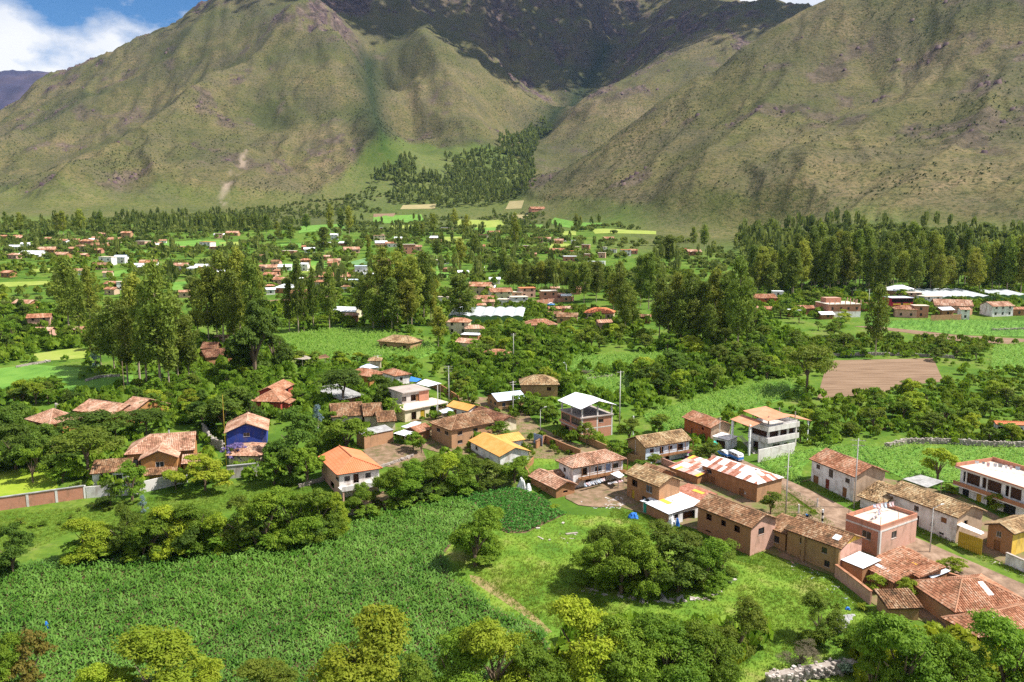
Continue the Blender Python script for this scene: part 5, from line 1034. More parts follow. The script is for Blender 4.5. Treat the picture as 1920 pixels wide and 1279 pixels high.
for c, q, m_, l in (('n', ((1180, 300), (1510, 280), (1510, 300), (1230, 325)), 'field_green', 'far green strip left of the two storey brick house'), ('n', ((950, 370), (1100, 360), (1100, 395), (960, 400)), 'field_green', 'small green plot in the far left village'),
    ('n', ((760, 520), (960, 505), (960, 555), (800, 560)), 'field_green', 'green plot between left village houses'), ('n', ((230, 500), (415, 490), (415, 520), (270, 525)), 'field_yellow', 'yellow green strip behind the left hedge'), ('n', ((0, 600), (380, 590), (360, 615), (0, 640)), 'field_yellow', 'pale strip at far left edge'),
    ('n', ((1290, 600), (1420, 590), (1420, 660), (1290, 660)), 'field_green', 'green plot behind the tall eucalyptus'), ('n', ((1640, 300), (1790, 295), (1790, 325), (1660, 330)), 'field_yellow', 'pale far plot near the plantation row'), ('o', ((640, 290), (830, 285), (840, 315), (650, 310)), 'field_green', 'far green plot left of white houses'),
    ('o', ((250, 480), (620, 470), (630, 510), (350, 530)), 'field_yellow', 'long pale green field behind the orange roofs'), ('o', ((690, 450), (830, 415), (840, 460), (700, 480)), 'field_teal', 'blue green vegetable plot'), ('o', ((1300, 510), (1440, 515), (1450, 565), (1310, 570)), 'field_green', 'vivid green plot left of the little dark barn'),
    ('o', ((1380, 260), (1560, 255), (1560, 300), (1390, 300)), 'field_yellow', 'far pale plot behind the bushes'), ('o', ((1640, 190), (1800, 185), (1800, 240), (1640, 235)), 'field_green', 'far green rectangle by dark eucalyptus'), ('o', ((180, 310), (370, 305), (370, 345), (190, 340)), 'field_green', 'far green strip behind brick house'),
    ('o', ((1000, 175), (1200, 165), (1200, 200), (1000, 205)), 'field_yellow', 'pale far terrace field'), ('o', ((880, 85), (1050, 80), (1030, 105), (880, 110)), 'soil_plough', 'far bare brown field'), ('o', ((1100, 20), (1350, 10), (1340, 45), (1080, 50)), 'field_tan', 'tan fallow field on the rising fan'),
    ('o', ((870, 235), (960, 235), (960, 250), (880, 250)), 'soil_plough', 'small bare plot'), ('o', ((1350, 470), (1480, 465), (1500, 500), (1350, 505)), 'field_green', 'green plot behind the central grove'), ('o', ((1640, 800), (1918, 800), (1918, 830), (1640, 830)), 'field_green', 'green strip behind the greenhouse'),
    ('p', ((130, 165), (230, 165), (230, 190), (130, 190)), 'field_green', 'far vivid green plot on the fan'), ('p', ((170, 200), (340, 200), (350, 225), (170, 222)), 'field_green', 'second far vivid green plot on the fan'), ('p', ((290, 305), (440, 310), (430, 345), (280, 350)), 'field_yellow', 'pale green slope among far houses'),
    ('p', ((370, 215), (480, 215), (480, 245), (380, 245)), 'field_yellow', 'pale plot by the far eucalyptus pair'), ('p', ((600, 200), (1080, 215), (1080, 240), (620, 235)), 'field_yellow', 'long pale field at the foot of the right hill'), ('p', ((0, 800), (170, 795), (170, 835), (0, 835)), 'field_green', 'green plot beside the greenhouse'),
    ('p', ((410, 970), (540, 970), (500, 1000), (410, 1000)), 'field_teal', 'blue green vegetable bed'), ('p', ((-20, -10), (90, -15), (70, 45), (-50, 50)), 'field_tan', 'tan field at the mouth of the ravine'), ('p', ((0, 90), (130, 95), (100, 120), (0, 115)), 'field_tan', 'fallow plot below the ravine mouth'),
    ('w', ((480, 498), (600, 490), (640, 500), (520, 512)), 'field_green', 'green field right of the eucalyptus grove'), ('w', ((280, 455), (420, 450), (430, 462), (300, 468)), 'field_green', 'green field behind the left village'), ('w', ((700, 405), (790, 402), (800, 416), (700, 420)), 'field_green', 'green terrace below the ravine'),
    ('w', ((860, 412), (940, 412), (950, 426), (850, 428)), 'field_yellow', 'pale terrace below the ravine'), ('w', ((1040, 408), (1130, 418), (1110, 428), (1030, 418)), 'field_green', 'green terrace beside the right hill'), ('w', ((560, 425), (640, 420), (650, 432), (560, 438)), 'field_green', 'green terrace at the left fan edge'),
    ('w', ((1560, 540), (1700, 545), (1760, 556), (1600, 552)), 'field_teal', 'blue green plot behind the white pavilion')): far_sheet(c, q, m_, l)
for s_, n_ in (('1440 884;1600 950;1740 1005;1930 1090;1930 1076;1740 990;1600 938;1450 876', 2600), ('1480 925;1570 988;1640 1015;1740 1060;1930 1135;1930 1145;1740 1068;1600 1020;1470 935', 2200), ('1460 905;1540 950;1560 1010;1480 1000;1440 950', 2500), ('1000 800;1100 850;1180 860;1180 900;1000 900', 2500), ('770 800;900 760;1000 800;1000 850;800 880', 3000), ('1150 950;1330 1000;1560 1085;1640 1150;1600 1150;1450 1080;1300 1030;1140 970', 4000)):
    stamp('weeds', scatter(gpoly(s_), n_), TT, TF, 'grass_blade', (0.6, 1.4), 'weeds and grass growing between the houses')
# stone walls
def stone_wall(s, h, label, c='w', dens=7, th=.55, name='stone_wall', sz=(.12, .3)):
    L_ = gpoly(s, c); o_ = L_[0]; g0 = float(gh(*o_)); r = top(name, label, 'wall', (o_[0], o_[1], g0)); b = MB(); core = MB()
    for (x0, y0), (x1, y1) in zip(L_[:-1], L_[1:]):
        l = math.hypot(x1 - x0, y1 - y0); dx, dy = (x1 - x0) / l, (y1 - y0) / l; n = int(l * h * dens)
        z0, z1 = float(gh(x0, y0)) - g0, float(gh(x1, y1)) - g0; q = th * .32
        core.add([(x0 - o_[0] + sx * -dy * q, y0 - o_[1] + sx * dx * q, z0 + zz_) for sx in (-1, 1) for zz_ in (-.5, h * .88)] + [(x1 - o_[0] + sx * -dy * q, y1 - o_[1] + sx * dx * q, z1 + zz_) for sx in (-1, 1) for zz_ in (-.5, h * .88)], [(0, 1, 5, 4), (2, 3, 7, 6), (1, 3, 7, 5), (0, 1, 3, 2), (4, 5, 7, 6)], .15)
        for i in range(n):
            t_ = rnd.random() * l; w_ = rnd.uniform(*sz); z = rnd.uniform(0, h * rnd.uniform(.85, 1.05)) + z0 + (z1 - z0) * t_ / l; off = rnd.uniform(-.5, .5) * th; x = x0 + dx * t_ - dy * off - o_[0]; y = y0 + dy * t_ + dx * off - o_[1]
            a = rnd.uniform(0, 3); ca, sa = math.cos(a), math.sin(a); e = [(rnd.uniform(.7, 1.1) * w_ * sx, rnd.uniform(.6, 1) * w_ * sy, rnd.uniform(.45, .8) * w_ * sz_) for sz_ in (-1, 1) for sx, sy in ((-1, -1), (1, -1), (1, 1), (-1, 1))]
            b.add([(x + p[0] * ca - p[1] * sa, y + p[0] * sa + p[1] * ca, z + p[2]) for p in e], [(0, 3, 2, 1), (4, 5, 6, 7), (0, 1, 5, 4), (1, 2, 6, 5), (2, 3, 7, 6), (3, 0, 4, 7)], rnd.random())
    core.build('core', 'stone', r); q = b.build('stones', 'stone', r); q['kind'] = 'stuff'
stone_wall('1660 842;1700 832;1780 832;1860 838;1925 838', 1.5, 'dry stone terrace wall above the leafy crop, right')
stone_wall('1560 668;1640 666;1720 668;1790 672', 1.1, 'rough stone wall behind the ploughed field')
stone_wall('1440 1285;1500 1272;1560 1262;1605 1256', 1.6, 'pile of pale field stones walling the bottom edge', dens=12, th=1.6, sz=(.14, .3))
stone_wall('382 812;396 836;418 846', 2.6, 'stone gable wall beside the blue house')
stone_wall('104 766;160 760;200 752', 1.3, 'grey stone wall between the two left tile houses')
stone_wall('560 915;590 906;606 902', .9, 'low stone wall left of the terracotta roofed house')
stone_wall('705 880;730 872;760 862;775 856', .7, 'low stone wall crossing the grassy yard')
stone_wall('1360 882;1400 895;1440 905', 1.0, 'mossy stone bank behind the rusty roofed warehouse')
stone_wall('1640 925;1660 935', .8, 'stone footing at the lane edge')
stone_wall('30 690;60 684;95 678', .8, 'pale stone heap along the left field')
stone_wall('160 716;190 708;225 706', .9, 'scattered stone heap by the eucalyptus trunks')
stone_wall('100 1062;180 1056;280 1050', .5, 'low stone edging along the top of the maize field')
stone_wall('1100 712;1160 704;1200 700', .6, 'stony bank between two maize strips')
stone_wall('1860 620;1925 618', .9, 'stone wall in front of the white roadside house')
stone_wall('640 968;700 960;760 945;830 915', .5, 'stony bank under the row of trees')
stone_wall('380 700;440 690;500 684', .6, 'stone wall behind the dark orchard')
# plain walls
def plain_wall(s, h, m_, label, c='w', th=.25, name='boundary_wall', pillars=None, cap=None, pm='concrete_pale'):
    L_ = gpoly(s, c); o_ = L_[0]; g0 = float(gh(*o_)); r = top(name, label, 'wall', (o_[0], o_[1], g0))
    for (x0, y0), (x1, y1) in zip(L_[:-1], L_[1:]):
        l = math.hypot(x1 - x0, y1 - y0); dx, dy = (x1 - x0) / l, (y1 - y0) / l; z0, z1 = float(gh(x0, y0)) - g0, float(gh(x1, y1)) - g0; q = th / 2
        def seg(t0, t1, za, zb, qq):
            return [(x0 + dx * t * l - dy * sx * qq - o_[0], y0 + dy * t * l + dx * sx * qq - o_[1], z0 + (z1 - z0) * t + zz_) for t in (t0, t1) for sx in (-1, 1) for zz_ in (za, zb)]
        FC = [(0, 1, 3, 2), (4, 6, 7, 5), (0, 4, 5, 1), (2, 3, 7, 6), (1, 5, 7, 3), (0, 2, 6, 4)]
        np_ = pillars or 1
        for i in range(np_): b = MB(); b.add(seg(i / np_ + (.012 if pillars else 0), (i + 1) / np_ - (.012 if pillars else 0), -.8, h, q), FC); b.build('panel', m_, r)
        if pillars:
            for i in range(np_ + 1): b = MB(); b.add(seg(i / np_ - .011, i / np_ + .011, -.8, h + .08, q + .06), FC); b.build('pillar', pm, r)
        if cap: b = MB(); b.add(seg(0, 1, h + .003, h + .16, q + .12), FC); b.build('coping', cap, r)
plain_wall('-60 966;160 934', 2.6, 'brick_red', 'pink brick garden wall with pale concrete pillars', pillars=4, cap='metal_grey')
plain_wall('163 934;212 930;250 928;352 904', 2.4, 'concrete_pale', 'whitewashed block wall under the garden hedge')
plain_wall('426 898;486 892', 2.8, 'concrete', 'grey concrete garden wall left of the bright bush', cap='metal_grey')
plain_wall('1005 842;1022 830;1062 848;1088 858', 1.8, 'adobe', 'adobe lane wall beside the lawn', cap='tile_brown')
plain_wall('1080 822;1120 840;1170 862;1200 868', 1.7, 'adobe_gold', 'low adobe wall along the dirt lane')
plain_wall('1566 1082;1600 1108;1632 1134', 2.1, 'plaster_pinkish', 'crumbling pink boundary wall at the meadow edge', cap='tile_orange')
plain_wall('1885 1058;1930 1078', 2.0, 'plaster_white', 'white topped rough wall at the right street edge', cap='stone')
plain_wall('1000 868;985 885;992 898', 1.4, 'adobe', 'broken adobe wall beside the small tile house')
plain_wall('1215 895;1240 905;1262 915', 1.6, 'plaster_pinkish', 'pink wall with blue door below the stair house')
plain_wall('800 722;830 735;860 755', 2.0, 'adobe', 'adobe courtyard wall below the tall concrete pole')
plain_wall('1262 950;1285 935;1300 925', 1.8, 'adobe', 'adobe court wall between yard house and debris roofed shed', cap='tile_brown')
plain_wall('1180 905;1215 920;1225 935', 1.6, 'adobe', 'low adobe wall beside the gallery house yard', cap='tile_brown')
plain_wall('1425 985;1455 998;1470 1008', 1.7, 'adobe_gold', 'short adobe wall joining two brown houses')
plain_wall('1690 1020;1655 1012;1640 1002', 1.8, 'brick_red', 'brick wall beside the terrace house at the street')
plain_wall('1740 1085;1790 1100;1850 1118', 1.9, 'adobe_pink', 'street side adobe wall above the big hipped roof', cap='tile_orange')
plain_wall('868 790;900 800;930 812', 1.7, 'adobe', 'adobe wall behind the ochre roofed house', cap='tile_brown')
plain_wall('700 720;740 728;780 735', 1.8, 'adobe_gold', 'adobe wall below the white hipped house')
plain_wall('1240 870;1275 884;1300 892', 1.5, 'plaster_pinkish', 'pink garden wall beside the bougainvillea')
plain_wall('1000 572;1075 564', 2.2, 'brick_red', 'long brick compound wall with low pillars in the middle distance', pillars=8, pm='brick_pink')
plain_wall('500 572;640 560', 2.2, 'plaster_pinkish', 'long pink wall below the orange roofed houses')
plain_wall('1745 602;1800 600;1822 590', 2.5, 'adobe_pink', 'brown compound wall of the roadside brick houses')
plain_wall('320 512;420 505', 2.0, 'brick_pink', 'pink wall in the far left village')
# ------------------------------------------------------------------ houses of the middle distance and the far valley
ROOFW = dict(tile_orange='orange tile roof', tile_pink='pinkish tile roof', tile_brown='brown tile roof', tile_dark='dark red tile roof', metal_white='white metal roof', metal_blue='pale blue metal roof', terracotta='bright terracotta roof', deck='flat concrete roof', metal_grey='grey sheet roof')
WALLW = dict(plaster_white='white', adobe='brown adobe', brick_red='red brick', brick_pink='pink brick', plaster_cream='cream', plaster_yellow='yellow', plaster_crimson='crimson', plaster_tan='tan', plaster_lightblue='light blue', adobe_pink='pinkish adobe', plaster_orange='orange')
def region(px, py):
    if py < 412: return 'at the mouth of the ravine'
    if py < 470: return 'in the far left village' if px < 480 else ('in the far fields' if px < 960 else 'below the right hill')
    if px < 130 and py > 540: return 'in the left thicket'
    if px < 480: return 'behind the dark grove'
    if px < 720: return 'left of the golden grove'
    if px < 960: return 'behind the white greenhouse' if py < 590 else 'below the white greenhouse'
    if px < 1400: return 'near the plantation row'
    return 'beside the right forest'
def mini(c, x, y, wpx, kd='g', wall='adobe', roof='tile_orange', h=3.0, dr=.7, rot=None, label=None):
    px, py = K(c, (x, y)); p = P(px, py); d = p.y * math.cos(PITCH) - (p.z - CAMZ) * math.sin(PITCH); Wd = max(3.5, wpx / CR[c][2] / F * d); D = max(3.2, Wd * dr); rot = rnd.uniform(-.35, .35) if rot is None else rot
    lb = label or f"{'tall ' if h > 4.4 else 'low ' if h < 2.6 else ''}{WALLW.get(wall, 'plain')} house with {ROOFW.get(roof, 'pale roof')} {region(px, py)}"
    r = top('far_house', lb, 'house', (p.x, p.y, p.z - .1), rot, None if label else 'houses ' + region(px, py)); b = MB(); W2 = Wd / 2
    if kd == 'f':
        b.box(-W2, 0, -1.5, W2, D, h); b.build('wall', wall, r); b = MB(); b.box(-W2 - .25, -.35, h, W2 + .25, D + .2, h + .22); b.build('roof', roof, r)
    else:
        o_ = .5; rise = (D / 2 + o_) * .42; hip = min(W2, D / 2) if kd == 'h' else 0; E = [(-W2 - o_, -o_, h - .1), (W2 + o_, -o_, h - .1), (W2 + o_, D + o_, h - .1), (-W2 - o_, D + o_, h - .1)]; R0, R1 = (-W2 - o_ + hip, D / 2, h - .1 + rise), (W2 + o_ - hip, D / 2, h - .1 + rise)
        b.box(-W2, 0, -1.5, W2, D, h)
        if kd == 'g': b.add([(-W2, 0, h + .003), (-W2, D, h + .003), (-W2, D / 2, h + rise - .25), (W2, 0, h + .003), (W2, D, h + .003), (W2, D / 2, h + rise - .25)], [(0, 1, 2), (3, 5, 4)])
        b.build('wall', wall, r); b = MB(); big = Wd > 7 and p.y < 420
        for q in ([E[0], E[1], R1, R0], [E[2], E[3], R0, R1]) + (([E[1], E[2], R1], [E[3], E[0], R0]) if kd == 'h' else ()):
            if 'metal' in roof: b.add(q, [tuple(range(len(q)))])
            else: tile_plane(b, q, .5 if big else .9, 1.2 if big else 2.4, .12, .02)
        b.build('roof', roof, r)
    n = max(1, int(Wd / 3.2))
    for fl in range(2 if h > 4.4 else 1):
        for i in range(n):
            xx = -W2 + Wd * (i + .5) / n + rnd.uniform(-.2, .2); z0 = .9 + fl * 2.7; b = MB(); b.box(xx - .5, -.035, z0, xx + .5, .1, min(z0 + 1.2, h - .25)); wd_ = b.build('window', 'wood_dark', r); b = MB(); b.box(xx - .42, -.045, z0 + .08, xx + .42, -.037, min(z0 + 1.12, h - .33)); b.build('pane', 'glass', wd_)
    FOOT.append([(p.x + math.cos(rot) * a - math.sin(rot) * e, p.y + math.sin(rot) * a + math.cos(rot) * e) for a, e in ((-W2, 0), (W2, 0), (W2, D), (-W2, D))])
    return r, Wd, D
MW, MB_, TO, TP, TBr = 'metal_white', 'metal_blue', 'tile_orange', 'tile_pink', 'tile_brown'; PW, AD, BR, BP, PC = 'plaster_white', 'adobe', 'brick_red', 'brick_pink', 'plaster_cream'
for c, L_ in dict(n=[(20, 275, 50), (135, 275, 55, 'g', PW), (365, 292, 55), (460, 312, 75, 'g', PW, TO, 3.2), (550, 308, 75, 'g', BR), (770, 256, 55, 'g', BP, TP), (850, 300, 95, 'g', PC), (755, 306, 30, 'f', PC, 'deck', 5), (1050, 316, 90, 'f', BP, 'deck', 3.2), (1180, 330, 55, 'g', AD, TP), (1535, 345, 95, 'f', PW, 'terracotta', 5.6), (1640, 268, 55, 'f', BP, 'deck', 4.6), (740, 345, 115, 'g', AD, TBr), (720, 382, 75, 'g', BR), (535, 372, 75, 'g', BR), (340, 380, 125, 'g', AD, TP), (445, 418, 105, 'g', AD, TP), (100, 356, 75, 'g', PW, MW), (190, 334, 55, 'g', PW, MW), (215, 412, 170, 'g', PW, MW, 2.5), (790, 470, 100, 'f', PW, 'deck', 5.8), (895, 455, 85, 'g', PW, MB_, 4.6), (1110, 482, 120, 'g', PW, TO), (1030, 500, 75, 'g', PW, MW), (1330, 508, 130, 'g', PW, TP, 3), (1500, 510, 95, 'g', PW, MW), (805, 560, 65, 'g', PC, TP), (825, 650, 105, 'g', 'plaster_tan', TO, 3.2), (820, 690, 85, 'g', 'plaster_tan', TO), (908, 655, 60, 'f', PW, 'deck', 4.6), (40, 560, 90), (160, 800, 140, 'g', AD, TP), (295, 945, 150, 'g', BP, TO, 4.8), (310, 1015, 130, 'g', BP, TP), (565, 1003, 95, 'g', AD, TP), (920, 812, 75), (1380, 712, 80, 'g', 'plaster_tan', TP), (620, 420, 60, 'g', AD, TP), (690, 300, 50, 'g', PW, MW)],
    o=[(240, 392, 95, 'f', BR, 'deck', 3.2), (400, 375, 75, 'g', PW, MW), (650, 322, 65, 'g', AD, MW, 2.4), (720, 378, 115, 'g', BP, TP), (940, 325, 85, 'g', PW, MW), (1000, 330, 60, 'g', PW, TO), (1150, 385, 90, 'f', BR, 'deck', 7.5), (1400, 462, 95, 'f', PW, 'deck', 3), (1430, 524, 65, 'g', AD, 'tile_dark', 2.4), (1555, 556, 75, 'g', BR, MW), (1680, 522, 60, 'g', PW, MW), (1790, 610, 75, 'g', PW, MW), (1430, 206, 85, 'f', BR, MW, 3), (950, 205, 40, 'f', AD, MW), (90, 520, 125, 'g', BP, TP), (215, 512, 95, 'g', PW, MW), (100, 575, 95, 'g', BP, TO), (180, 615, 105, 'g', BP, TO), (210, 680, 150, 'h', AD, MW, 3.2), (110, 690, 65, 'g', PW, MW), (400, 612, 75), (570, 615, 200, 'g', PC, TO, 4.6), (662, 612, 85, 'g', 'plaster_yellow', TO, 4.6), (790, 560, 95, 'f', PW, MB_, 7), (845, 572, 70, 'g', PW, MW), (750, 640, 105, 'f', 'plaster_lightblue', MB_, 4.6), (400, 705, 70, 'g', BR), (480, 655, 70, 'g', PC, TO, 4.6), (880, 690, 55, 'f', BP, 'deck', 4.8), (1400, 752, 80, 'f', PW, 'deck', 3), (1660, 690, 170, 'g', 'plaster_tan', TO, 4.6), (1840, 735, 160, 'g', PC, TO, 4.6), (1700, 770, 145, 'g', 'plaster_tan', TO, 3.2), (1860, 772, 110, 'f', PW, 'deck', 3.0), (662, 868, 175, 'g', PC, MW, 3.4), (718, 895, 85, 'g', AD, TP), (1510, 985, 165, 'h', PC, TO, 5.0), (1640, 1005, 130, 'h', PC, TP, 3.4), (1600, 1052, 130, 'f', AD, MW, 3.2), (300, 720, 120, 'g', BP, TO)],
    p=[(200, 62, 110, 'g', BR, TO), (200, 302, 60, 'f', BP, TO, 5), (378, 292, 65, 'f', PW, 'deck', 3.2), (470, 308, 45, 'f', PW, MW), (105, 366, 45, 'f', BR, 'deck', 4.6), (270, 380, 55, 'g', BR), (345, 384, 80, 'g', 'plaster_orange', TO), (430, 388, 80, 'f', BP, 'terracotta', 2.6), (480, 362, 50, 'f', BP, 'deck', 3.4), (550, 370, 60, 'f', BR, 'deck', 6), (690, 376, 45, 'f', PW, 'deck', 4.6), (760, 376, 45, 'f', PW, TO, 3), (855, 400, 75, 'f', PW, 'terracotta', 4.8), (910, 386, 60, 'g', BR, TO), (445, 440, 110, 'f', BR, MW, 3.6), (550, 415, 70, 'f', BR, 'deck', 3), (670, 415, 55, 'f', BP, 'deck', 4), (600, 473, 60, 'f', BR, MW), (670, 473, 45, 'f', PW, MW), (155, 415, 55, 'g', AD, TP), (120, 712, 115, 'f', BP, 'terracotta', 5), (280, 745, 120, 'f', BR, 'deck', 5.5), (350, 738, 85, 'g', BR, TP), (60, 778, 125, 'f', PW, 'deck', 4.6), (650, 875, 210, 'h', 'plaster_tan', 'terracotta', 3.0), (230, 968, 225, 'h', 'plaster_tan', TO, 3.0), (410, 905, 150, 'g', 'adobe_pink', TBr), (700, 950, 105, 'g', BP, TP), (1280, 388, 55, 'f', PC, 'terracotta', 4.6), (1370, 396, 100, 'g', AD, TP), (750, 690, 50, 'h', PW, MW), (900, 900, 65, 'g', AD, TP), (990, 905, 85, 'g', AD, TBr), (30, 715, 90, 'f', BP, 'deck', 3)],
    q=[(130, 725, 150, 'g', 'plaster_orange', TO, 4.6), (120, 770, 90, 'g', AD, TO, 2.4), (215, 690, 70, 'f', PW, MW, 5.5), (385, 770, 75, 'g', AD, TO), (450, 775, 95, 'g', AD, TO), (522, 768, 55, 'g', AD, TBr), (1100, 650, 200, 'h', 'adobe_pink', MW, 3.4), (1100, 795, 135, 'h', 'brick_pink', TO, 3.8), (1205, 797, 95, 'f', BR, 'deck', 5.4), (1290, 715, 130, 'f', PW, 'deck', 4.6), (1430, 765, 230, 'g', BP, TP, 3.6), (1390, 785, 95, 'g', AD, MW, 3.0), (1510, 810, 60, 'g', PW, TP, 4.6), (1770, 788, 165, 'g', PW, TP, 4.8), (1885, 782, 75, 'g', AD, TO), (850, 750, 80, 'g', BR, TBr), (330, 790, 80, 'f', AD, MW), (560, 808, 95, 'g', AD, MW, 2.4), (1160, 690, 90, 'f', BP, 'deck', 4.8)]).items():
    for q in L_: mini(c, *q)
mini('o', 1565, 1120, 150, 'g', PC, TP, 3.6, label='cream house with pinkish tile roof above the thicket, beside a pole', rot=-.5)
mini('o', 1780, 1190, 190, 'h', PC, TO, 2.6, label='wide orange tile roof half sunk in the thicket', rot=-.25)
for s_, n_ in (('10 452;470 440;480 470;470 540;20 550', 22), ('490 492;720 485;720 575;500 580', 18), ('890 540;1090 548;1080 618;900 610', 13), ('560 440;1130 440;1200 475;560 480', 15)):
    for x_, y_ in scatter(gpoly(s_), n_):
        px_, py_ = pix(x_, y_, float(gh(x_, y_))); roof_ = rnd.choice([TO, TP, TP, TBr, 'metal_white', TO]); mini('w', px_, py_, rnd.uniform(12, 24), rnd.choice('ggghf') if 'tile' in roof_ else 'g', rnd.choice([AD, BP, BR, PC, PW, 'adobe_pink']), roof_, rnd.choice([2.6, 3, 3.2, 4.8]))
# brick shell with rows of columns, and the crimson house
r, Wd, D = mini('q', 675, 795, 235, 'f', BR, 'deck', 6.0, .8, .12, 'three level red brick shell with white ground floor and bare columns on top')
b = MB(); b.box(-Wd / 2 - .03, -.06, -1, Wd / 2 + .03, -.05, 2.8); b.build('ground_floor_front', 'plaster_white', r)
for i in range(7): b = MB(); x = -Wd / 2 + .2 + i * (Wd - .5) / 6; b.box(x, -.2, 6.2, x + .3, .1, 8.0); b.build('column', 'brick_pink', r)
for i in range(4): b = MB(); y = D * .25 + i * D * .22; b.box(Wd / 2 - .3, y, 6.2, Wd / 2, y + .3, 8.0); b.build('column', 'brick_pink', r)
b = MB(); b.box(-Wd * .38, D * .5, 6.22, Wd * .1, D * .9, 8.4); b.build('stair_block', 'brick_red', r)
r, Wd, D = mini('q', 1072, 760, 158, 'f', 'plaster_crimson', MB_, 6.8, .7, .1, 'crimson painted house with orange sign band under pale roof')
b = MB(); b.box(-Wd / 2 + .1, -.1, 4.9, Wd / 2 - .1, -.05, 6.5); b.build('gallery_shade_panel', 'dark', r)  # flat near-black sheet stands in for the shade of an open gallery
for x0, x1 in ((-.42, -.06), (.04, .42)): b = MB(); b.box(Wd * x0, -.09, 3.6, Wd * x1, -.05, 4.4); b.build('sign_band', 'metal_yellow', r)
# greenhouses
def greenhouse(label, c, p0, p1, dpt, n, h=3.2, ar=.6):
    a = P(*K(c, p0)); b_ = P(*K(c, p1)); th = math.atan2(b_.y - a.y, b_.x - a.x); Ln = math.hypot(b_.x - a.x, b_.y - a.y); r = top('greenhouse', label, 'greenhouse', (a.x, a.y, min(a.z, b_.z)), th); dz = abs(a.z - b_.z)
    for i in range(n):
        x0, x1 = Ln * i / n, Ln * (i + 1) / n; V = []; N_ = 8
        for k in range(N_ + 1): t_ = k / N_; V += [(x0 + (x1 - x0) * t_, 0, h + dz + ar * math.sin(math.pi * t_) - .002 * i), (x0 + (x1 - x0) * t_, dpt, h + dz + dpt * S + ar * math.sin(math.pi * t_) - .002 * i)]
        b = MB(); b.add(V, [(2 * k, 2 * k + 2, 2 * k + 3, 2 * k + 1) for k in range(N_)]); b.build('plastic_roof', 'plastic_white', r, None, 0, True)
    b = MB(); b.box(.05, .1, -1, Ln - .05, .2, h + dz); b.box(.05, .2, -1, .15, dpt, h + dz); b.build('side_net', 'field_teal', r)
    FOOT.append([(a.x + math.cos(th) * u - math.sin(th) * v, a.y + math.sin(th) * u + math.cos(th) * v) for u, v in ((0, 0), (Ln, 0), (Ln, dpt), (0, dpt))])
greenhouse('white plastic greenhouse with scalloped roof in the middle distance', 'o', (1440, 905), (2000, 912), 22, 7)
greenhouse('long white plastic greenhouse behind the roadside houses', 'q', (1290, 705), (1700, 700), 26, 6, 3.4)
greenhouse('further white greenhouse at the right forest edge', 'q', (1730, 690), (1960, 690), 18, 3, 3.4)
# ------------------------------------------------------------------ trees
def T(kd, L_, name='broadleaf_tree', cat='tree', group=None):
    for q in L_:
        tpx(kd, q[0], q[1], q[2], q[3], q[4], name=name, cat=cat, group=group)
T('near_lime', [(290, 1335, 1190, 210, 'bright green tree at the bottom edge, left of the maize corner'), (690, 1330, 1148, 205, 'large yellow green tree at the bottom in front of the maize'), (930, 1320, 1150, 170, 'rounded lime tree at bottom centre'), (1095, 1300, 1118, 160, 'tall bright tree beside the footpath end')])
T('near', [(850, 1330, 1190, 130, 'lower leafy tree at bottom, left of the rounded lime tree'), (1155, 1320, 1165, 140, 'green tree behind bottom centre thicket'), (1250, 1300, 1150, 150, 'dark green tree right of the tall bright tree'), (1180, 1330, 1215, 120, 'low green tree at the very bottom centre'), (1010, 1340, 1215, 120, 'low leafy bush tree at the bottom between lime trees')])
T('near_olive', [(500, 1330, 1228, 120, 'small olive tree at the bottom left of centre'), (1382, 1240, 1118, 105, 'olive tree in the meadow right of the thicket'), (1535, 1205, 1110, 82, 'round tree beside the grey stacked boards'), (760, 1335, 1230, 100, 'olive crown at the bottom beside the large yellow green tree')])
T('near', [(1690, 1330, 1140, 190, 'large dark leafy tree below the corner roofs'), (1635, 1330, 1190, 90, 'leafy tree left of the corner roofs at the bottom'), (1885, 1330, 1150, 150, 'leafy tree in the bottom right corner'), (1790, 1340, 1195, 120, 'tree in front of the corner tile roof'), (1640, 1250, 1150, 95, 'tree beside the low mossy roof'), (1330, 1290, 1165, 110, 'green tree below the round clump')])
T('rusty', [(55, 1315, 1178, 105, 'rust brown creeper covered tree in the bottom left corner')]); T('near', [(5, 1330, 1190, 90, 'green tree at the bottom left edge')])
T('near_lime', [(200, 1345, 1235, 110, 'low lime bush tree at bottom, second from left corner'), (380, 1345, 1235, 100, 'lime crown right of the bright bottom left tree')])
# round clump in the meadow
T('near', [(1115, 1100, 1000, 85, 'leafy tree at the left end of the meadow clump'), (1165, 1112, 985, 110, 'tree in the front of the meadow clump'), (1215, 1115, 1000, 100, 'middle front tree of the meadow clump'), (1320, 1105, 1000, 95, 'right front tree of the meadow clump')])
T('near_olive', [(1140, 1075, 975, 90, 'brownish tree at the back left of the meadow clump'), (1225, 1070, 978, 110, 'olive tree at the back of the meadow clump'), (1290, 1085, 985, 105, 'olive tree right of centre in the meadow clump'), (1350, 1085, 1008, 70, 'small olive tree at the right end of the clump')])
T('dense', [(1180, 1105, 1005, 90, 'dark inner tree of the meadow clump'), (1270, 1110, 1010, 110, 'darkest tree on the near side of the clump')])
T('near', [(892, 1060, 945, 98, 'single round tree standing between maize and meadow'), (912, 1035, 948, 70, 'second crown of the tree pair beside the maize')])
for x_ in (1095, 1130, 1160, 1195, 1235, 1275, 1310, 1345): T('bush', [(x_, 1112 - abs(x_ - 1220) * .12 + rnd.uniform(-4, 4), 1068 + rnd.uniform(-10, 8), 62, 'leafy bush skirting the meadow clump')], 'bush', 'bush', 'bushes skirting the meadow clump')
T('bush', [(905, 1062, 1038, 50, 'low bush at the foot of the single round tree')], 'bush', 'bush')
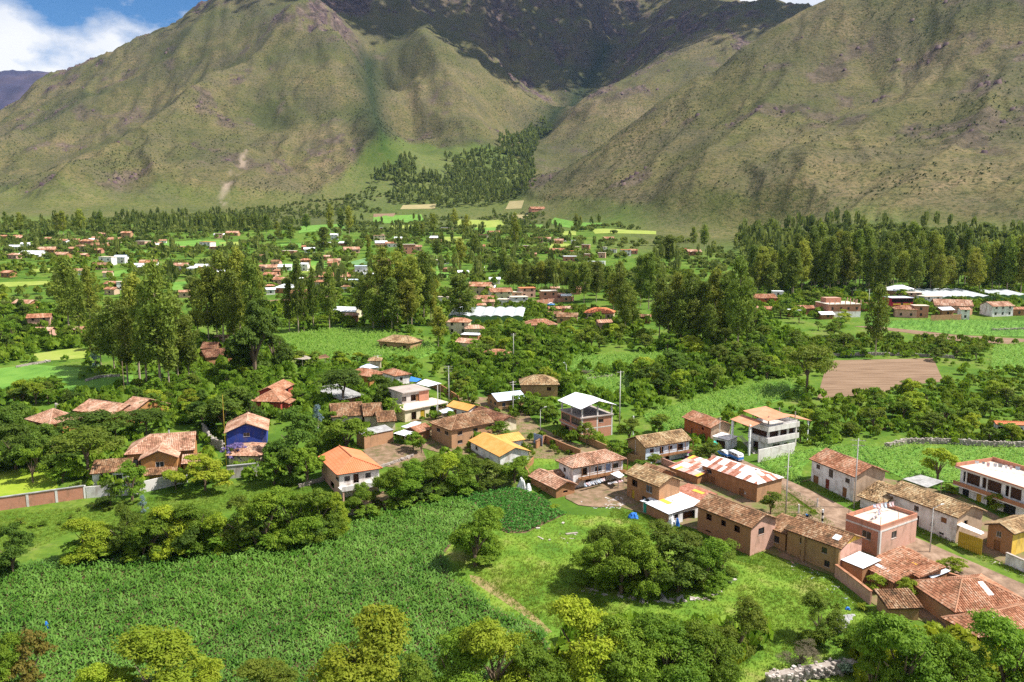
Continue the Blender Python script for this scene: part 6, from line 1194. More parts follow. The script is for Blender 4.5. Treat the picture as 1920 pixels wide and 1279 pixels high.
# hedge row above the maize
for i, (x, b_, t_, w_, k) in enumerate([(25, 1078, 985, 75, 'dense'), (168, 1050, 965, 95, 'near_lime'), (235, 1045, 945, 70, 'near_olive'), (285, 1045, 948, 85, 'near'), (325, 1042, 940, 85, 'near_lime'), (372, 1036, 935, 85, 'near'), (415, 1035, 955, 70, 'near_lime'), (455, 1030, 930, 85, 'near_olive'), (500, 1028, 912, 100, 'near'), (548, 1022, 905, 105, 'near'), (598, 1008, 905, 95, 'near'), (625, 1000, 915, 60, 'near_lime'), (350, 1048, 985, 60, 'dense'), (480, 1032, 965, 70, 'dense'), (570, 1020, 955, 80, 'dense'), (270, 1050, 985, 60, 'dense')]):
    T(k, [(x, b_, t_, w_, 'leafy tree in the hedge row above the foreground maize')], group='hedge row above the maize')
for x, b_, t_, w_, k in [(670, 965, 905, 55, 'near'), (700, 955, 915, 45, 'near_olive'), (735, 950, 868, 70, 'near'), (765, 945, 862, 80, 'near'), (800, 935, 850, 75, 'near'), (830, 925, 845, 70, 'near_lime'), (862, 922, 846, 75, 'near'), (895, 915, 852, 60, 'near_olive'), (930, 912, 860, 60, 'near_olive'), (965, 905, 852, 65, 'near'), (815, 930, 880, 60, 'dense'), (780, 940, 890, 60, 'dense')]:
    T(k, [(x, b_, t_, w_, 'tree in the row between terracotta house and ochre roofs')], group='tree row below the ochre roofs')
# gardens on the left
T('umbrella_olive', [(165, 895, 806, 118, 'flat topped spreading tree in front of the ochre villa')])
T('umbrella', [(165, 832, 776, 120, 'dark flat topped tree behind the spreading garden tree'), (218, 826, 776, 85, 'dark flat topped tree above the villa roof'), (275, 815, 770, 90, 'dark flat topped tree below the twin gable roof'), (645, 762, 694, 92, 'dark umbrella tree beside the grey sheet roof')])
T('dense', [(30, 880, 785, 100, 'dark tree mass at the left edge behind the lawn'), (70, 885, 795, 80, 'dark tree behind the mown lawn'), (15, 840, 752, 85, 'tall dark tree at the left edge'), (110, 870, 800, 70, 'dark tree left of the spreading garden tree'), (420, 812, 725, 105, 'broad dark tree behind the blue house'), (380, 800, 745, 60, 'dark tree left of the broad dark tree'), (470, 800, 730, 50, 'dark tree left of the red villa'), (716, 762, 698, 58, 'round dark tree beside the umbrella tree'), (552, 870, 764, 88, 'tall dark tree right of the blue house'), (545, 905, 830, 60, 'shaded tree behind the bright bush')])
T('mid', [(62, 905, 835, 45, 'rounded green bush tree at the lawn edge'), (118, 905, 860, 52, 'green shrub tree below the flat topped tree'), (248, 938, 862, 68, 'bright tree over the whitewashed wall'), (515, 908, 835, 66, 'bright rounded tree beside the grey concrete wall'), (576, 910, 822, 60, 'bright tree left of the terracotta house'), (650, 852, 768, 85, 'bright leafy tree in front of the brown tile house'), (737, 792, 735, 40, 'narrow bright tree beside the unfinished house'), (620, 800, 765, 40, 'small tree beside the silver tree')])
T('mid_lime', [(385, 920, 845, 98, 'large lime bush tree right of the ochre villa'), (330, 918, 880, 60, 'lime shrub over the garden wall')])
T('dense', [(207, 950, 902, 46, 'dark small tree in front of the white block wall')]); T('violet', [(440, 868, 825, 42, 'violet flowering tree beside the low pink roof')]); T('violet', [(690, 765, 745, 20, 'small violet flowering shrub beside the grey court')])
T('silver', [(597, 812, 758, 26, 'silver blue young eucalyptus in front of the brown roofs'), (268, 962, 928, 18, 'small silver blue sapling below the garden wall'), (180, 690, 650, 18, 'silver blue sapling below the tall eucalyptus')], 'sapling')
T('magenta', [(862, 742, 730, 26, 'magenta bougainvillea beside the ochre shed roof'), (1294, 862, 842, 26, 'magenta bougainvillea beside the stair house'), (1308, 862, 848, 20, 'smaller magenta bougainvillea next to the first'), (1656, 806, 797, 12, 'small dark red flowering bush on the stone terrace')], 'flowering_bush', 'bush')
T('mid_olive', [(1330, 872, 826, 52, 'olive garden tree right of the bougainvillea'), (1310, 868, 835, 40, 'garden tree behind the bougainvillea'), (1235, 815, 772, 52, 'olive round tree below the maize field'), (1180, 832, 780, 45, 'dark tree beside the canopy house'), (1100, 835, 790, 38, 'spindly tree in front of the canopy house'), (1225, 880, 848, 40, 'bush tree below the stair house wall'), (1445, 965, 918, 52, 'round bush between the warehouse and street poles')])
T('mid', [(1160, 860, 825, 45, 'green tree beside the lane wall'), (1205, 895, 862, 42, 'green tree left of the lamp post'), (935, 830, 790, 45, 'tree right of the hipped adobe house'), (905, 815, 785, 40, 'tree beside the hipped adobe windows'), (1000, 775, 735, 45, 'tree in front of the windowless adobe house'), (975, 770, 738, 35, 'tree beside the pale blue grey roof'), (1020, 790, 750, 50, 'tree left of the canopy house'), (848, 795, 770, 26, 'round small tree by the ochre shed'), (775, 845, 805, 40, 'slim tree in the bare yard'), (800, 815, 790, 36, 'tree beside the annex'), (790, 850, 818, 24, 'young tree in the grassy yard')])
T('mid_lime', [(1757, 905, 835, 72, 'big round tree behind the collapsed sheet roof'), (1868, 958, 922, 36, 'bright tree in front of the verandah house'), (1780, 925, 908, 28, 'shrub behind the long white house roof'), (1700, 1130, 1085, 40, 'shrub over the low mossy roof'), (1642, 1110, 1075, 38, 'clipped round shrub beside the tiled outbuilding'), (1785, 1075, 1040, 46, 'yellow green shrub at the street edge')])
T('umbrella_olive', [(1512, 738, 648, 98, 'spreading flat crowned tree at the ploughed field corner')])
T('dry', [(1500, 1250, 1195, 90, 'dry grey shrub above the field stones'), (1100, 705, 690, 30, 'dry shrub on the stony bank')], 'dry_shrub', 'bush')
for x_, b_ in ((150, 1052), (200, 1050), (260, 1050), (310, 1048), (360, 1044), (410, 1040), (450, 1036), (510, 1032), (560, 1026), (600, 1014), (690, 972), (750, 955), (810, 938), (870, 926)): T('bush', [(x_, b_, b_ - rnd.uniform(34, 48), 62, 'low bush filling the hedge above the maize')], 'bush', 'bush', 'bushes in the maize hedge')
T('bush_near', [(1040, 955, 945, 20, 'bush at the rubble yard edge')], 'bush', 'bush')
# eucalyptus
for x, b_, t_, w_, k in [(130, 625, 478, 66, 'euc'), (170, 612, 498, 44, 'euc_gold'), (150, 640, 505, 44, 'euc'), (215, 700, 556, 75, 'euc'), (262, 712, 512, 75, 'euc_gold'), (302, 735, 486, 90, 'euc'), (276, 728, 540, 62, 'euc'), (335, 722, 556, 75, 'euc'), (190, 690, 570, 55, 'euc'), (240, 720, 560, 60, 'euc'), (318, 735, 560, 60, 'euc'), (355, 715, 590, 55, 'euc')]:
    T(k, [(x, b_, t_, w_, 'tall eucalyptus in the dark grove left of centre')], 'eucalyptus', group='dark eucalyptus grove, left')
for x, b_, t_, w_, k in [(372, 640, 522, 50, 'euc'), (392, 650, 500, 60, 'euc_gold'), (420, 650, 470, 62, 'euc'), (452, 648, 463, 60, 'euc_gold'), (476, 665, 482, 55, 'euc'), (440, 660, 505, 60, 'euc'), (408, 645, 520, 50, 'euc'), (488, 640, 500, 40, 'euc_gold')]:
    T(k, [(x, b_, t_, w_, 'eucalyptus in the second grove, above the old barn')], 'eucalyptus', group='second eucalyptus grove')
T('dense', [(478, 710, 555, 110, 'massive dark tree at the left end of the bright maize field'), (515, 690, 600, 60, 'tree beside the bright maize field end')])
for x, b_, t_, w_ in [(560, 624, 488, 34), (588, 620, 500, 30), (618, 618, 505, 40), (543, 622, 520, 30), (570, 622, 530, 26)]: T('euc', [(x, b_, t_, w_, 'slender eucalyptus in the thin row behind the bright maize')], 'eucalyptus', group='thin eucalyptus row')
for x, b_, t_, w_, k in [(695, 605, 505, 45, 'euc'), (718, 612, 462, 60, 'euc_gold'), (745, 612, 470, 62, 'euc_gold'), (772, 615, 480, 60, 'euc_gold'), (795, 605, 468, 55, 'euc'), (735, 622, 520, 60, 'euc'), (765, 620, 525, 60, 'euc_gold'), (700, 620, 540, 50, 'euc'), (822, 650, 575, 42, 'euc_gold'), (808, 600, 500, 40, 'euc_gold'), (680, 600, 520, 40, 'euc')]:
    T(k, [(x, b_, t_, w_, 'golden green eucalyptus in the central grove')], 'eucalyptus', group='golden eucalyptus grove')
T('euc', [(862, 606, 513, 75, 'eucalyptus standing in front of the white greenhouse'), (880, 600, 545, 36, 'smaller eucalyptus beside the greenhouse'), (1641, 668, 532, 52, 'lone tall eucalyptus behind the ploughed field'), (1382, 672, 478, 62, 'tallest eucalyptus right of the dense grove')], 'eucalyptus')
for i in range(24): T(rnd.choice(['euc', 'euc', 'euc_gold']), [(955 + i * 7.6, 546 + rnd.uniform(-3, 3), 490 + rnd.uniform(-4, 8), 24, 'eucalyptus in the straight plantation row')], 'eucalyptus', group='plantation row')
for x, b_, t_, w_ in [(1075, 566, 492, 36), (1095, 568, 490, 38), (1118, 566, 488, 40), (1138, 562, 498, 36), (1160, 600, 488, 42), (1172, 625, 532, 46), (1200, 575, 478, 44), (1216, 580, 472, 46), (1186, 620, 545, 40), (1150, 590, 510, 36), (1230, 565, 480, 40)]: T('euc', [(x, b_, t_, w_, 'dark eucalyptus at the right end of the plantation row')], 'eucalyptus', group='dark eucalyptus behind the orange hall')
for x, b_, t_, w_, k in [(1236, 640, 520, 46, 'euc'), (1252, 645, 540, 44, 'euc'), (1268, 640, 512, 50, 'euc_gold'), (1290, 645, 508, 52, 'euc'), (1312, 645, 525, 48, 'euc'), (1338, 648, 505, 52, 'euc_gold'), (1360, 650, 515, 46, 'euc'), (1300, 650, 560, 46, 'euc'), (1328, 655, 570, 44, 'euc'), (1276, 648, 560, 44, 'euc'), (1400, 660, 520, 44, 'euc'), (1350, 640, 545, 44, 'euc_gold')]: T(k, [(x, b_, t_, w_, 'eucalyptus in the dense grove right of centre')], 'eucalyptus', group='dense grove right of centre')
for i in range(86):
    x = 1395 + i * 6.2 + rnd.uniform(-3, 3); b_ = rnd.choice([556, 548, 540, 532]) + rnd.uniform(-5, 4); T(rnd.choice(['euc', 'euc', 'euc_gold']), [(x, b_, b_ - rnd.uniform(62, 118) * (1.0 if x > 1480 else .75), rnd.uniform(26, 44), 'eucalyptus in the forest below the right hill')], 'eucalyptus', group='forest below the right hill')
for x, b_, t_, w_ in [(12, 440, 396, 15), (38, 440, 398, 20), (152, 440, 392, 26), (110, 442, 400, 22), (120, 446, 396, 20), (190, 440, 396, 18), (312, 432, 398, 16), (1080, 432, 400, 16), (1088, 428, 405, 10), (965, 475, 398, 24), (972, 470, 412, 16), (620, 442, 382, 20), (655, 440, 386, 22), (640, 440, 390, 18), (575, 433, 400, 20), (545, 456, 420, 24), (780, 446, 414, 18), (792, 446, 418, 14), (812, 444, 400, 20), (875, 448, 402, 22), (852, 430, 390, 18), (905, 445, 415, 16), (608, 476, 425, 38), (690, 470, 440, 16), (750, 490, 452, 26), (820, 486, 448, 24), (862, 500, 446, 28), (890, 478, 438, 22), (945, 520, 470, 28), (930, 510, 480, 24), (1320, 470, 420, 22), (1300, 465, 425, 18), (1255, 500, 440, 44), (1240, 495, 450, 30), (500, 440, 402, 18), (520, 450, 415, 16)]:
    T(rnd.choice(['euc', 'euc', 'euc_gold']), [(x, b_, t_, w_, 'dark tall tree standing alone in the far fields')], 'eucalyptus', group='scattered tall trees of the far valley')
for i in range(30): T('euc', [(368 + i * 4.2, 431 + rnd.uniform(-2, 2), 404 + rnd.uniform(-4, 4), 11, 'slim tree in the far plantation strip')], 'eucalyptus', group='far plantation strip')
# thickets
def blocked(x, y, pad=0):
    for f in FOOT:
        if in_poly(np.array([x]), np.array([y]), f)[0]: return True
    for f in FIELDS:
        if in_poly(np.array([x]), np.array([y]), f)[0]: return True
    return False
def thicket(s, n, hr, wr, kinds, label, group, name='thicket_tree', cat='tree'):
    pl = gpoly(s); q = scatter(pl, n * 3); k = 0
    for x, y in q:
        if k >= n: break
        if blocked(x, y): continue
        H = rnd.uniform(*hr); plant(rnd.choice(kinds), Vector((x, y, float(gh(x, y)))), H, H * rnd.uniform(*wr), label, name=name, cat=cat, group=group); k += 1
MK = ['mid', 'mid', 'mid_lime', 'mid_olive']
thicket('1190 702;1230 645;1330 640;1420 610;1500 645;1500 705;1440 715;1330 738;1230 772;1190 765', 62, (4.5, 9), (.75, 1.1), MK + ['dense'], 'green tree in the thicket above the maize behind the red house', 'thicket above the maize')
thicket('850 645;960 620;1050 640;1065 740;940 735;870 705', 34, (4.5, 8), (.8, 1.1), MK, 'leafy tree in the thicket behind the windowless adobe house', 'thicket behind the adobe house')
thicket('0 570;100 585;230 590;250 690;140 650;0 660', 22, (4, 8), (.8, 1.1), MK, 'green tree in the left thicket below the village', 'left thicket')
thicket('0 700;90 720;250 735;330 750;330 790;100 760;0 770', 22, (4, 7), (.8, 1.1), MK + ['dense'], 'garden tree behind the left tile houses', 'gardens behind the left tile houses')
thicket('330 700;480 690;570 720;600 760;500 780;380 800;310 770', 30, (3.5, 7), (.8, 1.1), MK + ['dense'], 'orchard tree between the dark grove and the red villa', 'orchard by the red villa')
thicket('1480 760;1560 752;1700 745;1925 740;1925 835;1700 828;1500 835', 44, (3.5, 7), (.8, 1.15), MK + ['bush', 'bush_olive'], 'bushy tree on the stone terraces right of the concrete house', 'terrace trees, right')
thicket('1520 640;1700 645;1850 655;1850 700;1780 680;1560 660', 20, (3, 6), (.9, 1.2), ['mid_olive', 'mid', 'bush_olive'], 'olive green hedge tree behind the ploughed field', 'hedge behind the ploughed field')
thicket('1400 560;1560 575;1600 600;1560 640;1420 610', 20, (4, 7), (.9, 1.2), MK, 'green tree below the roadside houses', 'trees below the roadside houses')
thicket('520 590;700 605;850 625;845 640;760 625;530 625', 20, (3, 6), (.8, 1.2), MK, 'bush tree along the upper edge of the bright maize', 'hedge of the bright maize')
thicket('540 680;760 680;800 700;640 700;560 695', 14, (3, 5.5), (.9, 1.2), MK, 'bush tree along the lower edge of the bright maize', 'lower hedge of the bright maize')
thicket('1060 620;1230 640;1230 665;1070 665', 18, (4, 7), (.8, 1.1), MK, 'tree between the orange hall and the narrow maize strip', 'trees above the narrow maize strip')
thicket('1480 555;1925 540;1925 575;1480 575', 34, (4, 8), (.8, 1.1), MK, 'bright tree at the front edge of the forest', 'front edge of the right forest')
thicket('870 700;900 745;880 760;820 730', 6, (4, 6), (.8, 1.1), MK, 'tree beside the tall concrete pole above the ochre sheds', 'trees above the ochre sheds')
thicket('0 600;60 590;60 700;0 700', 8, (6, 10), (.7, 1), ['mid', 'dense'], 'tall tree at the left edge below the village', 'left edge trees')
FIELDS.append(gpoly('1385 1215;1612 1215;1612 1300;1360 1300'))
# bushes and undergrowth between the plots, a mass nobody could count
UA, UF = blob_t(38, 0.25, 17, flat=.9)
def undergrowth(s, n, sc_, label, m_='leaf', thr=.3):
    q = scatter(gpoly(s), n * 4); q = q[fbm(q[:, 0] / 22, q[:, 1] / 22, 3, 78) > thr]; keep = np.ones(len(q), bool)
    for f in FIELDS + FOOT: keep &= ~in_poly(q[:, 0], q[:, 1], f)
    stamp('undergrowth', q[keep][:n], UA, UF, m_, sc_, label)
undergrowth('1190 702;1230 640;1420 600;1510 640;1505 705;1440 715;1330 738;1230 772;1180 765;1060 745;1060 640', 330, (2.2, 5.0), 'bushy undergrowth of the thicket above the maize')
undergrowth('840 645;960 615;1060 640;1065 745;930 750;860 720', 260, (2.2, 4.6), 'bushy undergrowth behind the adobe house')
undergrowth('-40 570;100 580;260 590;360 640;520 660;560 690;420 700;330 700;160 650;-40 690', 420, (2.2, 5.0), 'undergrowth below the left village')
undergrowth('-40 700;90 715;300 725;480 690;620 690;780 700;800 740;640 790;500 790;300 800;-40 780', 520, (1.8, 4.2), 'orchard undergrowth round the left houses')
undergrowth('1480 760;1560 752;1780 720;1925 690;1925 838;1700 830;1500 838', 190, (1.4, 3.6), 'bushes on the stone terraces')
undergrowth('1500 635;1925 635;1925 650;1800 668;1540 668', 160, (1.8, 3.6), 'hedge undergrowth behind the ploughed field', 'leaf_olive')
undergrowth('430 570;860 560;1000 575;1230 600;1230 640;1060 640;850 620;520 612;430 640', 520, (2.0, 5.0), 'bushes of the middle distance', 'leaf')
undergrowth('1400 545;1925 540;1925 590;1600 596;1420 600', 330, (2.2, 5.0), 'bushes along the forest foot', 'leaf')
undergrowth('-40 480;480 470;960 490;1400 520;1400 560;960 570;480 565;-40 570', 520, (2.5, 5.5), 'bushes of the far village gardens', 'leaf_olive', .36)
undergrowth('0 780;110 790;120 880;0 880', 60, (2, 4), 'dark undergrowth behind the mown lawn', 'leaf_dark', .1)
undergrowth('120 860;420 850;500 830;560 900;420 905;250 920;160 915', 130, (1.2, 2.8), 'garden shrubs round the ochre villa')
undergrowth('560 800;700 790;690 850;560 900', 70, (1.5, 3.2), 'garden shrubs behind the terracotta house', 'leaf_dark')
undergrowth('770 770;1010 740;1100 860;1000 870;780 900', 120, (1.0, 2.4), 'shrubs round the ochre roofs')
undergrowth('0 1300;0 1225;600 1250;1300 1220;1650 1210;1925 1190;1925 1300', 260, (1.6, 3.4), 'bushes along the bottom edge below the trees', 'leaf_lime', .2)
undergrowth('-40 600;430 590;860 610;1230 640;1500 640;1925 650;1925 860;1660 840;1480 850;1400 860;1200 870;1010 830;900 880;640 900;560 905;430 900;250 925;110 900;-40 870', 1500, (1.3, 3.4), 'bushes and shrubs filling the gaps between houses and plots', 'leaf', .25)
undergrowth('-40 450;480 440;960 455;1400 500;1925 520;1925 560;1400 545;960 560;480 560;-40 570', 380, (2.5, 5.5), 'bushes of the far valley hedges', 'leaf', .3)
undergrowth('130 1062;420 1042;560 1026;650 996;640 960;560 985;420 1000;150 1030', 110, (1.6, 3.0), 'dense hedge foliage above the maize', 'leaf', .05)
undergrowth('-40 1300;-40 1215;300 1232;700 1240;1000 1235;1300 1215;1600 1225;1925 1190;1925 1300', 240, (2.0, 4.2), 'dense bushes along the bottom edge', 'leaf_lime', .1)
undergrowth('600 1300;600 1235;700 1215;1000 1210;1180 1190;1420 1200;1380 1300', 170, (2.5, 4.6), 'thick belt of bushes at the bottom centre', 'leaf', .05)
# far trees too many to count
TA, FA = blob_t(26, 0.34, 7); TE0, FE = blob_t(28, 0.24, 8); TE = TE0.copy(); TE[:, 2] = TE0[:, 2] * 2.0 + .35; _k = np.repeat(np.random.default_rng(3).uniform(-.35, .35, 28), 4); TE[:, 0] = TE[:, 0] * .55 + np.sin(_k * 9) * .10; TE[:, 1] *= .55; TE[:, 2] += _k * .9
def far_trees(name, s, n, sc_, label, tall=0.3, noise_s=90, thr=.42, m_='far_leaf'):
    q = scatter(gpoly(s), n * 3); q = q[fbm(q[:, 0] / noise_s, q[:, 1] / noise_s, 3, 77) > thr]
    keep = np.ones(len(q), bool)
    for f in FIELDS + FOOT: keep &= ~in_poly(q[:, 0], q[:, 1], f)
    q = q[keep][:n]; k = int(len(q) * tall)
    if k: stamp(name, q[:k], TE, FE, m_, (sc_[0] * 1.1, sc_[1] * 1.25), label + ', the tall ones')
    stamp(name, q[k:], TA, FA, m_, sc_, label)
far_trees('far_vegetation', '-60 420;200 412;420 400;700 390;1000 395;1250 440;1500 445;1925 480;1925 545;1400 545;960 560;600 560;300 570;-60 585', 2600, (3, 7), 'scattered bushes and small trees of the far valley', .12)
far_trees('far_forest', '700 340;740 318;850 322;930 300;1000 290;1004 350;985 372;900 388;800 392;640 388', 950, (4, 8), 'wooded fan at the mouth of the ravine', .55, 90, .44)
far_trees('far_forest', '690 335;740 312;830 300;930 284;1000 284;1003 330;900 345;800 345;740 350', 700, (4, 9), 'upper wood of the fan below the ravine', .6, 80, .36)
far_trees('far_scrub', '-40 425;200 412;420 395;640 372;700 345;720 372;640 395;420 408;200 424;-40 440', 900, (2, 5), 'scrub along the foot of the left mountain', .1, 50, .3)
far_trees('far_forest', '960 300;1005 282;1010 262;1040 240;1020 225;990 245;930 275', 350, (6, 11), 'dark wood in the ravine', .5, 60, .1)
far_trees('far_forest', '1380 440;1600 430;1925 430;1925 520;1400 500', 900, (4, 8), 'woodland edge at the foot of the right hill', .25, 60, .3)
far_trees('far_forest', '0 430;400 405;500 400;500 440;0 455', 500, (4, 8), 'tree belt at the foot of the left mountain', .25, 60, .3)
# scrub on the slopes
TS, FS = blob_t(4, 0.5, 9)
k = np.where((MTN > .6) & (YY < 3300) & (ZZ > 0)); n_ = len(k[0]); pr = np.clip((fbm(XX[k] / 130, YY[k] / 130, 4, 55) - .38) * 3.2, 0, 1) ** 1.5 * (0.25 + 0.75 * sstep(.45, .6, fbm(XX[k] / 28, YY[k] / 28, 3, 56))) + GREEN[k] * 1.5 + np.clip(1 - polydist(XX[k], YY[k], GULLY[2]) / 40, 0, 1) * .8 + np.clip(1 - polydist(XX[k], YY[k], GULLY[3]) / 45, 0, 1) * .7
area = YY[k] ** 2 * (1 / (1 + YY[k] / 2500.0)); pr = pr * area; pr /= pr.sum(); sel = NP.choice(n_, 34000, p=pr); q = np.stack([XX[k][sel], YY[k][sel]], 1) + NP.normal(0, 5, (34000, 2))
stamp('hillside_scrub', q, TS, FS, 'leaf_scrub', (0.7, 2.6), 'dark scrub bushes dotted over the mountain slopes')
# wild bushes between plots
thicket('1000 880;1060 900;1050 940;1000 930', 5, (1, 2), (1, 1.4), ['bush', 'bush_olive'], 'weedy bush beside the small tile house', 'weeds by the small tile house', 'bush', 'bush')
thicket('0 985;160 955;200 945;240 960;60 1000', 8, (.8, 1.6), (1.2, 1.8), ['bush', 'bush_olive'], 'low bush along the foot of the pink brick wall', 'bushes at the brick wall', 'bush', 'bush')
thicket('1480 975;1530 960;1560 1000;1500 1010', 6, (.8, 1.6), (1, 1.5), ['bush', 'bush_near'], 'weedy bush on the grass island at the street bend', 'weeds at the street bend', 'bush', 'bush')
thicket('1100 860;1180 875;1160 900;1110 890', 6, (1.2, 2.2), (1, 1.4), ['bush', 'bush_near'], 'garden bush behind the gallery house', 'garden behind the gallery house', 'bush', 'bush')
thicket('1560 1120;1640 1150;1640 1240;1560 1230', 8, (.8, 1.8), (1, 1.4), ['bush', 'bush_near'], 'bush beside the stacked boards below the pink wall', 'bushes below the pink wall', 'bush', 'bush')
# ------------------------------------------------------------------ poles and cables
TOPS = {}
def pole(key, c, base, tp, label, arms=(), lamp=0, m_='pole_concrete', rr=.16, name='power_pole', cat='pole'):
    p = P(*K(c, base)); H = max(2, zat(K(c, tp)[1], p.y) - p.z); r = top(name, label, cat, (p.x, p.y, p.z)); b = MB(); b.bar((0, 0, -1), (0, 0, H), rr, rr * .6, 8); b.build('shaft', m_, r, smooth=True)
    for z, l, a in arms:
        b = MB(); dx, dy = math.cos(a) * l / 2, math.sin(a) * l / 2; b.bar((-dx, -dy, H - z), (dx, dy, H - z), .06, .06, 4); q = b.build('crossarm', 'pole_concrete' if m_ != 'bark' else 'wood', r)
        for t_ in (-.95, -.5, .5, .95): b = MB(); b.bar((dx * t_, dy * t_, H - z), (dx * t_, dy * t_, H - z + .28), .06, .04, 5); b.build('insulator', 'wood_dark', q)
    if lamp: b = MB(); b.bar((0, 0, H - .1), (lamp, -.2, H + .7), .045, .035, 5); q = b.build('lamp_arm', 'steel', r); b = MB(); b.bar((lamp, -.2, H + .68), (lamp + .55, -.25, H + .82), .13, .09, 6); b.build('lamp_head', 'white', q)
    TOPS[key] = Vector((p.x, p.y, p.z + H)); return r
pole('p1', 'e', (516, 735), (548, 180), 'tall concrete power pole in front of the white two storey house', ((.4, 2.8, 2.9), (1.4, 2.4, 2.9)))
pole('l1', 'e', (1122, 1092), (1150, 735), 'street lamp with coiled cable beside the long white house', (), 1.1, rr=.11, name='street_lamp', cat='lamp')
b = MB(); q = bpy.data.objects['street_lamp']; [b.bar((.33 * math.cos(t_), -.02, 5.2 + .33 * math.sin(t_)), (.33 * math.cos(t_ + .524), -.02, 5.2 + .33 * math.sin(t_ + .524)), .035, .035, 4) for t_ in [i * .524 for i in range(12)]]; b.build('coiled_cable', 'black', q)
pole('p2', 'd', (1520, 1112), (1542, 560), 'concrete power pole between warehouse and dirt square', ((.5, 2.4, .6), (3.5, 1.5, .2)))
pole('p3', 'd', (951, 522), (962, 290), 'slim pole by the green canopy and parked cars', ((.2, .8, .4),), rr=.09)
pole('l2', 'd', (232, 655), (240, 480), 'curved lamp post beside the stair house gable', (), .9, rr=.08, name='street_lamp', cat='lamp')
pole('p4', 'c', (247, 462), (250, 185), 'tall concrete pole with three crossarms above the ochre shed', ((.1, 2.6, 2.9), (.7, 2.6, 2.9), (1.5, 2.0, 2.9)))
pole('p5', 'c', (727, 548), (732, 298), 'concrete pole in front of the pale blue grey roof', ((.3, 2.0, .5), (1.0, 1.5, .5)))
pole('l3', 'c', (931, 696), (938, 512), 'street lamp beside the blue gate', (), 1.0, rr=.09, name='street_lamp', cat='lamp')
pole('p6', 'c', (1524, 640), (1540, 222), 'tall concrete pole right of the white canopy', ((.3, 2.2, .4),))
pole('p7', 'c', (730, 145), (735, -60), 'concrete pole in the thicket above the windowless house', ((.3, 2.0, .3), (.9, 1.6, .3)))
pole('l4', 'c', (1126, 272), (1130, 175), 'small street lamp at the thicket behind the canopy house', (), -1.0, rr=.09, name='street_lamp', cat='lamp')
pole('p8', 'b', (1315, 232), (1322, 105), 'T shaped pole near the pale blue roof', ((.1, 2.6, .1),))
pole('p9', 'a', (1706, 940), (1697, 240), 'thin yellow mast in front of the blue house', (), m_='paint_yellow', rr=.05, name='mast', cat='mast')
pole('p10', 'a', (935, 262), (925, -10), 'brown wooden pole behind the twin gable house', (), m_='bark', rr=.14)
pole('p11', 'p', (1050, 752), (1060, 645), 'pale pole beside the dark eucalyptus', (), rr=.12)
pole('p12', 'q', (842, 740), (846, 600), 'grey lattice like pole beside the lone eucalyptus', ((.3, 1.5, .2),), rr=.15)
pole('p13', 'b', (1765, 560), (1763, 330), 'thin grey pole in front of the annex', (), rr=.08)
pole('p14', 'c', (163, 580), (165, 330), 'post carrying the corrugated awning', (), rr=.07)
def cable(a, b_, sag, label):
    n = 10; q = [a.lerp(b_, i / n) - Vector((0, 0, sag * 4 * (i / n) * (1 - i / n))) for i in range(n + 1)]; b = MB()
    for i in range(n): b.bar(q[i] - a, q[i + 1] - a, .022, .022, 3)
    tag(b.build('power_cable', 'black', None, a), label, 'cable', 'power cables strung between the poles')
for a, b_, l in (('p2', 'p1', 'cable from the dirt square pole to the pole by the white house'), ('p1', 'l1', 'cable from the tall pole to the coiled street lamp'), ('p2', 'p3', 'cable from the dirt square pole to the slim pole'), ('p3', 'l2', 'cable from the slim pole to the curved lamp post'), ('p6', 'p5', 'cable passing over the white canopy'), ('p5', 'p4', 'cable above the ochre shed roof'), ('p5', 'p7', 'cable climbing towards the thicket pole')): cable(TOPS[a] - Vector((0, 0, .4)), TOPS[b_] - Vector((0, 0, .4)), 1.0, l)
for c, base, tp, l in (('e', (262, 862), (250, 748), 'black and white striped post at the street bend'), ('c', (1626, 700), (1614, 560), 'black and white striped post beside the dark tree by the canopy house')):
    p = P(*K(c, base)); r = top('striped_post', l, 'post', p); H = zat(K(c, tp)[1], p.y) - p.z; n = 5
    for i in range(n): b = MB(); b.bar((0, 0, H * i / n - (.3 if i == 0 else 0)), (0, 0, H * (i + 1) / n - .003), .19, .17, 10); b.build('band', 'black' if i % 2 else 'white', r, smooth=False)
# fence of posts and rails along the lane
q = gpoly('1448 905;1470 917;1500 933;1528 950;1545 962'); g0 = P(1448, 905).z; r = top('lane_fence', 'low post and rail fence along the dirt lane', 'fence', (q[0][0], q[0][1], g0))
for i, (x, y) in enumerate(q): b = MB(); b.bar((x - q[0][0], y - q[0][1], float(gh(x, y)) - g0 - .3), (x - q[0][0], y - q[0][1], float(gh(x, y)) - g0 + 1.1), .07, .06, 5); b.build('post', 'wood_grey', r)
for (x0, y0), (x1, y1) in zip(q[:-1], q[1:]):
    for z in (.5, .95): b = MB(); b.bar((x0 - q[0][0], y0 - q[0][1], float(gh(x0, y0)) - g0 + z), (x1 - q[0][0], y1 - q[0][1], float(gh(x1, y1)) - g0 + z), .035, .035, 4); b.build('rail', 'wood_grey', r)
for c, base, l in (('d', (1630, 1112), 'short concrete stump post on the grass island'), ('D', (735, 575), 'brown wooden gate post beside the lane fence')): p = P(*K(c, base)); b = MB(); b.bar((0, 0, -.3), (0, 0, 1.9), .18, .15, 7); tag(b.build('stump_post', 'concrete_pale', None, p), l, 'post')
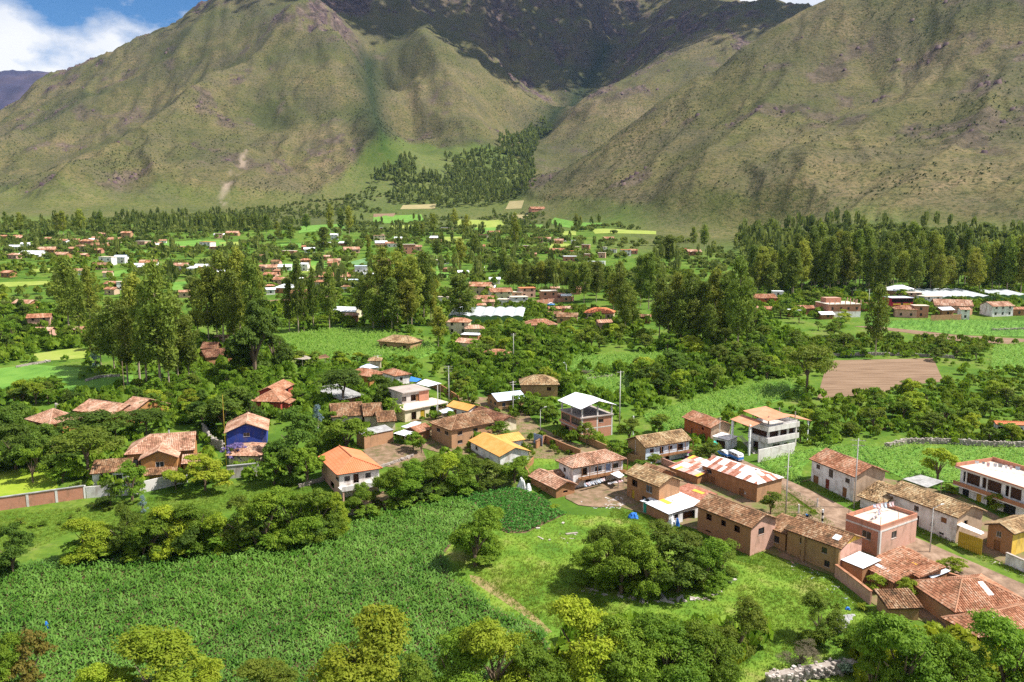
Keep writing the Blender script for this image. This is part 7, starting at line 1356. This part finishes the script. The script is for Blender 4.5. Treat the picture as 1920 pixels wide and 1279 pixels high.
# gates
def gate(c, A, B, h, m_, label, n=10):
    a = P(*K(c, A)); b_ = P(*K(c, B)); th = math.atan2(b_.y - a.y, b_.x - a.x); Ln = math.hypot(b_.x - a.x, b_.y - a.y); r = top('metal_gate', label, 'gate', a, th); dz = b_.z - a.z
    for i in range(n): b = MB(); x0, x1 = Ln * i / n, Ln * (i + 1) / n; b.box(x0 + .015, -.03, dz * i / n - .3, x1 - .015, .03, h + min(0, dz)); b.build('panel', m_, r)
    for z in (h * .3, h * .75): b = MB(); b.box(0, -.06, z, Ln, -.035, z + .08); b.build('crossbar', m_, r)
    return r
gate('e', (1345, 1040), (1535, 1118), 3.0, 'paint_yellow', 'olive yellow sheet metal gate beside the long white house', 12)
gate('c', (882, 762), (948, 790), 2.7, 'paint_bluegrey', 'blue grey double gate across the dirt lane', 6)
awning('pink and white striped sheet awning above the olive yellow gate', 'e', [(1332, 868), (1530, 962), (1552, 945), (1362, 852)], 3.5, (0, 0, .2, .2), 'metal_pale', posts=False)
awning('collapsed grey sheets on bare rafters behind the long white house', 'H', [(90, 840), (420, 960), (640, 890), (330, 800)], 2.6, (0, -.2, .2, .4), 'metal_grey')
awning('turquoise canopy beside the red orange house', 'G', [(580, 720), (650, 775), (705, 760), (640, 705)], 2.2, (0, 0, .1, .3), 'tarp_green', name='canopy', cat='canopy')
awning('white sheet roof over the gallery house yard', 'c', [(1460, 995), (1520, 1030), (1560, 1010), (1510, 970)], 2.3, (0, 0, .1, .3), 'metal_white')
awning('stack of grey corrugated sheets leaning below the pink wall', 'g', [(752, 745), (790, 748), (868, 660), (765, 662)], .9, (0, 0, .9, .5), 'metal_grey', posts=False, name='sheet_stack', cat='metal sheets')
awning('loose white tin sheet beside the bottom right tree', 'g', [(905, 695), (1000, 722), (990, 700), (950, 685)], .5, (0, .1, .3, .2), 'metal_white', posts=False, name='tin_sheet', cat='metal sheet')
awning('blue tarpaulin roof beside the white hipped house', 'b', [(1550, 300), (1600, 305), (1640, 285), (1560, 265)], 4.0, (0, 0, .2, .4), 'tarp_blue', name='tarpaulin', cat='tarpaulin')
# small green cabin
p = P(*K('f', (938, 462))); r = top('privy', 'small turquoise cabin with white top beside the white roofed shed', 'cabin', p, -.5); b = MB(); b.box(0, 0, -.3, 1.3, 1.3, 2.2); b.build('wall', 'concrete_pale', r); b = MB(); b.box(.1, -.05, 0, 1.2, -.003, 2.0); b.build('door', 'paint_green', r); b = MB(); b.box(-.2, -.2, 2.2, 1.6, 1.6, 2.32); b.build('roof', 'white', r); b = MB(); b.bar((.6, .6, 2.33), (.6, .6, 2.7), .35, .35, 12); b.build('tank', 'black', r)
p = P(1583, 1262); r = top('prickly_pear', 'grey green prickly pear cactus beside the pale field stones', 'cactus', p); b = MB()
cm = mat('cactus', [(0.14, 0.20, 0.12), (0.24, 0.31, 0.20)], scale=2, rough=.6)
def pad(p0, a, tl, s_, lv):
    d = Vector((math.cos(a) * math.sin(tl), math.sin(a) * math.sin(tl), math.cos(tl))); u = d.orthogonal().normalized(); v = d.cross(u); c = p0 + d * s_; ring = [c + d * math.cos(t_) * s_ + u * math.sin(t_) * s_ * .6 for t_ in [i * .785 for i in range(8)]]
    b.add(ring + [c + v * s_ * .14, c - v * s_ * .14], [(i, (i + 1) % 8, 8) for i in range(8)] + [((i + 1) % 8, i, 9) for i in range(8)])
    if lv:
        for _ in range(3): pad(c + d * s_ * .8 + u * rnd.uniform(-.4, .4) * s_, rnd.uniform(0, 6.28), tl * .5 + rnd.uniform(.1, .9), s_ * .9, lv - 1)
for i in range(6): pad(Vector((rnd.uniform(-1, 1), rnd.uniform(-.8, .8), -.1)), rnd.uniform(0, 6.28), rnd.uniform(.1, .6), .32, 3)
b.build('paddles', 'cactus', r)
# ------------------------------------------------------------------ vehicles
def loft(name, secs, m_, parent, smooth=True):
    """body from cross sections: (x, half width, z bottom, z top, shoulder)"""
    V = []; n = 10
    for x, hw, z0, z1, sh in secs:
        for y, z in ((-hw * .92, z0), (-hw, z0 + (z1 - z0) * .25), (-hw, z0 + (z1 - z0) * .6), (-hw * sh, z1 - .05), (-hw * sh * .6, z1), (hw * sh * .6, z1), (hw * sh, z1 - .05), (hw, z0 + (z1 - z0) * .6), (hw, z0 + (z1 - z0) * .25), (hw * .92, z0)): V.append((x, y, z))
    Fc = [(i * n + k, i * n + (k + 1) % n, (i + 1) * n + (k + 1) % n, (i + 1) * n + k) for i in range(len(secs) - 1) for k in range(n)] + [tuple(range(n))[::-1], tuple(range((len(secs) - 1) * n, len(secs) * n))]
    b = MB(); b.add(V, Fc); return b.build(name, m_, parent, None, 0, smooth)
def vehicle(label, c, pos, rot, van):
    p = P(*K(c, pos)); r = top('van' if van else 'car', label, 'van' if van else 'car', p, rot); L_ = 4.3 if van else 4.0
    if van:
        loft('body', [(-2.1, .70, .45, 1.0, .9), (-2.0, .82, .35, 1.1, .95), (2.0, .82, .35, 1.1, .95), (2.12, .7, .45, 1.0, .9)], 'car_blue', r); cb = loft('cabin', [(-2.1, .72, 1.03, 1.25, .9), (-1.95, .82, 1.06, 1.85, .8), (-1.5, .82, 1.1, 1.95, .8), (1.5, .82, 1.1, 1.95, .8), (1.9, .80, 1.06, 1.8, .75), (2.1, .72, 1.03, 1.3, .85)], 'car_white', r); wz = (1.3, 1.7)
        wins = [(-1.5, -.7), (-.55, .25), (.4, 1.2)]
    else:
        loft('body', [(-2.0, .45, .4, .62, .8), (-1.75, .68, .35, .85, .8), (-1.0, .78, .3, .98, .85), (.9, .78, .3, .98, .85), (1.6, .68, .35, .88, .8), (1.98, .45, .4, .6, .8)], 'car_blue', r); cb = loft('cabin', [(-1.75, .4, .87, .95, .7), (-1.2, .62, .95, 1.25, .75), (-.5, .68, .98, 1.5, .75), (.35, .68, .98, 1.52, .75), (.95, .6, .97, 1.15, .75), (1.2, .5, .95, 1.0, .8)], 'car_white', r); wz = (1.08, 1.38); wins = [(-.75, -.15), (-.05, .5)]
    hw = .825 if van else .672
    for s_ in (-1, 1):
        for a, e in wins: b = MB(); b.box(a, s_ * hw - .012, wz[0], e, s_ * hw + .012, wz[1]); b.build('window', 'glass', cb)
    for x, t_ in ((L_ / 2 - (.13 if van else 1.0), 1), (-L_ / 2 + (.13 if van else .85), -1)): b = MB(); b.box(x - .02, -.5, wz[0], x + .02, .5, wz[1] - .02); q = b.build('windscreen', 'glass', cb)
    for x in (-L_ * .31, L_ * .31):
        for s_ in (-1, 1): b = MB(); b.bar((x, s_ * .6, .31), (x, s_ * .8, .31), .31, .31, 14); w_ = b.build('wheel', 'rubber', r); b = MB(); b.bar((x, s_ * .802, .31), (x, s_ * .82, .31), .17, .15, 10); b.build('rim', 'steel', w_)
    for s_ in (-1, 1):
        b = MB(); b.bar((L_ / 2 - (.02 if van else .16), s_ * .5, .72), (L_ / 2 + (.0 if van else -.1), s_ * .5, .72), .1, .09, 8); b.build('headlight', 'white', r)
        b = MB(); b.bar((-L_ / 2 + (.02 if van else .16), s_ * .5, .75), (-L_ / 2 + (.0 if van else .1), s_ * .5, .75), .07, .06, 8); b.build('tail_light', 'wood_red', r)
    b = MB(); b.box(L_ / 2 - .05, -.75, .38, L_ / 2 + .06, .75, .48); b.build('bumper', 'steel', r); b = MB(); b.box(-L_ / 2 - .06, -.75, .38, -L_ / 2 + .05, .75, .48); b.build('bumper', 'steel', r)
vehicle('rounded white and blue car parked behind the rusty roofed warehouse', 'C', (935, 600), 2.0, False)
vehicle('white and blue van parked beside the rounded car', 'C', (1105, 650), 1.95, True)
p = P(1030, 572.5); p = P(*K('p', (292, 770))); vehicle('white car parked on the far dirt road near brick houses', 'p', (292, 772), .3, False)
# motorcycle
p = P(*K('d', (1705, 1150))); r = top('motorcycle', 'dark blue motorcycle parked on the dirt square', 'motorcycle', p, 2.6)
for x in (-.65, .65): b = MB(); [b.bar((x + .28 * math.cos(t_), 0, .3 + .28 * math.sin(t_)), (x + .28 * math.cos(t_ + .5236), 0, .3 + .28 * math.sin(t_ + .5236)), .05, .05, 5) for t_ in [i * .5236 for i in range(12)]]; b.build('wheel', 'rubber', r)
b = MB(); b.bar((-.35, 0, .62), (.3, 0, .72), .13, .17, 8); b.build('fuel_tank', 'car_blue', r); b = MB(); b.box(-.75, -.13, .68, -.05, .13, .8); b.build('seat', 'black', r); b = MB(); b.bar((.65, 0, .3), (.4, 0, 1.0), .04); b.build('fork', 'steel', r); b = MB(); b.bar((.4, -.35, 1.02), (.4, .35, 1.02), .03); b.build('handlebar', 'black', r); b = MB(); b.box(-.25, -.16, .25, .25, .16, .58); b.build('engine', 'black', r)
# ------------------------------------------------------------------ laundry
def line(root_label, a, b_, n, hgt, seed, dz=.25):
    g = random.Random(seed); r = top('clothesline', root_label, 'clothesline', a); d = b_ - a; b = MB(); b.bar((0, 0, 0), d, .015, .015, 3); b.build('rope', 'black', r); u = d.normalized()
    for i in range(n):
        t_ = (i + .5 + g.uniform(-.2, .2)) / n; w_ = g.uniform(.25, .42); hh = g.uniform(.55, 1.0) * hgt; c_ = d * t_; s_ = Vector((-u.y, u.x, 0)) * .06; b = MB()
        p0, p1 = c_ - u * w_, c_ + u * w_; dn = Vector((0, 0, -hh)); b.add([p0, p1, p1 + dn * .5 + s_, p0 + dn * .5 - s_, p1 + dn - s_ * 2 - u * .05, p0 + dn + s_ + u * .05], [(0, 1, 2, 3), (3, 2, 4, 5)], g.random()); b.build('garment', 'cloth', r)
def local(t3, x, y, z): r_, W_, D_ = t3; return r_.matrix_basis @ Vector((x * W_, y * D_, z)) if False else Matrix.Translation(r_.location) @ Matrix.Rotation(r_.rotation_euler.z, 4, 'Z') @ Vector((x * W_, y * D_, z))
line('laundry of dark and bright clothes on the brick roof terrace', local(TERR, .12, .35, 6.9), local(TERR, .55, .55, 6.9), 7, 1.2, 1)
line('pale sheets drying at the back of the brick roof terrace', local(TERR, .5, .8, 6.9), local(TERR, .97, .6, 6.9), 6, 1.3, 2)
line('dark clothes strung across the flat roof of the verandah house', local(VER, .25, .93, 8.0), local(VER, .75, .55, 8.0), 8, .9, 3)
line('few clothes at the near end of the verandah house roof', local(VER, .8, .5, 7.9), local(VER, .75, .2, 7.9), 4, .9, 4)
ga = P(*K('c', (1265, 1060)), 1.9); gb_ = P(*K('c', (1415, 1020)), 1.9); line('row of white and coloured washing below the wooden gallery', ga, gb_, 13, 1.1, 5)
ga = P(*K('f', (640, 205)), 1.9); gb_ = P(*K('f', (770, 175)), 1.9); line('small red white and blue garments in the rubbish yard', ga, gb_, 8, .6, 6)
# tarps and rubbish
def tarp(label, c, pos, w_, d_, h_, m_, seed, name='tarpaulin'):
    p = P(*K(c, pos)); g = np.random.default_rng(seed); n = 12; u, v = np.meshgrid(np.linspace(-1, 1, n), np.linspace(-1, 1, n)); z = h_ * np.clip(1 - np.maximum(np.abs(u), np.abs(v)) ** 2.2, 0, 1) * (.6 + .8 * fbm(u * 2 + seed, v * 2 + 9, 3, seed)) + .03
    q = .12 * g.normal(size=(2, n, n)); I = np.arange(n * n).reshape(n, n); me = mesh_np(name, np.stack([(u + q[0]) * w_, (v + q[1]) * d_, z], -1).reshape(-1, 3), np.stack([I[:-1, :-1], I[:-1, 1:], I[1:, 1:], I[1:, :-1]], -1).reshape(-1, 4), m_)
    tag(ob(name, me, None, p, seed), label, 'tarpaulin' if name == 'tarpaulin' else 'bag')
tarp('crumpled blue tarpaulin on the grass below the white roofed shed', 'f', (855, 505), .9, .6, .9, 'tarp_blue', 3); tarp('white plastic sheet against the end of the white roofed shed', 'f', (1180, 575), .7, .5, 1.8, 'tarp_white', 4); tarp('blue plastic bundle beside the white plastic sheet', 'f', (1235, 580), .3, .3, 1.6, 'tarp_blue', 5)
tarp('large white sacking hung beside the potato patch', 'c', (790, 1105), .9, .4, 2.2, 'tarp_white', 6); tarp('second beige sack next to the white sacking', 'c', (842, 1120), .6, .4, 1.5, 'tarp_white', 7); tarp('light blue plastic bag lying in the maize', 'w', (88, 1183), .35, .25, 1.5, 'tarp_blue', 8, 'plastic_bag'); tarp('pale blue plastic bag on the grass below the pink wall', 'g', (825, 606), .35, .25, .4, 'tarp_blue', 9, 'plastic_bag')
tarp('blue barrel shaped bundle beside the yard house gable', 'f', (1062, 318), .4, .4, .8, 'tarp_blue', 10)
def litter(name, s, n, label, c='w', sc_=(.08, .4), pal='cloth'):
    q = scatter(gpoly(s, c), n); b = MB()
    for x, y in q:
        s_ = rnd.uniform(*sc_); a = rnd.uniform(0, 3); z = float(gh(x, y)); l = s_ * rnd.choice([1, 1, 3]); ca, sa = math.cos(a), math.sin(a); e = [(l * sx, s_ * sy * .6, s_ * .5 * sz_) for sz_ in (0, 1) for sx, sy in ((-1, -1), (1, -1), (1, 1), (-1, 1))]
        b.add([(x + p_[0] * ca - p_[1] * sa, y + p_[0] * sa + p_[1] * ca, z + p_[2]) for p_ in e], [(4, 5, 6, 7), (0, 1, 5, 4), (1, 2, 6, 5), (2, 3, 7, 6), (3, 0, 4, 7)], rnd.random())
    tag(b.build(name, pal), label, kind='stuff')
litter('rubbish', '340 170;420 250;560 300;780 300;760 420;560 430;330 400;250 330', 90, 'rubbish and boards strewn over the dirt yard', 'f', (.05, .2)); litter('rubbish', '600 340;760 320;770 430;620 430', 60, 'heap of boards and rags at the brown yard house', 'f', (.08, .3), 'stone')
litter('debris', '1290 300;1500 400;1420 480;1250 380', 60, 'debris in the court between brick houses', 'f', (.06, .22)); litter('debris', '1480 955;1540 950;1560 1000;1500 1010', 50, 'pale stones and litter on the grass island', 'w', (.06, .22), 'stone'); litter('debris', '1460 1040;1560 1085;1600 1130;1560 1120;1470 1070', 40, 'litter along the foot of the adobe houses', 'w', (.05, .16)); litter('field_stones', '1010 975;1140 990;1120 1030;1000 1010', 14, 'pale boulders lying in the meadow', 'w', (.12, .4), 'stone'); litter('field_stones', '1090 1100;1200 1118;1330 1118;1370 1080;1375 1090;1330 1128;1200 1130;1090 1112', 60, 'stones round the foot of the meadow clump', 'w', (.1, .4), 'stone')
litter('roadside_stones', '1440 884;1600 950;1740 1005;1930 1090;1930 1080;1740 995;1600 945;1450 880', 110, 'stones along the street edge', 'w', (.05, .16), 'stone')
# ------------------------------------------------------------------ labels: where look-alikes repeat, tell them apart by their order from the left
_U = ['', 'first', 'second', 'third', 'fourth', 'fifth', 'sixth', 'seventh', 'eighth', 'ninth', 'tenth', 'eleventh', 'twelfth', 'thirteenth', 'fourteenth', 'fifteenth', 'sixteenth', 'seventeenth', 'eighteenth', 'nineteenth', 'twentieth']
def nth(i): return _U[i] if i <= 20 else 'thirtieth' if i == 30 else ('twenty-' if i < 30 else 'thirty-') + _U[i % 10]
by = {}
for o_ in COL.objects:
    if o_.parent is None and o_.get('category') and o_.get('label'): by.setdefault(o_['label'], []).append(o_)
for l, v in by.items():
    if 1 < len(v) <= 36:
        v.sort(key=lambda o_: pix(*o_.location)[0])
        for i, o_ in enumerate(v):
            o_['label'] = f"{l}, {'leftmost' if i == 0 else 'rightmost' if i == len(v) - 1 else nth(i + 1) + ' from left'}"
# ------------------------------------------------------------------ the air of the valley
zt_ = float(ZZ.max()) + 40; zt_ = max(zt_, float(Z2.max()) + 40); zb_ = min(float(ZZ.min()), float(Z2.min())) - 1.0
b = MB(); b.box(-6600, -90, zb_, 6600, 7400, zt_)
hm = bpy.data.materials.new('haze'); hm.use_nodes = True; hn = hm.node_tree; hn.nodes.clear(); ho = hn.nodes.new('ShaderNodeOutputMaterial'); hv = hn.nodes.new('ShaderNodeVolumePrincipled')
hv.inputs['Color'].default_value = (0.36, 0.56, 1.0, 1); hv.inputs['Density'].default_value = 1.9e-5; hv.inputs['Anisotropy'].default_value = 0.2; hn.links.new(hv.outputs[0], ho.inputs['Volume']); MATS['haze'] = hm
tag(b.build('haze', 'haze'), 'thin blue haze filling the valley air', kind='stuff')
print('HAZE', zt_, zb_)
